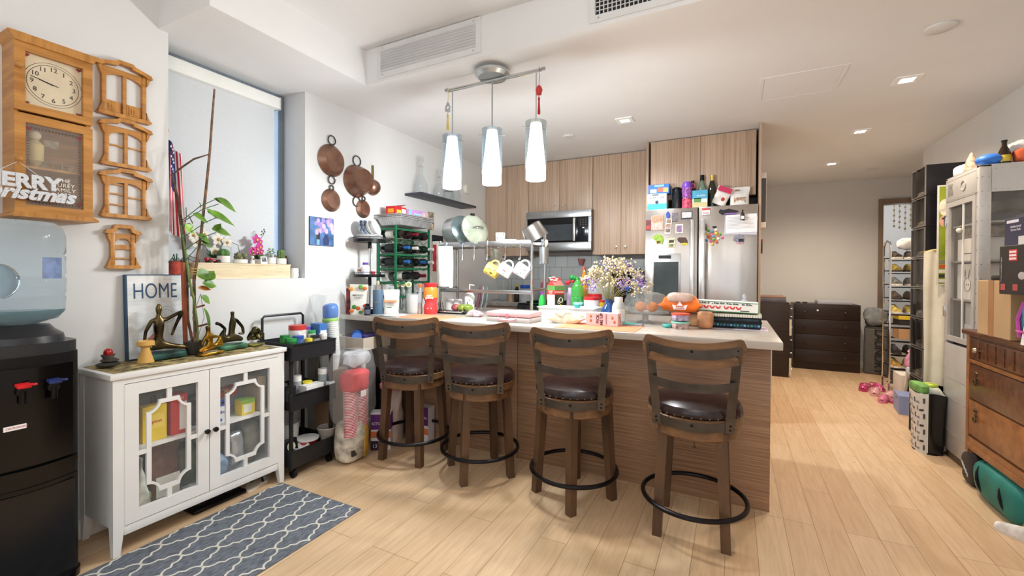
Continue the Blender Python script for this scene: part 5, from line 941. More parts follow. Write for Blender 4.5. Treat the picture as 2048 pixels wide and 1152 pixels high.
t=bottle('tonic_bottle','pale violet bottle topped with a green and red berry ornament behind the carton','bottle',PX(1136,3.22),3.26,[(.026,0),(.026,.16),(.012,.2)],m('b9a9cc',.3,n=.2,ns=20),ZT,([(.013,.2),(.013,.215),(.0001,.216)],wht)); 
for i in range(6): ob('ornament_ball',t,(ball(.022 if i<2 else .014,(.03*cos(i*1.1),-.02,.26+.03*(i<2)-.022*(i>=2)+.006*i),(1,1,1),14),m('1f7a3a' if i<2 else 'b8222c',.25,n=.1)))
bottle('dish_soap','bright green squeeze bottle leaning left of the juice carton','bottle',PX(1084,3.16),3.16,[(.026,0),(.03,.03),(.026,.12),(.012,.16)],m('2fa84a',.3),ZT,([(.012,.16),(.01,.185),(.0001,.186)],m('8a3a9a',.4)))
# vase of dried flowers
t=T('flower_vase','dark blue glass vase of dried purple and cream flowers on the bar','flower vase',(PX(1218,3.03),3.02,ZT)); ob('vase',t,(lathe([(.03,0),(.05,.02),(.056,.05),(.045,.09),(.026,.115),(.024,.13),(.034,.15),(.03,.15),(.021,.13),(.0,.12)],36),m('23508f',.06,n=.15,coat=.5)))
r3=random.Random(11); straw=m('9a9058',.8,n=.2); cols=[m('e0d6bc',.9,n=.1),m('d2c08e',.9,n=.1),m('8f72b8',.8,n=.15),m('b7a2cf',.8,n=.15),m('6f5aa8',.8,n=.15)]
Sst=[];heads=[[] for _ in cols]
for i in range(70):
    a=r3.random()*6.28; q=(r3.random()**.5); R_=.23*q; h=.44-.17*q*q-.05*r3.random(); top=(R_*cos(a)+.035,R_*sin(a)*.75,h)
    if i<45: Sst.append(tube([(.008*cos(a),.008*sin(a),.13),(top[0]*.4,top[1]*.4,.13+(h-.13)*.55),top],.0013,4))
    for k in range(13):
        c=(1 if r3.random()<.4 else 0) if (q<.7 or i%3) else r3.choice((2,3,4))
        if top[2]>.37 and i%2: c=r3.choice((2,3,4,0))
        p=(top[0]+r3.gauss(0,.020),top[1]+r3.gauss(0,.02),top[2]+r3.gauss(0,.016)-.012*(k>6)); heads[c].append(ball(.0045+.004*r3.random(),p,(1,1,1),6))
ob('dried_stems',t,(join(*Sst),straw),kind='stuff')
for h_,c,nm in zip(heads,cols,('cream_blossoms','straw_blossoms','purple_blossoms','lilac_blossoms','violet_blossoms')): ob(nm,t,(join(*h_),c),kind='stuff')
ob('blue_blossoms',t,(join(*[ball(.006,(.14+r3.gauss(0,.012),-.06+r3.gauss(0,.012),.23+r3.gauss(0,.014)),(1,1,1),6) for _ in range(16)]),m('3f6fd0',.7)),kind='stuff')
# cake dome
t=T('cake_stand','footed glass cake stand with a clear dome cover','cake stand',(PX(1291,3.03),3.03,ZT)); ob('stand_plate',t,(lathe([(.06,0),(.045,.006),(.02,.02),(.02,.05),(.05,.062),(.145,.066),(.15,.074),(.05,.07),(.0,.07)],44),m('b9c0c0',.08,al=.5,n=.05))); dm=ob('dome',t,(lathe([(.138,.076),(.140,.09),(.138,.15),(.12,.19),(.08,.205),(.02,.21)],48)[0:1]+(lathe([(.138,.076),(.140,.09),(.138,.15),(.12,.19),(.08,.205),(.02,.21)],48)[1][:-2],),m('b8bebc',.05,al=.28,n=.03,coat=.4))); ob('dome_knob',dm,(lathe([(.008,.21),(.012,.222),(.02,.235),(.012,.248),(.0001,.25)],20),m('d8dcda',.06,al=.6,n=0)))
for dx,dy,l in((-.028,-.03,'left orange under the glass cake dome'),(.048,-.035,'right orange under the glass cake dome')):
    o=ob('orange',None,(ball(.036,(0,0,.036),(1,1,.96),24),m('ee8a12',.4,n=.1,ns=60,b=.2)),loc=(PX(1291,3.03)+dx,3.03+dy,ZT+.0725)); tag(o,l,'orange')
k=bx('teal_booklet','thin teal and grey booklets lying in front of the cake stand foot','booklet',PX(1258,2.885),2.90,ZT,.12,.10,.012,'8a9094',.1,None,None,[('top',0,.6,0,1,'3f9a92')]); k.location=(PX(1268,2.84),2.815,ZT); 
# snack containers, bread
t=T('snack_container','small round container with an orange-red lid, upper of the two stacked','container',(PX(1361,2.80),2.80,ZT+.0495)); ob('container_body',t,(lathe([(.046,0),(.05,.034)],32),m('b9a9c4',.3,al=.85,n=.35,ns=40))); ob('lid',t,(lathe([(.053,.034),(.053,.043),(.0001,.044)],32),m('e0583a',.35)))
t2=dup(t,(PX(1361,2.80),2.80,ZT),label='small round container with a mint green lid, lower of the two stacked')
for c in t2.children:
    if c.name.startswith('lid'): c.data=c.data.copy(); c.data.materials[0]=m('8fd4c4',.35)
    else: c.data=c.data.copy(); c.data.materials[0]=m('c9a8a4',.3,al=.85,n=.4,ns=40)
o=ob('scrunchie',None,(crump(ring(.022,.010,(0,0,.012),24,8),.004,30,1),m('4aa39a',.7,n=.2)),loc=(PX(1336,2.82),2.82,ZT)); tag(o,'teal fabric scrunchie beside the small round containers','scrunchie')
t=pouch('bread_loaf_bag','clear bag holding a brown bread loaf under the orange chip bag','bread bag',PX(1385,2.98),2.99,.26,.12,.085,m('c39a70',.35,n=.25,ns=12),seed=16,am=.006,rz=.02); 
o=pouch('round_loaf','round bread roll in a clear wrapper right of the orange bag','bread',PX(1411,2.90)+.0,2.885,.09,.09,.105,m('c48a60',.4,n=.2,ns=14),seed=17,am=.004,rz=0,st_='blob'); o['label']='round brown bread in a clear wrapper beside the plaid pouch'
t=pouch('chip_bag','bright orange and clear snack bag with a white crown label','snack bag',PX(1362,2.985),2.965,.255,.15,.115,m('e8762a',.3,n=.12,ns=8),z=ZT+.0875,seed=18,am=.008,rz=.02,e=(.45,.5))
ob('clear_window',t,(crump(sup(.08,.045,.03,.6,.6,20,(0,-.03,.092)),.004,14,5),m('e9dcd0',.2,al=.7,n=.2))); ob('crown_label',t,(pr([(-.035,.02),(.035,.02),(.045,.05),(.018,.042),(.0,.07),(-.018,.042),(-.045,.05)],-.078,-.074,'y'),wht)); ob('red_line',t,(join(box(-.022,.022,-.0795,-.0785,.036,.041),box(-.026,.026,-.0795,-.0785,.026,.03)),m('b8483a',.5)))
# books and box at right
o=ob('paper_sheet',None,(box(-.17,.17,-.1,.1,0,.003),m('c9b9cc',.5,n=.35,ns=8)),loc=(.015,3.0,ZT),rot=(0,0,-.03)); o.name='magazine'; tag(o,'pink and purple magazine under the plaid pouch at the right end of the bar','magazine')
plaid=m('1c2a33',.6,n=.6,ns=40)
t=T('plaid_pouch','dark pouch with blue and green checked pattern and black strap','pouch',(.0,3.0,ZT+.0035),-.03); ob('pouch_body',t,(box(-.15,.15,-.07,.07,0,.066,.014,3),plaid)); ob('strap',t,(box(-.153,.153,-.074,-.07,.034,.046),black))
for i in range(16): ob('check_mark',t,(box(-.14+i*.018,-.128+i*.018,-.0715,-.07,.008+.018*(i%2)*0+.006,.026),m(['2f6f8a','2f8a6a','3a5a9a','5aa0a8'][i%4],.5)))
t=T('spiral_notebook','spiral notebook with a light edge on top of the plaid pouch','notebook',(.01,3.0,ZT+.071),-.02); ob('pages',t,(box(-.14,.14,-.07,.07,0,.018),m('e9e2d0',.7,n=.05))); ob('spiral_binding',t,(join(*[ring(.009,.0012,(-.135+i*.0135,-.07,.009),14,5,'x') for i in range(21)]),chrome))
k=bx('game_box','white and green board game box with large red letters on the book stack','box',-.035,3.01,ZT+.099,.335,.16,.062,'f0ede6',-.02,None,(rad(0),rad(1.5),-.02),[('-y',0,1,0,.08,'3f7a4a'),('-y',0,1,.93,1,'3f7a4a'),('-y',.72,.86,.14,.24,'3a4a3a')])
ob('red_lettering',k,(join(*[pr([(cx_+.0145*cos(a),.036-.019*sin(a)) for a in[q*pi/8 for q in range(9)]]+[(cx_-.008*cos(a),.036-.009*sin(a)) for a in[q*pi/8 for q in range(9)]],-.0818,-.0805,'y') for cx_ in(-.145,-.112,-.079,-.046,-.002,.031,.064)]),m('d8392e',.5))); ob('grey_lettering',k,(join(*[box(-.15+i*.0115,-.15+i*.0115+.006+.003*(i%3),-.0816,-.0805,.046+.001*(i%2),.052+.002*((i*5)%3)) for i in range(25) if i%7!=5]),m('55605c',.5))); ob('green_end',k,(box(.1675,.1695,-.08,.08,0,.062),m('3f7a4a',.5)))
o=ob('clear_stopper',None,(lathe([(.02,0),(.006,.012),(.012,.03),(.0001,.045)],6),m('c9ccd4',.1,al=.6)),loc=(.06,3.02,ZT+.1648)); tag(o,'small clear crystal-like ornament on top of the board game box','ornament')
# ================= KITCHEN =================
knobm=m('b9b4aa',.3,.9); YU=4.74
def ucab(label,x0,x1,z0,z1,split,knobs,y0=YU,y1=5.05,nm='wall_cabinet'):
    t=T(nm,label,'cabinet',(x0,y0,z0)); W=x1-x0;H=z1-z0
    ob('carcass',t,(box(0,W,0,y1-y0,0,H),oakv)); xs=[0]+[s-x0 for s in split]+[W]
    for i in range(len(xs)-1):
        d=ob('door',t,(box(xs[i]+.0015,xs[i+1]-.0015,-.02,-.001,.002,H-.004,.001),oakv))
        if knobs and knobs[i] is not None: kx,kz=knobs[i]; ob('knob',d,(xf(lathe([(.004,0),(.005,.012),(.013,.017),(.012,.024),(.0001,.026)],16),(kx-x0,-.02,kz-z0),(pi/2,0,0)),knobm))
    return t
ucab('tall-doored wood wall cabinet beside the left kitchen wall',-2.755,-2.176,1.48,2.565,[-2.47],None)
ucab('short wood wall cabinet above the microwave, with two small knobs',-2.173,-1.393,1.985,2.565,[-1.785],[(-1.835,2.05),(-1.735,2.05)])
ucab('long-doored wood wall cabinet between the microwave and the refrigerator',-1.39,-.79,1.48,2.565,[-1.08],[(-1.126,1.565),(-1.03,1.565)])
ucab('wood cabinet above the refrigerator, full of grain lines, two wide doors',-.735,.172,1.985,2.565,[-.285],None,4.48)
o=ob('refrigerator_side_panel',None,(box(-.775,-.755,4.46,5.05,0,2.565),oakv)); tag(o,'tall wood panel on the left side of the refrigerator','side panel')
o=ob('refrigerator_side_panel',None,(box(.188,.206,4.30,5.05,0,2.565),oakv)); tag(o,'tall wood panel on the right side of the refrigerator, ending the kitchen','side panel')
# fridge
def mk_fridge(N,L,p):
    tc=N.new('ShaderNodeTexCoord'); mp=N.new('ShaderNodeMapping'); mp.inputs['Scale'].default_value=(3.2,1,.45); L.new(tc.outputs['Object'],mp.inputs[0])
    nz=N.new('ShaderNodeTexNoise'); nz.inputs['Scale'].default_value=1.6; nz.inputs['Detail'].default_value=1.5; L.new(mp.outputs[0],nz.inputs['Vector'])
    bp=N.new('ShaderNodeBump'); bp.inputs['Strength'].default_value=.5; bp.inputs['Distance'].default_value=.03; L.new(nz.outputs['Fac'],bp.inputs['Height']); L.new(bp.outputs[0],p.inputs['Normal'])
    p.inputs['Base Color'].default_value=(*lin('b9b3ae'),1); p.inputs['Metallic'].default_value=1; p.inputs['Roughness'].default_value=.26
fsteel=ramp('rippled_steel',mk_fridge)
t=T('refrigerator','side-by-side stainless refrigerator with a water dispenser, covered in magnets','refrigerator',(-.285,4.335,0))
ob('body',t,(box(-.465,.465,.0,.66,.03,1.865),m('6e6c6a',.5)),(box(-.45,.45,.02,.6,0,.03),black))
d1=ob('door',t,(join(box(-.466,-.006,-.065,-.003,.06,1.875,.006)),fsteel)); d2=ob('door',t,(box(.003,.466,-.065,-.003,.06,1.875,.006),fsteel))
for d,x in((d1,-.045),(d2,.042)): ob('door_handle',d,(box(x-.017,x+.017,-.12,-.095,.45,1.76,.008),m('cfcfce',.25,.9)),(join(box(x-.012,x+.012,-.1,-.064,.47,.50),box(x-.012,x+.012,-.1,-.064,1.70,1.73)),steel))
dp=ob('water_dispenser_panel',d1,(box(-.395,-.145,-.069,-.0655,.97,1.46,.002),steel)); ob('display',dp,(box(-.34,-.23,-.071,-.069,1.415,1.445),m('16181c',.2))); ob('recess',dp,(box(-.385,-.165,-.0705,-.069,.99,1.385),m('3e4648',.3,.3,n=.3,ns=2)))
YM=4.266
def mag(name,label,cat,u0,u1,v0,v1,c,extra=None,tilt=0,th=.003,n=.25,ns=60,shape=None):
    a,b_=at(u0,v1,'y',YM),at(u1,v0,'y',YM); w,h=(b_.x-a.x),(b_.z-a.z)
    t=T(name,label,cat,((a.x+b_.x)/2,YM,(a.z+b_.z)/2),0,None,(0,tilt,0))
    if shape: s=pr([(x*w,z*h) for x,z in shape],-th,0,'y')
    else: s=box(-w/2,w/2,-th,0,-h/2,h/2)
    ob('magnet_face',t,(s,m(c,.5,n=n,ns=ns)))
    for i,e in enumerate(extra or []):
        x0,x1,z0,z1,cc=e; ob('printed_patch',t,(box((x0-.5)*w,(x1-.5)*w,-th-.0006-.0002*i,-th,(z0-.5)*h,(z1-.5)*h),m(cc,.5,n=.2,ns=50)))
    return t
mag('photo_magnet','dark photo strip at the far left edge of the refrigerator door','photo',1292,1302,440,461,'6a3034',[(.1,.9,.1,.45,'b03a3a')])
mag('photo_magnet','large double photo of people at the top left of the refrigerator','photo',1302,1327,430,461,'c9a08a',[(.05,.95,.55,.95,'b08a70'),(.1,.9,.05,.45,'d8b0a8')])
mag('ribbon_magnet','blue prize ribbon magnet on the left refrigerator door','magnet',1332,1340,423,437,'2c48a8',shape=[(.5*cos(k*pi/6),.5*sin(k*pi/6)) for k in range(12)])
mag('photo_strip','narrow photo booth strip under the blue ribbon magnet','photo',1331,1343,437,468,'e6e0d8',[(.1,.9,.7,.95,'8a7060'),(.1,.9,.4,.65,'9a8070'),(.1,.9,.1,.35,'806a60')],tilt=.1)
mag('photo_magnet','grey photo right of the ribbon on the left refrigerator door','photo',1344,1356,425,443,'6e6870')
mag('photo_magnet','small blue-framed photo near the handle of the left door','photo',1362,1385,422,438,'2c3c58',[(.08,.92,.12,.88,'d0c8c0')])
mag('photo_magnet','small cream-framed portrait below the blue-framed photo','photo',1351,1366,448,467,'e2d6cc',[(.15,.85,.15,.85,'8a6a8a')])
fish=[(-.5,.1),(-.3,.35),(.0,.5),(.3,.35),(.5,.1),(.45,-.2),(.35,-.5),(.1,-.35),(-.1,-.45),(-.2,-.1)]
mag('fish_magnet','green and yellow fish-shaped magnet on the left door','magnet',1304,1328,467,490,'8db03c',[(.4,.7,.15,.35,'7a3020')],shape=fish)
mag('car_magnet','small cream magnet with a black car roof shape','magnet',1336,1350,476,495,'cfc7a4',[(.15,.85,.5,.8,'2a2a2a'),(.2,.8,.1,.35,'6a7a4a')])
mag('animal_magnet','brown animal magnet with a yellow base near the left handle','magnet',1354,1376,474,490,'4a2f22',[(.4,.95,.0,.25,'d8c43a')],shape=[(-.5,.3),(-.3,.5),(.3,.45),(.45,.1),(.5,-.3),(.2,-.5),(-.1,-.3),(-.4,.0)])
mag('warning_sticker','red and white sticker at the top of the right refrigerator door','sticker',1404,1420,416,430,'efe6e4',[(0,1,.72,1,'c8343a'),(.1,.9,.2,.35,'c88a8a')],th=.001)
mag('dog_magnet','black and white animal-shaped magnet at the top of the right door','magnet',1437,1478,416,430,'1e1e20',[(.3,.9,.0,.25,'8a6ab0')],shape=[(-.5,.1),(-.4,.45),(-.25,.3),(.0,.5),(.3,.2),(.5,.0),(.3,-.3),(-.1,-.2),(-.3,-.5),(-.45,-.2)])
t=mag('paper_note','two overlapping white printed papers on the right refrigerator door','paper',1452,1514,427,466,'e9e8ea',tilt=-.02,n=.02); 
for i in range(9): ob('printed_line',t,(box(-.11,.03+.07*((i*7)%3)/2,-.0036,-.003,.055-i*.012,.057-i*.012),m('8a8a90',.6)))
ob('back_sheet',t,(xf(box(-.13,.12,-.001,-.0003,-.085,.08),(0,0,-.012),(0,.06,0)),m('c4c4d0',.6)))
t=T('bottle_magnet','small dark wine-bottle-shaped magnet holding the papers','magnet',tuple(at(1485,441,'y',YM-.004))); ob('bottle_shape',t,(lathe([(.0001,0),(.016,0),(.017,.05),(.006,.065),(.006,.09),(.0001,.091)],16),m('2a1418',.2))); ob('label',t,(box(-.012,.012,-.018,-.0165,.01,.035),paper))
t.location.y-=.02
mag('tag_magnet','tiny black rectangular magnet by the right door handle','magnet',1425,1433,452,456,'1c1c1e')
t=mag('cluster_magnet','colourful cluster of small round charms on the right door','magnet',1413,1441,458,487,'b08060',shape=[(-.5,0),(-.2,.4),(.2,.45),(.5,.1),(.3,-.3),(-.1,-.5)])
for i in range(16): ob('charm',t,(ball(.012,(.09*math.cos(i*2.4)*(i/16)**.5*.9,-.006,.09*math.sin(i*2.4)*(i/16)**.5*.8),(1,.4,1),10),m(['4a9ac0','d86a9a','6ab04a','e0c05a','c8503a','f0e8e0'][i%6],.4)))
mag('helmet_magnet','grey and pink helmet-shaped magnet below the papers','magnet',1466,1490,467,488,'8a8a98',[(.45,.9,.2,.5,'2a2230'),(.3,.8,.0,.12,'d89ab0')],shape=[(-.5,-.1),(-.4,.3),(0,.5),(.4,.35),(.5,0),(.4,-.45),(.0,-.5),(-.2,-.3)])
# on the fridge
ZF=1.876
def fx(u,Y=4.45): return at(u,400,'y',Y).x
k=bx('tuna_box','white and turquoise box reading ALBACORE at the left on the refrigerator','box',fx(1316,4.40),4.40,ZF,.175,.14,.155,'eceef0',0,None,None,[('-y',0,1,0,.4,'3fb0cc'),('-y',.25,.6,.9,.97,'26304a')])
txt('ALBACORE',.03,m('2a3850',.5),k,(0,-.0712,.118),bold=.0002,sx=.95); txt('Solid White Tuna',.012,m('4a5870',.5),k,(0,-.0712,.095)); ob('fish_badge',k,(xf(cyl(.016,0,.001,20),(.0,-.0705,.075),(pi/2,0,0)),m('2a3a52',.5)))
k=bx('snack_multipack','blue snack box with colourful cookie pictures on top of the tuna box','box',fx(1319,4.40),4.40,ZF+.1555,.19,.12,.09,'2f6fb8',0,None,None,[('-y',.1,.4,.1,.5,'e8e0d8'),('-y',.45,.7,.2,.65,'d86a50'),('-y',.72,.95,.15,.6,'d8b060'),('-y',.3,.75,.75,.95,'8ac0e8'),('top',0,1,0,1,'b8402e')])
bottle('coffee_pitcher','black insulated pitcher between the boxes and the purple bottle','pitcher',fx(1354,4.42),4.42,[(.045,0),(.047,.15),(.04,.19)],m('1b2226',.15,n=.2,coat=.3),ZF,([(.043,.19),(.045,.2),(.03,.215),(.0001,.216)],black))
k=bottle('sports_bottle','purple and pink glitter drink bottle with a purple lid on the refrigerator','bottle',fx(1374,4.34),4.34,[(.04,0),(.043,.01),(.041,.1),(.043,.19)],m('9a5aa8',.25,n=.5,ns=60,coat=.3),ZF,([(.044,.19),(.045,.21),(.03,.245),(.0001,.247)],m('7a4ac0',.3))); ob('pink_base',k,(lathe([(.0435,.0),(.0435,.09)],28)[0:1]+(lathe([(.0435,.0),(.0435,.09)],28)[1][:-2],),m('d8506a',.3,n=.4,ns=60))); ob('carry_loop',k,(ring(.02,.005,(.05,0,.21),18,6,'y'),m('d8608a',.4)))
bottle('liquor_bottle','dark red brown bottle neck behind the purple drink bottle','bottle',fx(1385,4.435),4.435,[(.035,0),(.035,.17),(.013,.22),(.013,.26)],m('4a1f18',.15),ZF,([(.0145,.24),(.0145,.27),(.0001,.271)],m('3a1512',.4)))
bottle('wine_bottle_clear','clear green wine bottle with a black cap behind the coconut box','bottle',fx(1404,4.435),4.435,[(.038,0),(.038,.19),(.015,.25),(.0145,.28)],m('7a9a86',.06,al=.6,n=.1),ZF,([(.0165,.265),(.0165,.315),(.0001,.316)],black)).name='clear_wine_bottle'
k=bx('coconut_box','tall white box with a turquoise beach picture beside the purple bottle','box',fx(1400,4.34),4.338,ZF,.125,.07,.155,'dcdcd4',0,None,None,[('-y',0,1,.5,1,'4a9ec0'),('-y',0,1,.0,.3,'c9b98a'),('-y',.1,.6,.3,.55,'5a8a4a'),('-y',.6,.98,.3,.4,'f4f4ee')]); txt('PACIFIC',.02,m('f4f6f8',.5),k,(0.012,-.0362,.105))
bottle('champagne_bottle','dark champagne bottle with gold foil neck on the refrigerator','bottle',fx(1424,4.43),4.43,[(.042,0),(.042,.14),(.03,.2),(.016,.26)],m('1f2416',.08,coat=.4),ZF,([(.0175,.22),(.017,.29),(.019,.305),(.0001,.306)],m('d8b860',.3,.6)))
t=pouch('candy_pouch','pink and white pouch leaning to the right on the refrigerator','pouch',fx(1439),4.40,.13,.05,.17,m('e9e4de',.35,n=.1,ns=20),z=ZF+.006,seed=21,rz=0,am=.004); t.rotation_euler=(0,rad(24),0); t.location.x-=.012; t.location.z+=.02; ob('pink_band',t,(box(-.055,.06,-.027,-.024,.12,.165),m('c8285a',.4))); ob('red_picture',t,(ball(.018,(.02,-.022,.05),(1,.3,1.4),10),m('b8302a',.4)))
t=pouch('powder_pouch','white gusseted pouch with a small food picture at the right on the refrigerator','pouch',fx(1479),4.42,.165,.06,.175,m('ecebe8',.4,n=.02),z=ZF,seed=22,rz=0,am=.003); ob('picture_patch',t,(box(-.045,.05,-.0325,-.029,.03,.08),m('c9a890',.5,n=.4,ns=50))); ob('top_hole',t,(box(-.035,.0,-.0325,-.029,.135,.15),m('8a7a60',.5)))
o=ob('dark_box',None,(box(-.06,.06,-.1,.1,0,.09,.003),black),loc=(fx(1498,4.52)+.02,4.60,ZF)); o.name='black_box'; tag(o,'black box behind the white pouch at the right end of the refrigerator top','box')
# intercom and thermostat beside the fridge panel
t=T('intercom','narrow white wall intercom seen edge-on on the panel beside the refrigerator','intercom',(.206,4.50,1.68)); ob('housing',t,(box(0,.042,-.1,.1,.0,.48,.004),m('e9e4da',.4))); ob('screen_side',t,(box(.001,.04,-.103,-.1,.05,.43),m('4a4644',.4)))
t=T('thermostat','small dark controller with a red top below the intercom','controller',(.206,4.50,1.46)); ob('housing',t,(box(0,.022,-.03,.03,0,.11,.003),m('3a3634',.4))); ob('red_top',t,(box(0,.024,-.03,.03,.11,.125,.002),m('b8302a',.4)))
# microwave
t=T('microwave','stainless over-range microwave with a dark glass door and keypad','microwave',(-1.765,4.64,1.53))
ob('body',t,(box(-.385,.385,.0,.40,0,.445),m('4a4a4a',.4,.4))); ob('top_vent',t,(box(-.387,.387,-.025,.0,.365,.445,.003),steelh)); ob('bottom_trim',t,(box(-.387,.387,-.022,0,.0,.09,.003),steelh)); ob('side_trim',t,(box(.357,.387,-.02,0,.092,.363),steel),(box(-.387,-.372,-.02,0,.092,.363),steel))
d=ob('door',t,(box(-.37,.235,-.02,0,.092,.363,.001),blackgl)); ob('door_window',d,(box(-.33,.18,-.0215,-.02,.11,.29),m('3c4246',.12,n=.1))); ob('door_handle',d,(box(.19,.215,-.055,-.03,.1,.355,.006),m('d8d8d4',.25,.7)),(join(box(.195,.21,-.04,-.02,.11,.125),box(.195,.21,-.04,-.02,.33,.345)),steel))
kp=ob('keypad',t,(box(.237,.355,-.02,0,.092,.363,.001),m('14181e',.15)))
for i in range(4):
    for j in range(3): ob('key_mark',kp,(box(.262+j*.03,.27+j*.03,-.0212,-.02,.335-i*.02,.338-i*.02),m('c9b870',.4)))
ob('key_mark',kp,(box(.29,.31,-.0212,-.02,.24,.25),m('dfe8f0',.4,em=.5))); txt('BOSCH',.018,m('3a3c40',.5),t,(-.13,-.0235,.045))
# range, counters, backsplash
def mk_tile(N,L,p):
    tc=N.new('ShaderNodeTexCoord'); mp=N.new('ShaderNodeMapping'); mp.inputs['Rotation'].default_value=(-pi/2,0,0); L.new(tc.outputs['Object'],mp.inputs[0]); br=N.new('ShaderNodeTexBrick'); br.inputs['Scale'].default_value=1; br.inputs['Brick Width'].default_value=.15; br.inputs['Row Height'].default_value=.15; br.inputs['Mortar Size'].default_value=.0025; br.offset=.5
    for i,c in(('Color1','c3c8c8'),('Color2','cdd2d2'),('Mortar','8d9494')): br.inputs[i].default_value=(*lin(c),1)
    L.new(mp.outputs[0],br.inputs['Vector']); L.new(br.outputs['Color'],p.inputs['Base Color']); p.inputs['Roughness'].default_value=.15
S('wall_backsplash',(box(-2.76,-.778,5.042,5.05,.935,1.49),ramp('square_tiles',mk_tile)))
t=T('range_cooker','black slide-in range with steel knobs on its front panel','range',(-1.765,4.42,0)); ob('body',t,(box(-.38,.38,.0,.60,.0,.925),m('2a2a2c',.4))); ob('cooktop',t,(box(-.385,.385,-.01,.6,.925,.94,.003),blackgl)); ob('control_panel',t,(box(-.385,.385,-.04,.0,.84,.925,.004),m('2c2c2e',.3))); ob('oven_door',t,(box(-.37,.37,-.03,0,.2,.83,.004),m('8a7464',.35,.4)))
for x in(-.345,-.25,-.12,.0,.12,.27): ob('control_knob',t,(xf(cyl(.022,0,.028,20,r2=.018),(x,-.04,.883),(pi/2,0,0)),chrome))
ob('grate',t,(join(*[box(x-.004,x+.004,.06,.54,.941,.955) for x in(-.3,-.15,0,.15,.3)],*[box(-.34,.34,y-.004,y+.004,.941,.955) for y in(.12,.3,.48)]),black))
for a,b_,l in((-2.755,-2.152,'wood base cabinet left of the range with a drawer'),(-1.378,-.779,'wood base cabinet right of the range')):
    t=T('base_cabinet',l,'cabinet',(a,4.44,0)); ob('carcass',t,(box(0,b_-a,0,.6,.1,.895),oakv),(box(0,b_-a,.05,.6,0,.1),black)); ob('drawer',t,(box(.003,b_-a-.003,-.02,0,.72,.89,.001),streak('8c7060','a98a76',(3,3,90),.4,'drawer_grain'))); ob('door',t,(box(.003,b_-a-.003,-.02,0,.105,.715,.001),oakv)); ob('countertop',t,(box(0,b_-a,-.03,.6,.896,.935,.003),m('9c9a96',.25,n=.15,ns=20)))
ZK=.9355
bottle('sauce_bottle','dark sauce bottle with a yellow cap on the counter behind the mugs','bottle',-2.27,4.62,[(.03,0),(.03,.12),(.014,.18)],m('1e1612',.15),ZK,([(.016,.18),(.016,.21),(.0001,.211)],m('c9c23a',.4)))
bottle('storage_jar','clear jar with a bright blue lid on the counter behind the mugs','jar',-2.18,4.66,[(.055,0),(.055,.16)],plas,ZK,([(.058,.16),(.058,.2),(.0001,.201)],m('2257b8',.35)))
bottle('spice_jar','short tan jar on the back counter left of the sauce bottle','jar',-2.36,4.66,[(.04,0),(.04,.11)],m('c9a88a',.4),ZK,([(.042,.11),(.042,.135),(.0001,.136)],m('e6e2da',.4)))
o=ob('whisk',None,(join(cyl(.008,.0,.14,10),*[tube([(0,0,.14),(.03*cos(a),.03*sin(a),.2),(.022*cos(a),.022*sin(a),.25),(0,0,.27)],.0015,5) for a in[k*pi/4 for k in range(8)]],cyl(.03,0,.004,16)),steel),loc=(-2.45,4.72,ZK)); tag(o,'wire whisk standing on the back counter','whisk')
k=bx('range_side_carton','beige and pink carton on the back counter right of the dish rack post','box',-2.02,4.98,.9405+.015,.1,.1,.26,'c9b0a0',0,None,None,[('-y',0,1,.55,.8,'b86a7a')]); k.location=(-2.04,4.955,.956)
t=T('hanging_pot','small pink terracotta pot hung on the tiled backsplash','pot',(at(1163,519,'y',5.0).x,4.985,at(1163,530,'y',5.0).z)); ob('pot_body',t,(lathe([(.022,0),(.03,.035),(.04,.06),(.04,.075),(.034,.075),(0,.06)],20),m('b0686a',.6))); ob('wall_hook',t,(tube([(0,.0,.06),(0,.055,.07)],.004,6),steel))
t=T('blender','clear and steel kitchen blender on the back counter beside the refrigerator','blender',(fx(1277,4.7),4.72,ZK)); ob('motor_base',t,(lathe([(.075,0),(.078,.02),(.06,.11),(.05,.13)],28),m('4a4a4e',.3,.4))); ob('jar',t,(lathe([(.045,.13),(.062,.30),(.066,.34),(.062,.34),(.042,.14)],28),m('bcc4cc',.08,al=.5,n=.1))); ob('lid',t,(lathe([(.068,.34),(.068,.365),(.03,.375),(.03,.395),(.0001,.396)],28),steel)); ob('handle',t,(tube([(.06,-.01,.32),(.1,-.015,.31),(.1,-.015,.2),(.055,-.01,.17)],.009,8),black))
t=T('coffee_maker','black coffee maker on the back counter behind the dried flowers','coffee maker',(fx(1243,4.75),4.78,ZK)); ob('body',t,(join(box(-.09,.09,-.1,.12,0,.04,.006),box(-.09,.09,.03,.12,.04,.36,.006),box(-.09,.09,-.1,.12,.29,.38,.008)),black)); ob('carafe',t,(lathe([(.05,.042),(.065,.07),(.06,.16),(.045,.19)],28),m('2a211c',.06,al=.8)),loc=(0,-.035,0)); ob('brass_band',t,(box(-.091,.091,-.102,-.1,.28,.29),m('c9a86a',.3,.7)))
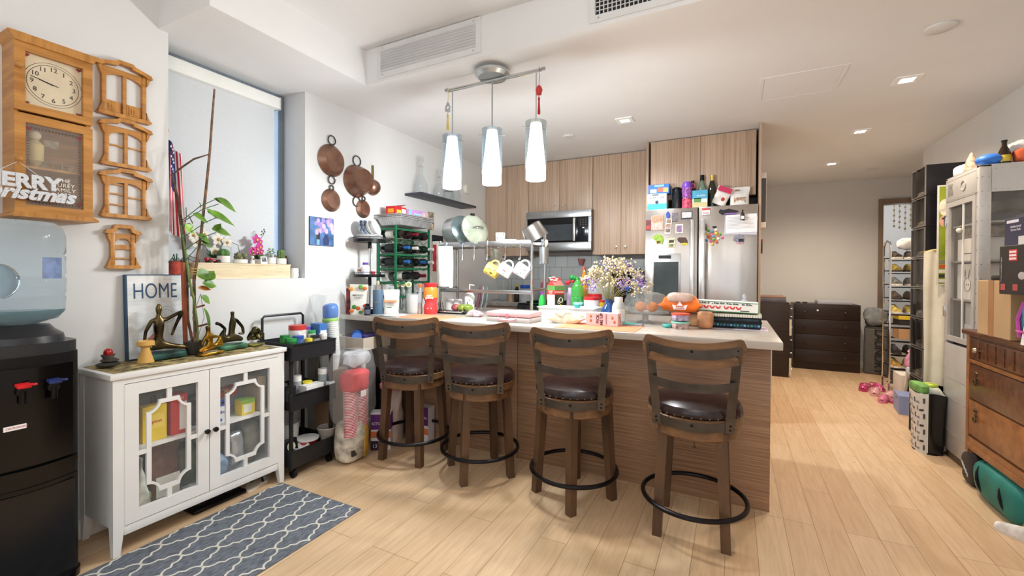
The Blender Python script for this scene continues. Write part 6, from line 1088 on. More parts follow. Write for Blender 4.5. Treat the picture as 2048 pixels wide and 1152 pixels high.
# dark shelf and decanters on the left kitchen wall
o=ob('wall_shelf',None,(box(WL+.001,-2.555,3.22,4.17,1.995,2.015,.002),m('3c3f46',.5,n=.08))); tag(o,'dark grey shelf on the left kitchen wall holding glass decanters','shelf')
cry=m('a9b4b6',.04,al=.26,n=.04,coat=.5)
def dec(label,y,h,r):
    t=T('decanter',label,'decanter',(-2.655,y,2.0155)); ob('decanter_body',t,(lathe([(r*.8,0),(r,.02),(r*.95,h*.25),(r*.6,h*.42),(r*.3,h*.55),(r*.28,h*.7),(r*.45,h*.73),(r*.4,h*.74),(r*.2,h*.73),(.0,h*.7)],24),cry)); ob('stopper',t,(lathe([(.012,h*.74),(r*.2,h*.8),(r*.42,h*.88),(r*.38,h*.97),(.0001,h)],8),cry))
dec('tall glass decanter with a faceted stopper at the near end of the shelf',3.33,.36,.062); dec('glass decanter in the middle of the dark shelf, behind the left pendant',3.62,.30,.06); dec('glass decanter near the far end of the dark shelf',3.90,.34,.06)
bottle('glass_carafe','squat clear glass jar on the dark shelf between the decanters','jar',-2.64,3.76,[(.05,0),(.055,.05),(.05,.1)],cry,2.0155,([(.045,.1),(.045,.115),(.0001,.116)],steel))
o=ob('smoke_detector',None,(xf(lathe([(.06,0),(.06,.02),(.05,.035),(.0001,.037)],32),(0,0,0),(0,pi/2,0)),m('e0ddd4',.5)),loc=(WL,4.28,2.24)); tag(o,'round cream detector high on the left kitchen wall behind the pendants','detector')
o=ob('recipe_card',None,(box(0,.004,-.05,.05,-.09,.09),m('b9a58c',.6,n=.4,ns=30)),loc=(WL,3.62,1.80)); tag(o,'small cream patterned card pinned under the dark wall shelf','card')
o=ob('dark_apron',None,(crump(box(.004,.03,-.08,.08,-.3,0,.006),.006,14,4),m('25262c',.8)),loc=(WL,3.72,1.66)); tag(o,'dark apron hanging on the wall behind the pots','apron')
# ================= LEFT FLOOR CLUTTER =================
t=T('trolley','slim black three-tier rolling trolley packed with jars, beside the white cabinet','trolley',(-2.56,1.938,0)); TX,TY=.17,.163
blk=m('1d1d20',.45,n=.08)
def tray(z): ob('tray',t,(join(box(-TX+.0042,TX-.0042,-TY+.0042,TY-.0042,z+.002,z+.051),box(TX-.004,TX,-TY,TY,z,z+.105),box(-TX,-TX+.004,-TY,TY,z,z+.105),box(-TX+.004,TX-.004,-TY,-TY+.004,z,z+.105),box(-TX+.004,TX-.004,TY-.004,TY,z,z+.105),box(TX,TX+.006,-TY,TY,z+.098,z+.106)),blk))
for z in(.07,.42,.725): tray(z)
for a in(-1,1):
    for b_ in(-1,1): ob('post',t,(box(a*(TX-.03)-.009,a*(TX-.03)+.009,b_*(TY-.014)-.009,b_*(TY-.014)+.009,.05,.80 if a>0 else .88),blk)); ob('caster',t,(xf(cyl(.024,-.01,.01,18),(a*(TX-.03),b_*(TY-.03),.0242),(pi/2,0,0)),black))
ob('push_handle',t,(tube([(-.14,-TY+.014,.86),(-.14,-TY+.014,.97),(-.14,-TY+.03,.985),(-.14,TY-.03,.985),(-.14,TY-.014,.97),(-.14,TY-.014,.86)],.008,8),blk))
def jar(label,x,y,z,r,h,c,lc,tr=1,name='jar',cat='jar',grp=None,lid=.02):
    k=T(name,label,cat,(x,y,z),0,grp); ob('jar_body',k,(lathe([(r*.95,0),(r,.004),(r,h-lid)],22),m(c,.35,al=tr,n=.2,ns=40))); ob('lid',k,(lathe([(r*.96,h-lid),(r*1.02,h-lid+.001),(r*1.0,h),(.0001,h+.0005)],22),m(lc,.35,n=.04))); return k
z=.7765
jar('large white vitamin jar with a red lid on the top trolley tray',-2.50,1.893,z,.052,.155,'eeeae4','c23a32',lid=.03)
jar('jar with a bright green lid at the left of the top trolley tray',-2.445,1.812,z,.03,.085,'2f6a3a','2f9a4a'); jar('jar with a second, darker green lid behind the first green one on the trolley',-2.505,1.805,z,.026,.10,'2a7a3a','1f7a34')
jar('jar with a blue lid in front of the red-lidded vitamin jar',-2.44,1.853,z,.032,.095,'4a6a9a','2a4f9e'); jar('jar with a yellow lid at the front edge of the top tray',-2.425,1.918,z,.022,.072,'d8d8c8','e0cf3a'); jar('flat jar with a black lid on the top trolley tray',-2.435,1.973,z,.028,.085,'8a8a88','222226')
jar('small white-lidded jar at the front right of the top tray',-2.43,2.033,z,.024,.09,'c9c4c0','e9e9e6'); jar('small jar with a violet lid behind on the top tray',-2.55,2.003,z,.024,.13,'e6e4f0','6a4aa8'); jar('jar with a pale green lid behind the black-lidded jar',-2.49,1.993,z,.024,.11,'dfe8dc','3fa05a')
k=bx('wipes_box','blue and white open carton at the right end of the top trolley tray','box',-2.505,2.068,z,.09,.06,.15,'3f6fb0',0,None,None,[('+x',.1,.9,.1,.7,'e8eef4'),('+x',.2,.8,.2,.45,'5a9a5a')]); k.location.y=2.06
z=.4715
jar('black jar with a dark lid on the middle trolley tray',-2.45,1.803,z,.035,.09,'2a2a2c','1a1a1c'); jar('small clear bottle with a white cap on the middle trolley tray',-2.50,1.888,z,.028,.135,'c4ccd0','f0f0ee',.7,lid=.035); jar('clear bottle with a white cap at the right of the middle tray',-2.47,2.063,z,.03,.15,'b9c2c8','f0f0ee',.7,lid=.035); jar('dark glass jar of supplements at the left front of the middle tray',-2.52,1.793,z,.035,.10,'3a2f28','4a4a4c',.9)
k=bx('tissue_box','white floral tissue box at the front of the middle trolley tray','box',-2.435,1.948,z,.07,.13,.078,'e9e8e6',0,None,None,[('+x',.4,.6,.3,.6,'b9b4b8')]); k=bx('cotton_box','small white box beside the tissue box on the middle tray','box',-2.43,2.10-.0,z,.01,.01,.01,'ecebe8'); k.location=(-2.428,2.088,z)
for c in list(k.children): c.scale=(5,5,6.5)
o=ob('yellow_lid',None,(cyl(.03,0,.012,24),m('e0cf3a',.4)),loc=(-2.475,1.948,z+.0785)); tag(o,'flat yellow lid lying on the tissue box','lid')
z=.1215
t=T('clear_container','clear round plastic tub standing on the bottom trolley tray','tub',(-2.60,1.893,z)); ob('tub_body',t,(lathe([(.06,0),(.075,.17),(.07,.17),(.056,.01)],28),plasf))
t=T('tape_reel','black square device with a round cream dial on the bottom tray','dial gauge',(-2.475,1.828,z),0,None,(0,rad(-12),0)); ob('case_body',t,(box(-.015,.015,-.05,.05,0,.1,.008),black)); ob('dial_face',t,(xf(cyl(.028,0,.002,26),(.015,0,.052),(0,pi/2,0)),m('d8cfb0',.5)))
o=ob('red_bowl',None,(lathe([(.03,0),(.055,.02),(.07,.06),(.067,.06),(.05,.022),(0,.008)],32),m('b8262c',.3)),(lathe([(.071,.055),(.072,.064),(.067,.064)],32),wht),loc=(-2.495,1.963,z)); tag(o,'red bowl with a white rim on the bottom trolley tray','bowl')
o=ob('white_bowl',None,(lathe([(.03,0),(.045,.02),(.052,.05),(.049,.05),(.04,.02),(0,.008)],32),wht),loc=(-2.44,1.888-.0,z)); o.location=(-2.445,1.873,z); tag(o,'small white bowl at the front left of the bottom trolley tray','bowl')
t=T('clear_container','frosted food container with a rim at the right of the bottom tray','container',(-2.46,2.09,z)); ob('container_body',t,(lathe([(.04,0),(.062,.10),(.058,.10),(.038,.01)],28),m('b0a498',.3,al=.8,n=.2))); ob('rim',t,(ring(.061,.003,(0,0,.10),28,6),plasf))
# support box and white cups
k=bx('cardboard_box','cardboard box on the floor behind the red cups, mostly hidden','box',-2.545,2.20,0,.17,.14,.59,'8a6f52')
t=T('cup_bag','bag of stacked white cups with a blue and green wrapper behind the trolley','bag of cups',(-2.545,2.20,.5905))
def cups(t,x,y,z0,n,r,c,dz,nm='cup',tilt=0,inv=1,rim=None):
    for i in range(n):
        s=lathe([(r*.72,0),(r,.1),(r*1.04,.103),(r*1.04,.107),(r*.98,.107)],24)
        items=[(s,c)]
        if rim: items=[((s[0],s[1]),c),(ring(r*1.03,.0022,(0,0,.105),24,6),rim)]
        ob(nm,t,*items,loc=(x+tilt*i*dz,y,z0+(i*dz if inv>0 else .107+i*dz)),rot=(0,0 if inv>0 else pi,0))
cups(t,.035,-.01,0,18,.042,m('e9eae6',.6,n=.02),.0135,tilt=-.1); cups(t,-.055,-.01,0,14,.04,m('e4e6e2',.6,n=.02),.0135)
ob('wrapper_sleeve',t,(crump(xf(sup(.05,.052,.06,.6,.9,24,(0,0,0)),(-.0,-.01,.40)),.006,20,2),m('2f6fc0',.35,n=.15,ns=20)),(crump(xf(sup(.051,.053,.025,.7,.9,24,(0,0,0)),(-.0,-.01,.345)),.003,20,3),m('8fc04a',.4))); ob('plastic_wrap',t,(crump(sup(.10,.085,.28,.5,.7,32,(-.01,0,.29)),.015,9,6),m('e8eef0',.1,al=.10,n=.02)))
# red cups bag
t=T('party_cup_bag','clear bag of red and white striped party cup stacks on the floor','bag of cups',(-2.305,2.155,0)); t.scale=(1.0,1.3,.98); redc=m('c8303a',.4,n=.08); whr=m('e6dcdc',.4)
ob('food_packet',t,(crump(sup(.085,.075,.14,.5,.6,28,(0,0,.14)),.012,12,9),m('c9c0b0',.3,n=.3,ns=16))); ob('yellow_print',t,(crump(sup(.03,.02,.11,.5,.5,16,(.06,.045,.13)),.004,14,2),m('c99a3a',.4,n=.3)),(crump(box(.055,.083,-.05,-.0,.06,.1),.002,14,2),m('3a3430',.5)))
for k_,(x,y,n) in enumerate(((.045,-.035,30),(.035,.045,34))):
    cups(t,x,y,.19-.06*k_,n,.037,redc,.0105,rim=whr,inv=-1)
ob('red_sleeve',t,(crump(sup(.065,.072,.075,.45,.6,24,(.035,.0,.555)),.008,14,4),m('d03a40',.35,n=.1,ns=12))); ob('plastic_wrap',t,(crump(sup(.10,.12,.26,.5,.6,36,(.015,0,.52)),.016,9,3),m('eef0f2',.08,al=.12,n=.02,coat=.5)))
ob('wrap_knot',t,(crump(sup(.07,.08,.05,.7,.7,24,(.0,.04,.70)),.02,14,8),m('e6e8ee',.1,al=.45,n=.05)))
ob('price_tag',t,(box(.116,.118,-.02,.015,.46,.50),wht))
# kitchen bag boxes, bin liner, beige cart
k=bx('trash_bag_box','purple and white box reading KITCHEN, open flap, left one under the bar','box',-2.20,2.335,0,.14,.08,.27,'ece8ea',.12,None,None,[('+x',0,1,.55,.95,'6a2a7a'),('-y',0,1,.55,.95,'6a2a7a'),('-y',0,1,.33,.5,'e07a4a'),('-y',0,.4,.0,.25,'3a2440')])
txt('KITCHEN',.03,m('f0ecf2',.5),k,(0.0,-.0418,.19)); txt('13',.035,m('f0f0f4',.5),k,(-.04,-.0418,.03)); k.location=(-2.265,2.405,0); k.rotation_euler=(0,0,.55)
k=bx('trash_bag_box','purple and white box reading KITCHEN behind the left bar stool leg','box',-2.045,2.625,0,.13,.08,.27,'e6e0e4',.35,None,None,[('-y',0,1,.5,1,'5c2468'),('-y',0,1,.25,.42,'e07a4a'),('-y',0,.35,.0,.2,'3a2440')]); txt('KITCHEN',.026,m('f0ecf2',.5),k,(0.0,-.0418,.19)); k.location=(-2.075,2.652,0); k.rotation_euler=(0,0,0)
t=pouch('bin_liner','white and pink plastic sack on the floor under the worktop end','sack',-2.295,2.545,.16,.15,.46,m('d9c4bc',.5,n=.08,ns=12),z=0,seed=31,am=.012,rz=.2); ob('pink_hem',t,(crump(sup(.088,.078,.03,.5,.6,24,(0,0,.42)),.008,12,3),m('cc8880',.5)))
t=T('utility_cart','beige plastic two-shelf cart under the left end of the worktop','cart',(-2.573,2.50,0)); bei=m('cdbfae',.5,n=.03)
for z in(.10,.70): ob('shelf_tray',t,(join(box(-.17,.17,-.14,.14,z,z+.01),box(-.17,-.162,-.14,.14,z+.01,z+.09),box(.162,.17,-.14,.14,z+.01,z+.09),box(-.162,.162,-.14,-.132,z+.01,z+.09),box(-.162,.162,.132,.14,z+.01,z+.09)),bei))
for a in(-1,1):
    for b_ in(-1,1): ob('post',t,(cyl(.018,.03,.70,16,(a*.145,b_*.115,0)),bei)); ob('caster',t,(xf(cyl(.02,-.008,.008,16),(a*.145,b_*.115,.0202),(pi/2,0,0)),black))
t=T('water_jug_blue','blue translucent sport bottle lying in the beige cart','bottle',(-2.60,2.56,.6705),0,None,(pi/2-.1,0,.75)); t.name='blue_sport_bottle'; t.location=(-2.62,2.52,.768); ob('bottle_body',t,(lathe([(.05,-.06),(.055,-.05),(.056,.08),(.035,.12),(.03,.15)],28),m('3a62b8',.15,al=.85,n=.15))); ob('screw_cap',t,(lathe([(.034,.15),(.036,.19),(.0001,.192)],24),m('4a78cc',.25)))
o=ob('storage_pouch',None,(crump(sup(.055,.075,.05,.5,.6,24,(0,0,.05)),.008,14,6),m('4a3f7a',.5,n=.3,ns=12)),loc=(-2.49,2.53,.7105)); tag(o,'purple soft pouch beside the blue bottle in the beige cart','pouch')
o=ob('black_bin_bag',None,(crump(sup(.14,.115,.22,.4,.5,32,(0,0,.22)),.015,8,7),m('101012',.35,n=.2)),loc=(-2.573,2.50,.1105)); tag(o,'bulging black bag filling the lower shelf of the beige cart','bag')
t=pouch('clear_plastic_bag','empty crumpled clear plastic bag standing above the trolley at the left end of the bar','plastic bag',-2.68,2.32,.15,.16,.34,m('e6ecee',.08,al=.22,n=.03,coat=.3),z=.9,seed=33,am=.02,e=(.8,.8)); t.location=(-2.68,2.21,.7705)
k=bx('paper_carton','plain carton standing between the trolley and the beige cart','box',-2.69,2.20,0,.1,.08,.77,'9a9488')
# sandal and cable under the cabinet end
o=ob('flip_flop',None,(join(pr([(.045*cos(a)*(1+.2*(cos(a*.5))),.12*sin(a)) for a in[k*2*pi/24 for k in range(24)]],0,.014)),m('d8cfc0',.7)),(tube([(-.03,-.02,.014),(0,.05,.04),(.04,-.02,.014)],.006,6),m('2a2422',.6)),loc=(-2.55,1.66,0),rot=(0,0,.6)); tag(o,'pale flip-flop sandal with a dark strap under the white cabinet','sandal')
# ================= RIGHT SIDE =================
dkw=m('2e221e',.4,n=.15,ns=3,st=(1,1,14))
t=T('chest_of_drawers','low black-brown chest with four wide drawers against the far hallway wall','chest of drawers',(1.105,7.27,0)); W=.365
ob('carcass',t,(box(-W,W,-.19,.21,.0,.88,.002),dkw))
for i,(a,b_) in enumerate(((.1,.27),(.275,.475),(.48,.675),(.68,.865))):
    d=ob('drawer',t,(box(-W+.008,W-.005,-.215,-.19,a,b_,.002),dkw))
    for x in(-.245,.2): ob('knob',d,(xf(lathe([(.006,0),(.006,.012),(.014,.02),(.0001,.026)],14),(x,-.215,(a+b_)/2),(pi/2,0,0)),m('4a4440',.25,.7)))
ob('child_lock',t,(xf(cyl(.012,0,.01,14),(-.1,-.2155,.80),(pi/2,0,0)),wht))
t=T('dark_chest','tall black-brown chest seen side-on at the end of the hallway left wall','chest of drawers',(.43,6.72,0)); ob('carcass',t,(box(-.205,.19,-.34,.33,0,.925,.002),dkw)); ob('drawer_edge',t,(box(.19,.205,-.33,.33,.05,.9,.002),m('3a2a22',.4)))
for a,b_ in((.52,.72),(.03,.24)): ob('white_drawer_end',t,(box(.192,.215,-.345,-.33,a,b_),m('d8cdb8',.5)))
for z in(.1,.3,.46,.62,.75,.85): ob('knob',t,(xf(cyl(.008,0,.02,10),(.205,-.30,z),(0,pi/2,0)),steel))
o=ob('framed_panel',None,(box(-.16,.16,-.25,.25,0,.055,.003),m('6a6672',.4,n=.1)),(box(-.16,.16,-.25,.25,.055,.068,.002),m('8a6a58',.5)),loc=(.43,6.68,.9255)); o.name='flat_box'; tag(o,'flat grey box lying on the tall dark chest','box')
o=ob('flat_box',None,(box(-.19,.19,-.12,.12,0,.045,.003),m('b9bcc6',.35,n=.03)),loc=(1.21,7.28,.8805)); tag(o,'silver-white flat box on the wide drawer chest','box')
for x,l in((.80,'left small dark sunglasses-like object on the chest'),(.88,'right small dark object on the chest')): o=ob('sunglasses',None,(ball(.025,(0,0,.012),(1.3,.6,.5),12),m('4a4440',.3)),loc=(x,7.2,.8805)); tag(o,l,'sunglasses')
# laundry bag
lgm=m('5c5a57',.7,n=.08,ns=30)
t=T('laundry_hamper','tall grey fabric hamper with LAUNDRY written down its side','laundry hamper',(1.65,7.2,0),-.25); ob('hamper_body',t,(crump(box(-.115,.13,-.12,.12,0,.60,.03,3),.006,10,3),lgm)); txt('LAUNDRY',.125,m('1c1c1c',.7),t,(.035,-.132,.30),(pi/2,pi/2,0),bold=.002,sx=1.0); ob('rim',t,(tube([(-.1,-.11,.60),(.12,-.11,.60),(.12,.11,.60),(-.1,.11,.60),(-.1,-.11,.60)],.008,6),m('3a3a38',.6)))
o=ob('clothes_heap',None,(crump(sup(.13,.12,.12,.7,.8,32,(0,0,.10)),.03,9,5),m('868c8e',.85,n=.15,ns=14)),loc=(1.65,7.2,.625)); tag(o,'heap of grey clothes on top of the laundry hamper','clothes')
# beaded hanging in the bright room
t=T('bead_hanging','cream beaded wall hanging in the bright doorway of the hallway','wall hanging',(2.15,7.9,2.28)); 
for i in range(6): ob('bead_string',t,(join(tube([(-.15+i*.06,0,.24),(-.15+i*.06,0,-.3-.05*(i%3))],.003,5),*[ball(.014,(-.15+i*.06,0,-.02-.075*j-.02*(i%3)),(1,1,1.3),8) for j in range(5)]),m('cdbb96',.6)))
ob('top_rod',t,(xf(cyl(.007,-.18,.18,8),(0,0,.24),(0,pi/2,0)),m('a08a60',.6)),(join(tube([(-.1,0,.24),(-.1,0,.289)],.003,5),tube([(.1,0,.24),(.1,0,.289)],.003,5)),m('a08a60',.6)))
# chrome shoe rack with shoes
t=T('shoe_rack','tall chrome ten-tier shoe rack beside the hallway doorway','shoe rack',(1.86,6.22,0)); 
for x in(-.34,.34): ob('end_frame',t,(tube([(x,-.12,0),(x,-.12,1.58),(x,-.09,1.63),(x,0,1.65),(x,.09,1.63),(x,.12,1.58),(x,.12,0)],.010,8),chrome))
tz=[.10,.25,.40,.55,.70,.84,.99,1.14,1.29,1.43]
for z in tz: ob('tier',t,(join(*[tube([(-.34,y,z+(.03 if y>0 else 0)),(.34,y,z+(.03 if y>0 else 0))],.006,6) for y in(-.11,-.04,.04,.11)]),m('2c2a2a',.4,.5)))
def shoe(t0,nm,label,loc,rz,c,sole='e8e4dc',s=1.0,grp=None,rot=None):
    """a low shoe: sole plus upper with an opening"""
    t=T(nm,label,'shoe',loc,rz,grp,rot); V,Fc=[],[]
    P=[(-.12,.030,.06),(-.09,.036,.075),(-.03,.034,.07),(.03,.038,.052),(.08,.040,.038),(.115,.030,.028)]
    n=12
    for x,w,h in P:
        for k in range(n): a=pi*k/(n-1); V.append((x*s,w*cos(a)*s,(.018+h*sin(a)**.7)*s))
    for i in range(len(P)-1):
        for k in range(n-1): Fc.append((i*n+k,i*n+k+1,(i+1)*n+k+1,(i+1)*n+k))
    Fc+=[tuple(range(n)),tuple(range(5*n,6*n))[::-1]]
    ob('upper',t,((V,Fc),m(c,.6,n=.15,ns=20))); ob('sole',t,(xf(pr([(x,y) for x,y in[(-.128,0),(-.12,.032),(-.06,.037),(.0,.034),(.07,.043),(.115,.034),(.128,0),(.115,-.034),(.07,-.043),(0,-.034),(-.06,-.037),(-.12,-.032)]],0,.02),(0,0,0),(0,0,0),s),m(sole,.6)))
    ob('opening',t,(xf(ball(.03,(-.062,0,.088),(1.15,.72,.12),14),(0,0,0),(0,0,0),s),m('1a1816',.8))); return t
base=None; ri=['lowest','second','third','fourth','fifth','sixth','seventh','eighth','ninth','top']
cs=['5a4a3c','b9924a','2a2826','8f8a80','3a3430','c9b45a','4a3c30','6a6a68','8a7a30','3a322c']
for i,z in enumerate(tz):
    for j,x in enumerate((-.27,-.15)):
        if i in(3,4) : continue
        shoe(t,'shoe','%s shoe of the pair on the %s tier of the chrome rack'%(('left','right')[j],ri[i]),(1.86+x,6.20,z+.02),pi/2*-1+.0,cs[i],'e8e4dc' if i%2 else '3a3632',.95,'shoes on the chrome shoe rack',(0.24*0,0,-pi/2))
for o,(z,c) in((0,(1.52,0)),):
    q=ob('white_cloth_shoes',None,(crump(sup(.09,.06,.06,.7,.7,24,(0,0,.06)),.018,14,4),m('e4e4e8',.8)),loc=(1.70,6.25,1.555)); q.name='white_cloth'; tag(q,'crumpled white cloth on top of the shoes on the chrome rack','cloth')
k=bx('shoe_box','yellow-lidded black shoe box on the chrome rack','shoe box',1.72,6.18,.735,.26,.2,.10,'2a2622',0,None,None,[('-y',0,1,.62,1.02,'e0c03a'),('-x',0,1,.62,1.02,'e0c03a')])
k=bx('shoe_box','plain cardboard shoe box on the chrome rack below the yellow one','shoe box',1.72,6.18,.585,.26,.2,.11,'b8926a')
# clear-front stacking shoe boxes
smoke=m('2a2624',.08,al=.42,n=.1); dk=m('17151a',.3,n=.2)
NB=9; HB=2.115/NB
for i in range(NB):
    t=T('clear_shoe_box','black shoe box with a clear drop front, number from floor ','storage box',(1.52,4.545,i*HB),0,'stacked clear-front shoe boxes')
    t['label']='clear-front black shoe box, %s in the tall black stack'%(['at the floor','second from the floor','third from the floor','fourth from the floor','in the exact middle','fourth from the top','third from the top','second from the top','topmost'][i])
    ob('case',t,(join(box(-.215,.215,-.142,-.137,0,HB-.002),box(-.215,.215,.137,.142,0,HB-.002),box(-.215,.215,-.137,.137,0,.006),box(-.215,.215,-.137,.137,HB-.008,HB-.002),box(.209,.215,-.137,.137,.006,HB-.008)),dk))
    d=ob('clear_door',t,(box(-.222,-.218,-.138,.138,.008,HB-.012,.0015),smoke)); ob('door_rim',d,(fr(-.139,.139,.004,HB-.006,.006,-.224,-.216,'x'),m('8a8480',.3,.5))); ob('pull_tab',d,(box(-.232,-.222,-.012,.012,HB-.022,HB-.012,.002),black))
    for j in(0,1):
        shoe(None,'shoe','%s shoe inside the clear-front box %s'%(('near','far')[j],['at the floor','second from the floor','third from the floor','fourth from the floor','in the exact middle','fourth from the top','third from the top','second from the top','topmost'][i]),(1.43,4.48+.12*j,i*HB+.0065),pi,['c9bfae','3a3a44','d8d0c0','8a7a6a','e0dcd6','4a4448','b9a890','c4b49a','d0c8bc'][(i+j*0)%9],'e4ddd0',.95,'shoes in the clear-front boxes')
# leaning picture with a baby's face, hanging cream cloth
t=T('portrait_poster','green poster of a white-haired face leaning between shoe boxes and metal cabinet','poster',(1.37,4.30,0)); t.location=(1.40,4.31,1.20)
ob('frame_board',t,(box(-.06,.02,-.006,.006,.0,.735),m('d8d4cc',.5)),rot=(0,0,0)); ob('printed_face',t,(box(-.052,.02,-.0075,-.006,.01,.725),m('8c9a2c',.5,n=.15,ns=6)))
ob('portrait_face',t,(xf(ball(.036,(0,0,0),(.8,.03,1.2),18),(-.022,-.0078,.47)),m('d8a490',.5))); ob('portrait_hair',t,(xf(ball(.042,(0,0,0),(.8,.03,1.5),18),(-.02,-.0076,.57)),m('e6dcc8',.7,n=.2,ns=30))); ob('portrait_eye',t,(xf(ball(.01,(0,0,0),(1,.2,.6),10),(-.03,-.0105,.49)),m('3a2a28',.5)))
for i in range(5): ob('printed_block',t,(box(-.05,.02,-.0085,-.0075,.02+i*.035,.045+i*.035),m(['d8d4cc','3a3634','d8d0c0','c8503a','8a8074'][i],.6)))
o=ob('shelf_post',None,(box(1.385,1.40,4.285,4.30,0,1.2),m('c9b98a',.5))); o.name='wooden_post'; tag(o,'thin pale wooden post holding up the green poster','post')
def cl(u,v):
    x=1.285+.155*u; zz=1.455-1.01*v; return (x,4.385-.035*sin(u*11+v*1.5)*.3-.05*u+.01*sin(v*6),zz+.012*sin(u*3.1)-.02*abs(u-.5))
t=T('hanging_organizer','long cream canvas strip hanging between the shoe boxes and metal cabinet','hanging organizer',(0,-.02,0)); ob('canvas',t,(grid(cl,14,30,.004),m('d8d0bc',.85,n=.06,ns=6,b=.15))); ob('top_hem',t,(tube([cl(0,0),cl(.3,0),cl(.6,0),cl(1,0)],.008,6),m('d0bb74',.7))); ob('side_trim',t,(tube([cl(1,v/12) for v in range(13)],.008,6),m('cdb868',.7))); ob('drawstring',t,(tube([cl(.35,.02),cl(.4,.15),cl(.36,.3)],.003,5),m('e8e2d0',.8)))
ob('hanger_loop',t,(tube([cl(.5,0),(1.40,4.36,1.50),(1.42,4.365,1.54)],.004,6),m('d0bb74',.7)))
# riveted aluminium cabinet
alu=m('c6c4c2',.42,.45,n=.05,ns=5); alud=m('a09d9a',.45,.4,n=.06)
AX0,AX1,AY0,AY1,AH=1.35,1.742,3.72,4.20,1.955
t=T('metal_cabinet','tall riveted aluminium trunk-style cabinet with clear upper doors','metal cabinet',(AX0,AY0,0)); W=AX1-AX0; L_=AY1-AY0
ob('frame_post',t,(box(0,.055,0,.035,.02,AH,.002),alu)); ob('frame_post',t,(box(0,.04,L_-.03,L_,.02,AH,.002),alu)); ob('frame_post',t,(box(W-.03,W,0,.03,.02,AH),alu)); ob('frame_post',t,(box(W-.03,W,L_-.03,L_,.02,AH),alu))
ob('top_panel',t,(box(0,W,0,L_,AH-.012,AH),alu)); ob('header',t,(box(-.003,.02,.03,L_-.02,AH-.17,AH-.012,.002),alu)); ob('end_header',t,(box(.055,W-.03,-.002,.01,AH-.17,AH-.012),alu)); ob('back_panel',t,(box(W-.008,W,.03,L_-.03,.05,AH-.012),alud)); ob('far_panel',t,(box(.04,W-.03,L_-.008,L_,.05,AH-.012),alud))
ob('base',t,(box(.01,W,.01,L_,0,.05),m('6a5a48',.6)),); ob('lower_end_panel',t,(box(.055,W-.03,0,.01,.05,.82),alu))
ld=ob('lower_door',t,(box(-.004,.012,.036,L_-.032,.055,.80,.002),alu)); 
for z in(.19,.42,.56): ob('rivet_row',ld,(join(*[ball(.0035,(-.005,.05+i*.0175,z),(.6,1,1),6) for i in range(22)]),chrome),kind='stuff')
ud=ob('clear_door',t,(fr(.036,L_-.032,.82,AH-.175,.035,-.006,.01,'x'),alu)); ob('clear_pane',ud,(box(.0,.003,.07,L_-.066,.85,AH-.21),m('b9b6b0',.05,al=.10,n=.05,coat=.3))); ob('vertical_bar',ud,(box(-.004,.004,.2,.21,.85,AH-.21),wht)); ob('door_knob',ud,(xf(ball(.016,(0,0,0),(1,1,1),14),(-.02,.205,1.57)),m('e6e0d0',.3)))
for z in(1.62,.98): ob('hinge',t,(box(-.012,-.003,L_-.045,L_-.008,z,z+.075,.002),chrome))
ob('end_pane',t,(box(.055,W-.03,.003,.006,.82,AH-.17),m('b9b6b0',.05,al=.12,n=.05,coat=.3)))
ob('rivet_row',t,(join(*[ball(.004,(-.004,.04+i*.018,z),(.6,1,1),6) for i in range(24) for z in(AH-.025,AH-.16)]),chrome),kind='stuff'); ob('rivet_row',t,(join(*[ball(.004,(.07+i*.03,-.003,z),(1,.6,1),6) for i in range(10) for z in(AH-.03,AH-.155)]),chrome),kind='stuff'); ob('rivet_row',t,(join(*[ball(.0045,(a,b_,.08+i*.09),(1,1,1),6) for i in range(21) for a,b_ in((.012,-.0005),(.043,-.0005),(-.0005,.02),(-.0005,L_-.015))]),chrome),kind='stuff')
ob('stencil_ring',t,(ring(.032,.004,(-.004,.20,AH-.092),28,6,'x'),m('8a8a8a',.5))); ob('stencil_letters',t,(box(-.004,-.003,L_-.12,L_-.05,AH-.13,AH-.05),m('7a7876',.6,n=.4,ns=60)))
for z in(.82,1.10,1.36,1.60): ob('inner_shelf',t,(box(.02,W-.01,.012,L_-.01,z,z+.01),alud))
def ins(nm,label,cat,x,y,z,sx,sy,sz,c,**k): return bx(nm,label,cat,x,y,z,sx,sy,sz,c,**k)
k=ins('white_box','white box with a black line inside the metal cabinet, upper middle shelf','box',1.50,4.02,1.3705,.2,.26,.15,'e0dcd4',face=[('-x',.3,.9,.3,.34,'3a3634')])
k=ins('white_box','white box with a drawn rabbit-like face inside the metal cabinet','box',1.50,4.02,1.1105,.2,.26,.24,'e2ded6'); ob('drawn_circle',k,(ring(.045,.0015,(-.101,-.02,.10),28,5,'x'),m('5a5654',.6))); ob('drawn_ears',k,(join(tube([(-.101,-.04,.14),(-.101,-.05,.20),(-.101,-.03,.145)],.0015,5),tube([(-.101,.0,.145),(-.101,.01,.20),(-.101,.02,.14)],.0015,5)),m('5a5654',.6))); ob('drawn_eyes',k,(ball(.005,(-.101,-.035,.10),(.3,1,1.3),8),m('3a3634',.6))); ob('drawn_eyes',k,(ball(.005,(-.101,-.005,.10),(.3,1,1.3),8),m('3a3634',.6)))
k=ins('white_box','large white box on the lowest glazed shelf of the metal cabinet','box',1.53,4.04,.8305,.18,.2,.25,'dedad2',face=[('-x',.4,.6,.6,.75,'8a8680')])
k=T('clear_shoe_tub','clear plastic tub with a pink and white shoe at the bottom of the metal cabinet','tub',(1.41,3.87,.8305)); ob('tub_shell',k,(join(box(-.035,.05,-.12,.10,0,.006),box(-.035,-.031,-.12,.10,.006,.12),box(-.031,.05,-.12,-.116,.006,.12)),plas)); 
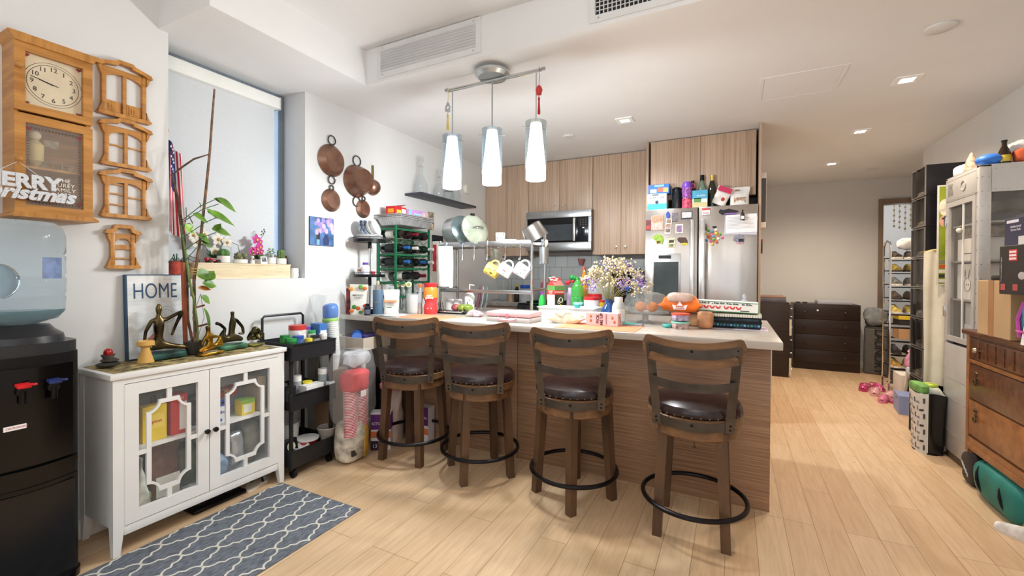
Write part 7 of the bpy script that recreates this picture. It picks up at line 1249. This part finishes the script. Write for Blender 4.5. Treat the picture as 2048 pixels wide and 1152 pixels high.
s_=shoe(None,'shoe','pink and white sneaker inside the clear tub in the metal cabinet',(1.42,3.86,.8375),pi/2,'d8c8cc','c98a5a',.72)
k=ins('dark_folded_clothes','dark folded clothes on the upper shelf of the metal cabinet','clothes',1.56,3.98,1.6105,.3,.38,.05,'3a3c48')
o=ob('shoe_pair_clothes',None,(crump(sup(.12,.15,.05,.6,.6,24,(0,0,.05)),.012,12,3),m('6a665e',.8,n=.3)),loc=(1.56,3.98,1.6615)); o.name='folded_clothes'; tag(o,'grey folded clothes on top of the dark ones in the metal cabinet','clothes')
o=ob('striped_towel',None,(crump(box(-.1,.1,-.16,.16,0,.07,.012),.005,14,5),m('8a8070',.85,n=.4,ns=30,st=(1,6,1))),loc=(1.62,3.96,1.5225+.0)); o.location=(1.50,4.0,1.5215); tag(o,'striped brown towel on the white box inside the metal cabinet','towel')
o=ob('blue_folder',None,(box(-.03,.04,-.12,.12,0,.16,.004),m('4a5a80',.5,n=.3,ns=12)),loc=(1.64,3.90,1.3705)); o.location=(1.655,3.95,1.3705); tag(o,'dark blue box at the back of the metal cabinet middle shelf','box')
# things on top of the metal cabinet
ZA=AH+.0005
t=pouch('plastic_bag_heap','white crumpled plastic bag on top of the metal cabinet','plastic bag',1.60,3.86,.26,.2,.15,m('dfe3e8',.3,al=.8,n=.06),z=ZA,seed=41,am=.02,rz=0)
o=ob('paper_bundle',None,(crump(sup(.05,.09,.04,.6,.6,20,(0,0,.04)),.01,16,3),m('e6e8ec',.6)),loc=(1.42,4.10,ZA)); tag(o,'white paper bundle hanging at the far corner of the metal cabinet top','paper')
o=ob('floral_cone',None,(lathe([(.04,0),(.03,.06),(.008,.12),(.0001,.13)],16),m('c9a08a',.7,n=.35,ns=40)),loc=(1.395,3.955,ZA)); tag(o,'small peach patterned cone beside the paper bundle on the metal cabinet','cone')
o=ob('baseball_cap',None,(ball(.055,(0,0,.038),(1.2,1,.68),24),m('2f6ec8',.5)),loc=(1.42,3.79,ZA)); tag(o,'bright blue rounded cap on the near corner of the metal cabinet','cap')
bottle('beer_bottle','brown beer bottle with yellow label on top of the metal cabinet','bottle',1.478,3.742+.03,[(.026,0),(.028,.005),(.028,.07),(.012,.115),(.012,.14)],m('2a1c14',.1),ZA,([(.014,.138),(.014,.148),(.0001,.149)],black),(.0285,.015,.055,m('c9b23a',.5)))
o=ob('orange_cloth',None,(crump(sup(.07,.05,.045,.6,.7,24,(0,0,.045)),.012,14,6),m('b4522e',.8,n=.15)),loc=(1.61,3.762-.01,ZA)); o.location=(1.585,3.765,ZA); tag(o,'rust orange cloth behind the beer bottle on the metal cabinet','cloth')
k=bx('cream_box','cream cardboard lid box at the frame edge on top of the metal cabinet','box',1.70,3.775,ZA,.08,.1,.07,'ded0a0'); 
# antique dresser
mahog=streak('4c2c1c','74462a',(3,26,26),.3,'dresser_wood'); mahl=streak('7a4a26','a26a38',(3,14,14),.35,'dresser_wood_light')
t=T('antique_dresser','worn brown wooden dresser with ring pulls along the right wall','dresser',(1.28,2.45,0)); W=.455; L_=1.21
ob('top_board',t,(box(-.02,W,-.02,L_+.012,.915,.945,.006,3),mahog)); ob('carcass',t,(box(.012,W,0,L_-.005,.235,.915),mahog))
ob('corner_post',t,(box(0,.03,L_-.035,L_,.20,.915,.004),mahl)); ob('corner_post',t,(box(0,.03,0,.035,.20,.915,.004),mahl)); ob('base_moulding',t,(box(-.004,.02,.035,L_-.035,.225,.262,.004),mahl)); ob('bottom_panel',t,(box(.002,.014,.035,L_-.035,.262,.30),mahl))
def rdr(z0,z1,mt): 
    d=ob('drawer',t,(box(.0,.015,.042,L_-.042,z0,z1,.003),mt)); return d
d=rdr(.775,.895,mahog)
for i in range(12): ob('flute',d,(box(-.004,.002,L_-.16-i*.09,L_-.145-i*.09,.785,.885,.001),mahog))
for y in(L_-.17,.2): ob('knob',d,(xf(lathe([(.006,0),(.006,.015),(.016,.022),(.013,.032),(.0001,.034)],16),(0,y,.835),(0,-pi/2,0)),m('b8a890',.25,.8)))
ob('moulding_strip',t,(box(-.004,.015,.035,L_-.035,.748,.768,.003),mahl))
for z0,z1,mt in((.535,.742,mahog),(.315,.525,mahl)):
    d=rdr(z0,z1,mt)
    for y in(L_-.13,.22): zc=(z0+z1)/2+.02; ob('ring_pull',d,(join(xf(lathe([(.016,0),(.012,.006),(.006,.01),(.0001,.012)],16),(0,y,zc+.035),(0,-pi/2,0)),xf(lathe([(.011,0),(.008,.005),(.0001,.007)],14),(0,y,zc+.008),(0,-pi/2,0)),ring(.016,.0035,(-.008,y,zc-.018),20,6,'x')),m('5a4a38',.3,.8)))
for x in(.03,W-.03):
    for y in(.03,L_-.03): ob('leg',t,(lathe([(.014,0),(.018,.05),(.026,.12),(.018,.15),(.024,.235)],14),mahog),loc=(x,y,0))
ZD=.9455
t=T('cardboard_box','brown cardboard box sealed with tape on the dresser','cardboard box',(1.405,3.255,ZD)); ob('box_body',t,(box(-.165,.165,-.165,.165,0,.30,.003,1),m('bd9b72',.7,n=.05,ns=5))); ob('tape_strip',t,(box(-.1662,-.165,-.01,.045,0,.30),m('a8794e',.4)),(box(-.165,.165,-.01,.045,.30,.3008),m('a8794e',.4)))
o=ob('black_trousers',None,(crump(box(-.12,.10,-.13,.12,0,.03,.012,3),.004,14,6),m('1c1c20',.8)),loc=(1.40,3.27,ZD+.3015)); o.name='black_folded_cloth'; tag(o,'black folded cloth lying on the cardboard box','cloth')
k=bx('dark_grey_box','dark grey carton standing on the black cloth on the cardboard box','box',1.435,3.30,ZD+.335,.16,.15,.135,'4a4a4e',face=[('-x',.0,.5,.55,.9,'8a7a78'),('-x',.0,.5,.15,.45,'b9a8a8')])
t=bottle('spray_bottle','turquoise aerosol bottle with a white cap standing on the grey carton','bottle',1.385,3.325,[(.028,0),(.03,.006),(.03,.12),(.022,.14)],m('3fa0cc',.3,n=.1,ns=20),ZD+.4705,([(.024,.138),(.024,.165),(.018,.175),(.0001,.177)],whtgl),(.0305,.03,.11,m('8fc4e0',.4,n=.2,ns=40)))
t=T('black_product_box','black carton with a red square logo standing on the cardboard box edge','box',(1.345,3.16,1.08),0); t.location=(1.27,2.92,ZD+.236); ob('carton',t,(box(-.09,.12,-.12,.12,0,.235,.002,1),m('1c1818',.45,n=.1))); ob('red_logo',t,(box(-.091,-.09,-.035,.035,.16,.215),m('c8302e',.5))); ob('logo_lines',t,(join(*[box(-.0925,-.091,-.028,.028,.166+i*.016,.176+i*.016) for i in range(3)]),m('f0dcd8',.5))); 
for y in(.085,-.02): ob('red_label',t,(box(-.091,-.09,y-.02,y+.02,.02,.05),m('b8504a',.5)))
ob('product_photo',t,(ball(.03,(-.09,-.07,.09),(.05,1,.6),14),m('b9b0ac',.5))); ob('side_text',t,(box(-.091,-.09,.095,.105,.06,.18),m('8a8482',.6,n=.4,ns=60)))
k=bx('low_black_box','black box on the dresser supporting the black product carton','box',1.435,2.93,ZD,.13,.2,.235,'1f1c1c'); 
for i,(z,l,y) in enumerate(((.0,'shorter navy carton of screen pads in front',2.93),(.02,'taller navy carton of antibacterial screen pads standing behind',2.97))):
    k=bx('screen_pads_box',l,'box',1.215+z*2.8,y,ZD+.4725,.045,.20,.13+z,'33354e',face=[('-x',.1,.6,.82,.93,'e6e2ea'),('-x',.6,1,.0,.3,'dcd8d4')]); txt('Antibacterial\nScreen Pads',.017,m('e0dfe8',.5),k,(-.0245,.0,.08+z),LXm); k['label']=l+', on the black carton'
bpk=m('3f9aa4',.7,n=.55,ns=14)
t=T('backpack','teal and pink patterned backpack at the right edge of the dresser top','backpack',(1.30,2.93,ZD)); t.location=(1.292,2.90,ZD); ob('bag_body',t,(crump(sup(.068,.10,.115,.55,.6,32,(0,0,.116)),.003,14,3),bpk)); ob('pink_strap',t,(tube([(-.065,.07,.03),(-.07,.075,.12),(-.05,.07,.2)],.009,6),m('c04aa8',.6))); ob('zip_band',t,(tube([(-.072,.08,.06),(-.078,.0,.06),(-.072,-.08,.06)],.006,6),m('d858a8',.5)))
o=ob('price_card',None,(box(-.002,.0,-.035,.035,0,.12),paper),loc=(1.235,2.905,ZD),rot=(0,.12,0)); o.name='white_card'; o.location=(1.216,2.90,ZD); tag(o,'white folded card leaning on the teal backpack','card')
# under the dresser
t=T('duffel_bag','teal duffel bag with black straps on the floor under the dresser','bag',(1.36,3.28,0)); ob('bag_body',t,(crump(sup(.11,.27,.11,.55,.5,36,(0,0,.11)),.008,9,4),m('1f7f78',.6,n=.12,ns=8))); 
for y in(-.10,.14): ob('black_strap',t,(tube([(-.112*cos(a),y+.02*sin(a*2),.11-.115*cos(a+pi/2)*0+.113*sin(a)) for a in[-1.2+k*.3 for k in range(9)]],.010,6),black))
t=T('shoe_bag','black drawstring shoe bag with white print drooping under the dresser leg','bag',(1.33,3.655,0)); t.location=(1.325,3.64,0); ob('bag_body',t,(crump(sup(.05,.075,.10,.6,.6,28,(0,0,.10)),.012,12,5),m('3a3636',.6,n=.1))); ob('bag_body_print',t,(tube([(-.052,.04-.01*i,.12-.008*i+.012*(i%2)) for i in range(9)],.004,5),m('cfcaca',.6)))
o=ob('tan_slipper',None,(crump(sup(.04,.10,.035,.6,.7,24,(0,0,.035)),.006,14,3),m('9a6a34',.85,n=.3,ns=40)),loc=(1.30,2.95,0)); o.name='slipper'; tag(o,'fuzzy tan slipper at the right edge under the dresser','slipper')
o=ob('dark_suitcase',None,(crump(box(-.1,.1,-.2,.2,0,.16,.03,3),.004,9,2),m('1a1a1c',.6)),loc=(1.60,3.25,0)); tag(o,'black bag pushed back under the dresser behind the teal duffel','bag')
shoe(None,'shoe','white shoe toe at the right edge of the floor near the slipper',(1.25,2.99,0),2.2,'e6e4e0','e8e4dc',.8)['category']='shoe'
# patterned tote
t=T('patterned_tote','large tote bag with a brick-dash pattern and glossy black side on the floor','tote bag',(1.265,4.22-.02,0)); toteh=.43
def tb(u,v):
    a=2*pi*u; r=1/max(abs(cos(a)),abs(sin(a)))**.55; s=.88+.14*v-.06*sin(v*pi); return (.085*cos(a)*r*s,.115*sin(a)*r*s,toteh*v+.006*sin(a*3)*v)
ob('black_side',t,(grid(lambda u,v:tb(-.30+.18*u,v),10,10,.003),m('17181b',.22,n=.2,b=.1,coat=.3))); ob('patterned_side',t,(grid(lambda u,v:tb(-.30-.38*u,v),16,10,.003),m('dcdbd6',.4,n=.03))); ob('wall_side',t,(grid(lambda u,v:tb(-.12+.44*u,v),12,8,.003),m('22262c',.4)))
r5=random.Random(5)
for i in range(7):
    for j in range(9):
        u0=-.33-.05*j-.012*(i%2); v0=.06+.13*i; hz=(i+j)%2
        du,dv=(.036,.035) if hz else (.018,.085)
        ob('dash_mark',t,(grid(lambda u,v:(lambda q:(q[0]*1.05,q[1]*1.05,q[2]))(tb(u0-du*u,v0+dv*v)),3,2),m(['4a4a48','7f8ca8','3c3c3a','8a94b4'][(i*2+j)%4],.5)))
ob('bottom',t,(xf(pr([(.08*cos(a),.11*sin(a)) for a in[2*pi*k/20 for k in range(20)]],0.0,.01),(0,0,0)),black))
t2=pouch('lettuce_bag','green and white salad bag sticking out of the patterned tote','food bag',1.262,4.20,.14,.19,.10,m('d4d8cc',.3,n=.08,ns=12),z=.385,seed=51,am=.008,rz=.1); ob('green_band',t2,(crump(sup(.035,.097,.035,.5,.6,20,(-.048,0,.072)),.003,14,3),m('7cb860',.4,n=.3))); ob('leafy_window',t2,(crump(sup(.035,.05,.02,.6,.7,18,(.015,-.02,.092)),.005,20,3),m('9aae3a',.4,n=.4,ns=20)))
# entry clutter by the shoe rack
pk=m('c8487c',.25,n=.08,coat=.4)
def clog(label,x,y,rz,c,s=1):
    t=T('clog',label,'clog',(x,y,0),rz,'pink clogs on the hallway floor'); V,Fc=[],[]; P=[(-.02,.036,.058),(.02,.042,.055),(.06,.043,.045),(.085,.034,.032),(.1,.02,.018)]; n=12
    for X_,w,h in P:
        for k in range(n): a=pi*k/(n-1); V.append((X_*s,w*cos(a)*s,(.022+h*sin(a))*s))
    for i in range(4):
        for k in range(n-1): Fc.append((i*n+k,i*n+k+1,(i+1)*n+k+1,(i+1)*n+k))
    mt=m(c,.25,n=.08,coat=.4); ob('upper',t,((V,Fc),mt)); ob('sole',t,(xf(pr([(-.11,0),(-.1,.03),(-.04,.036),(.04,.044),(.09,.036),(.108,0),(.09,-.036),(.04,-.044),(-.04,-.036),(-.1,-.03)],0,.028),(0,0,0),(0,0,0),s),mt)); ob('heel_strap',t,(tube([(-.01*s,.04*s,.04*s),(-.07*s,.04*s,.055*s),(-.105*s,0,.06*s),(-.07*s,-.04*s,.055*s),(-.01*s,-.04*s,.04*s)],.006*s,6),mt)); return t
clog('dark pink clog leftmost on the hallway floor',1.30,6.08,-1.9,'b8386e'); clog('dark pink clog right beside the leftmost one',1.43,6.16,-1.3,'c04478')
clog('pale pink clog in the middle row of the hallway clogs',1.36,5.90,-1.9,'d8a0a8'); clog('pale pearly pink clog nearest the pink pair',1.45,5.78,-2.1,'dcaab0'); clog('pink clog nearest the blue paper bag',1.36,5.62,-2.0,'d4789a',.9); clog('small pink clog behind the blue paper bag',1.45,5.54,-1.2,'cc6c90',.9)
o=ob('paper_gift_bag',None,(box(-.06,.07,-.12,.12,0,.17,.002,1),m('8f9cc8',.5,n=.04)),(box(-.0612,-.06,-.01,.01,.12,.135),m('2a2f4a',.5)),loc=(1.43,5.28,0),rot=(0,0,-.1)); o.name='blue_box'; tag(o,'periwinkle blue flat-topped box on the floor beside the tote','box')
k=bx('black_shoe_box','black shoe box with an orange side near the clear-front stack','shoe box',1.60,5.35,0,.20,.3,.28,'241f1e',0,None,None,[('-x',.4,.95,.1,.7,'d8502e')])
k=bx('white_shoe_box','white shoe box on the floor at the foot of the chrome rack','shoe box',1.60,5.85,0,.16,.24,.26,'e4e0da')
o=ob('wood_slat',None,(box(-.012,.012,-.02,.02,0,.52,.002),m('cfc4a8',.6)),loc=(1.455,5.52,0),rot=(0,.12,0)); o.location=(1.46,5.42+.04,0); tag(o,'pale wooden slat leaning on the pink clothes pile','slat')
o=ob('clothes_pile',None,(crump(sup(.13,.20,.16,.7,.8,36,(0,0,.15)),.035,8,6),m('cf8fae',.85,n=.35,ns=9)),(crump(sup(.10,.14,.08,.7,.8,28,(-.05,-.06,.08)),.02,10,2),m('c4ccd8',.85,n=.1)),loc=(1.60,5.36,.29)); tag(o,'pile of pink, white and pale blue clothes heaped on the black shoe box','clothes')
o=ob('black_handbag',None,(crump(box(-.04,.05,-.09,.09,0,.2,.02,3),.006,12,4),m('1c1a1c',.4)),loc=(1.475,5.12,0)); o.location=(1.52,5.06,0); tag(o,'black bag standing between the black shoe box and the clear-front stack','bag')
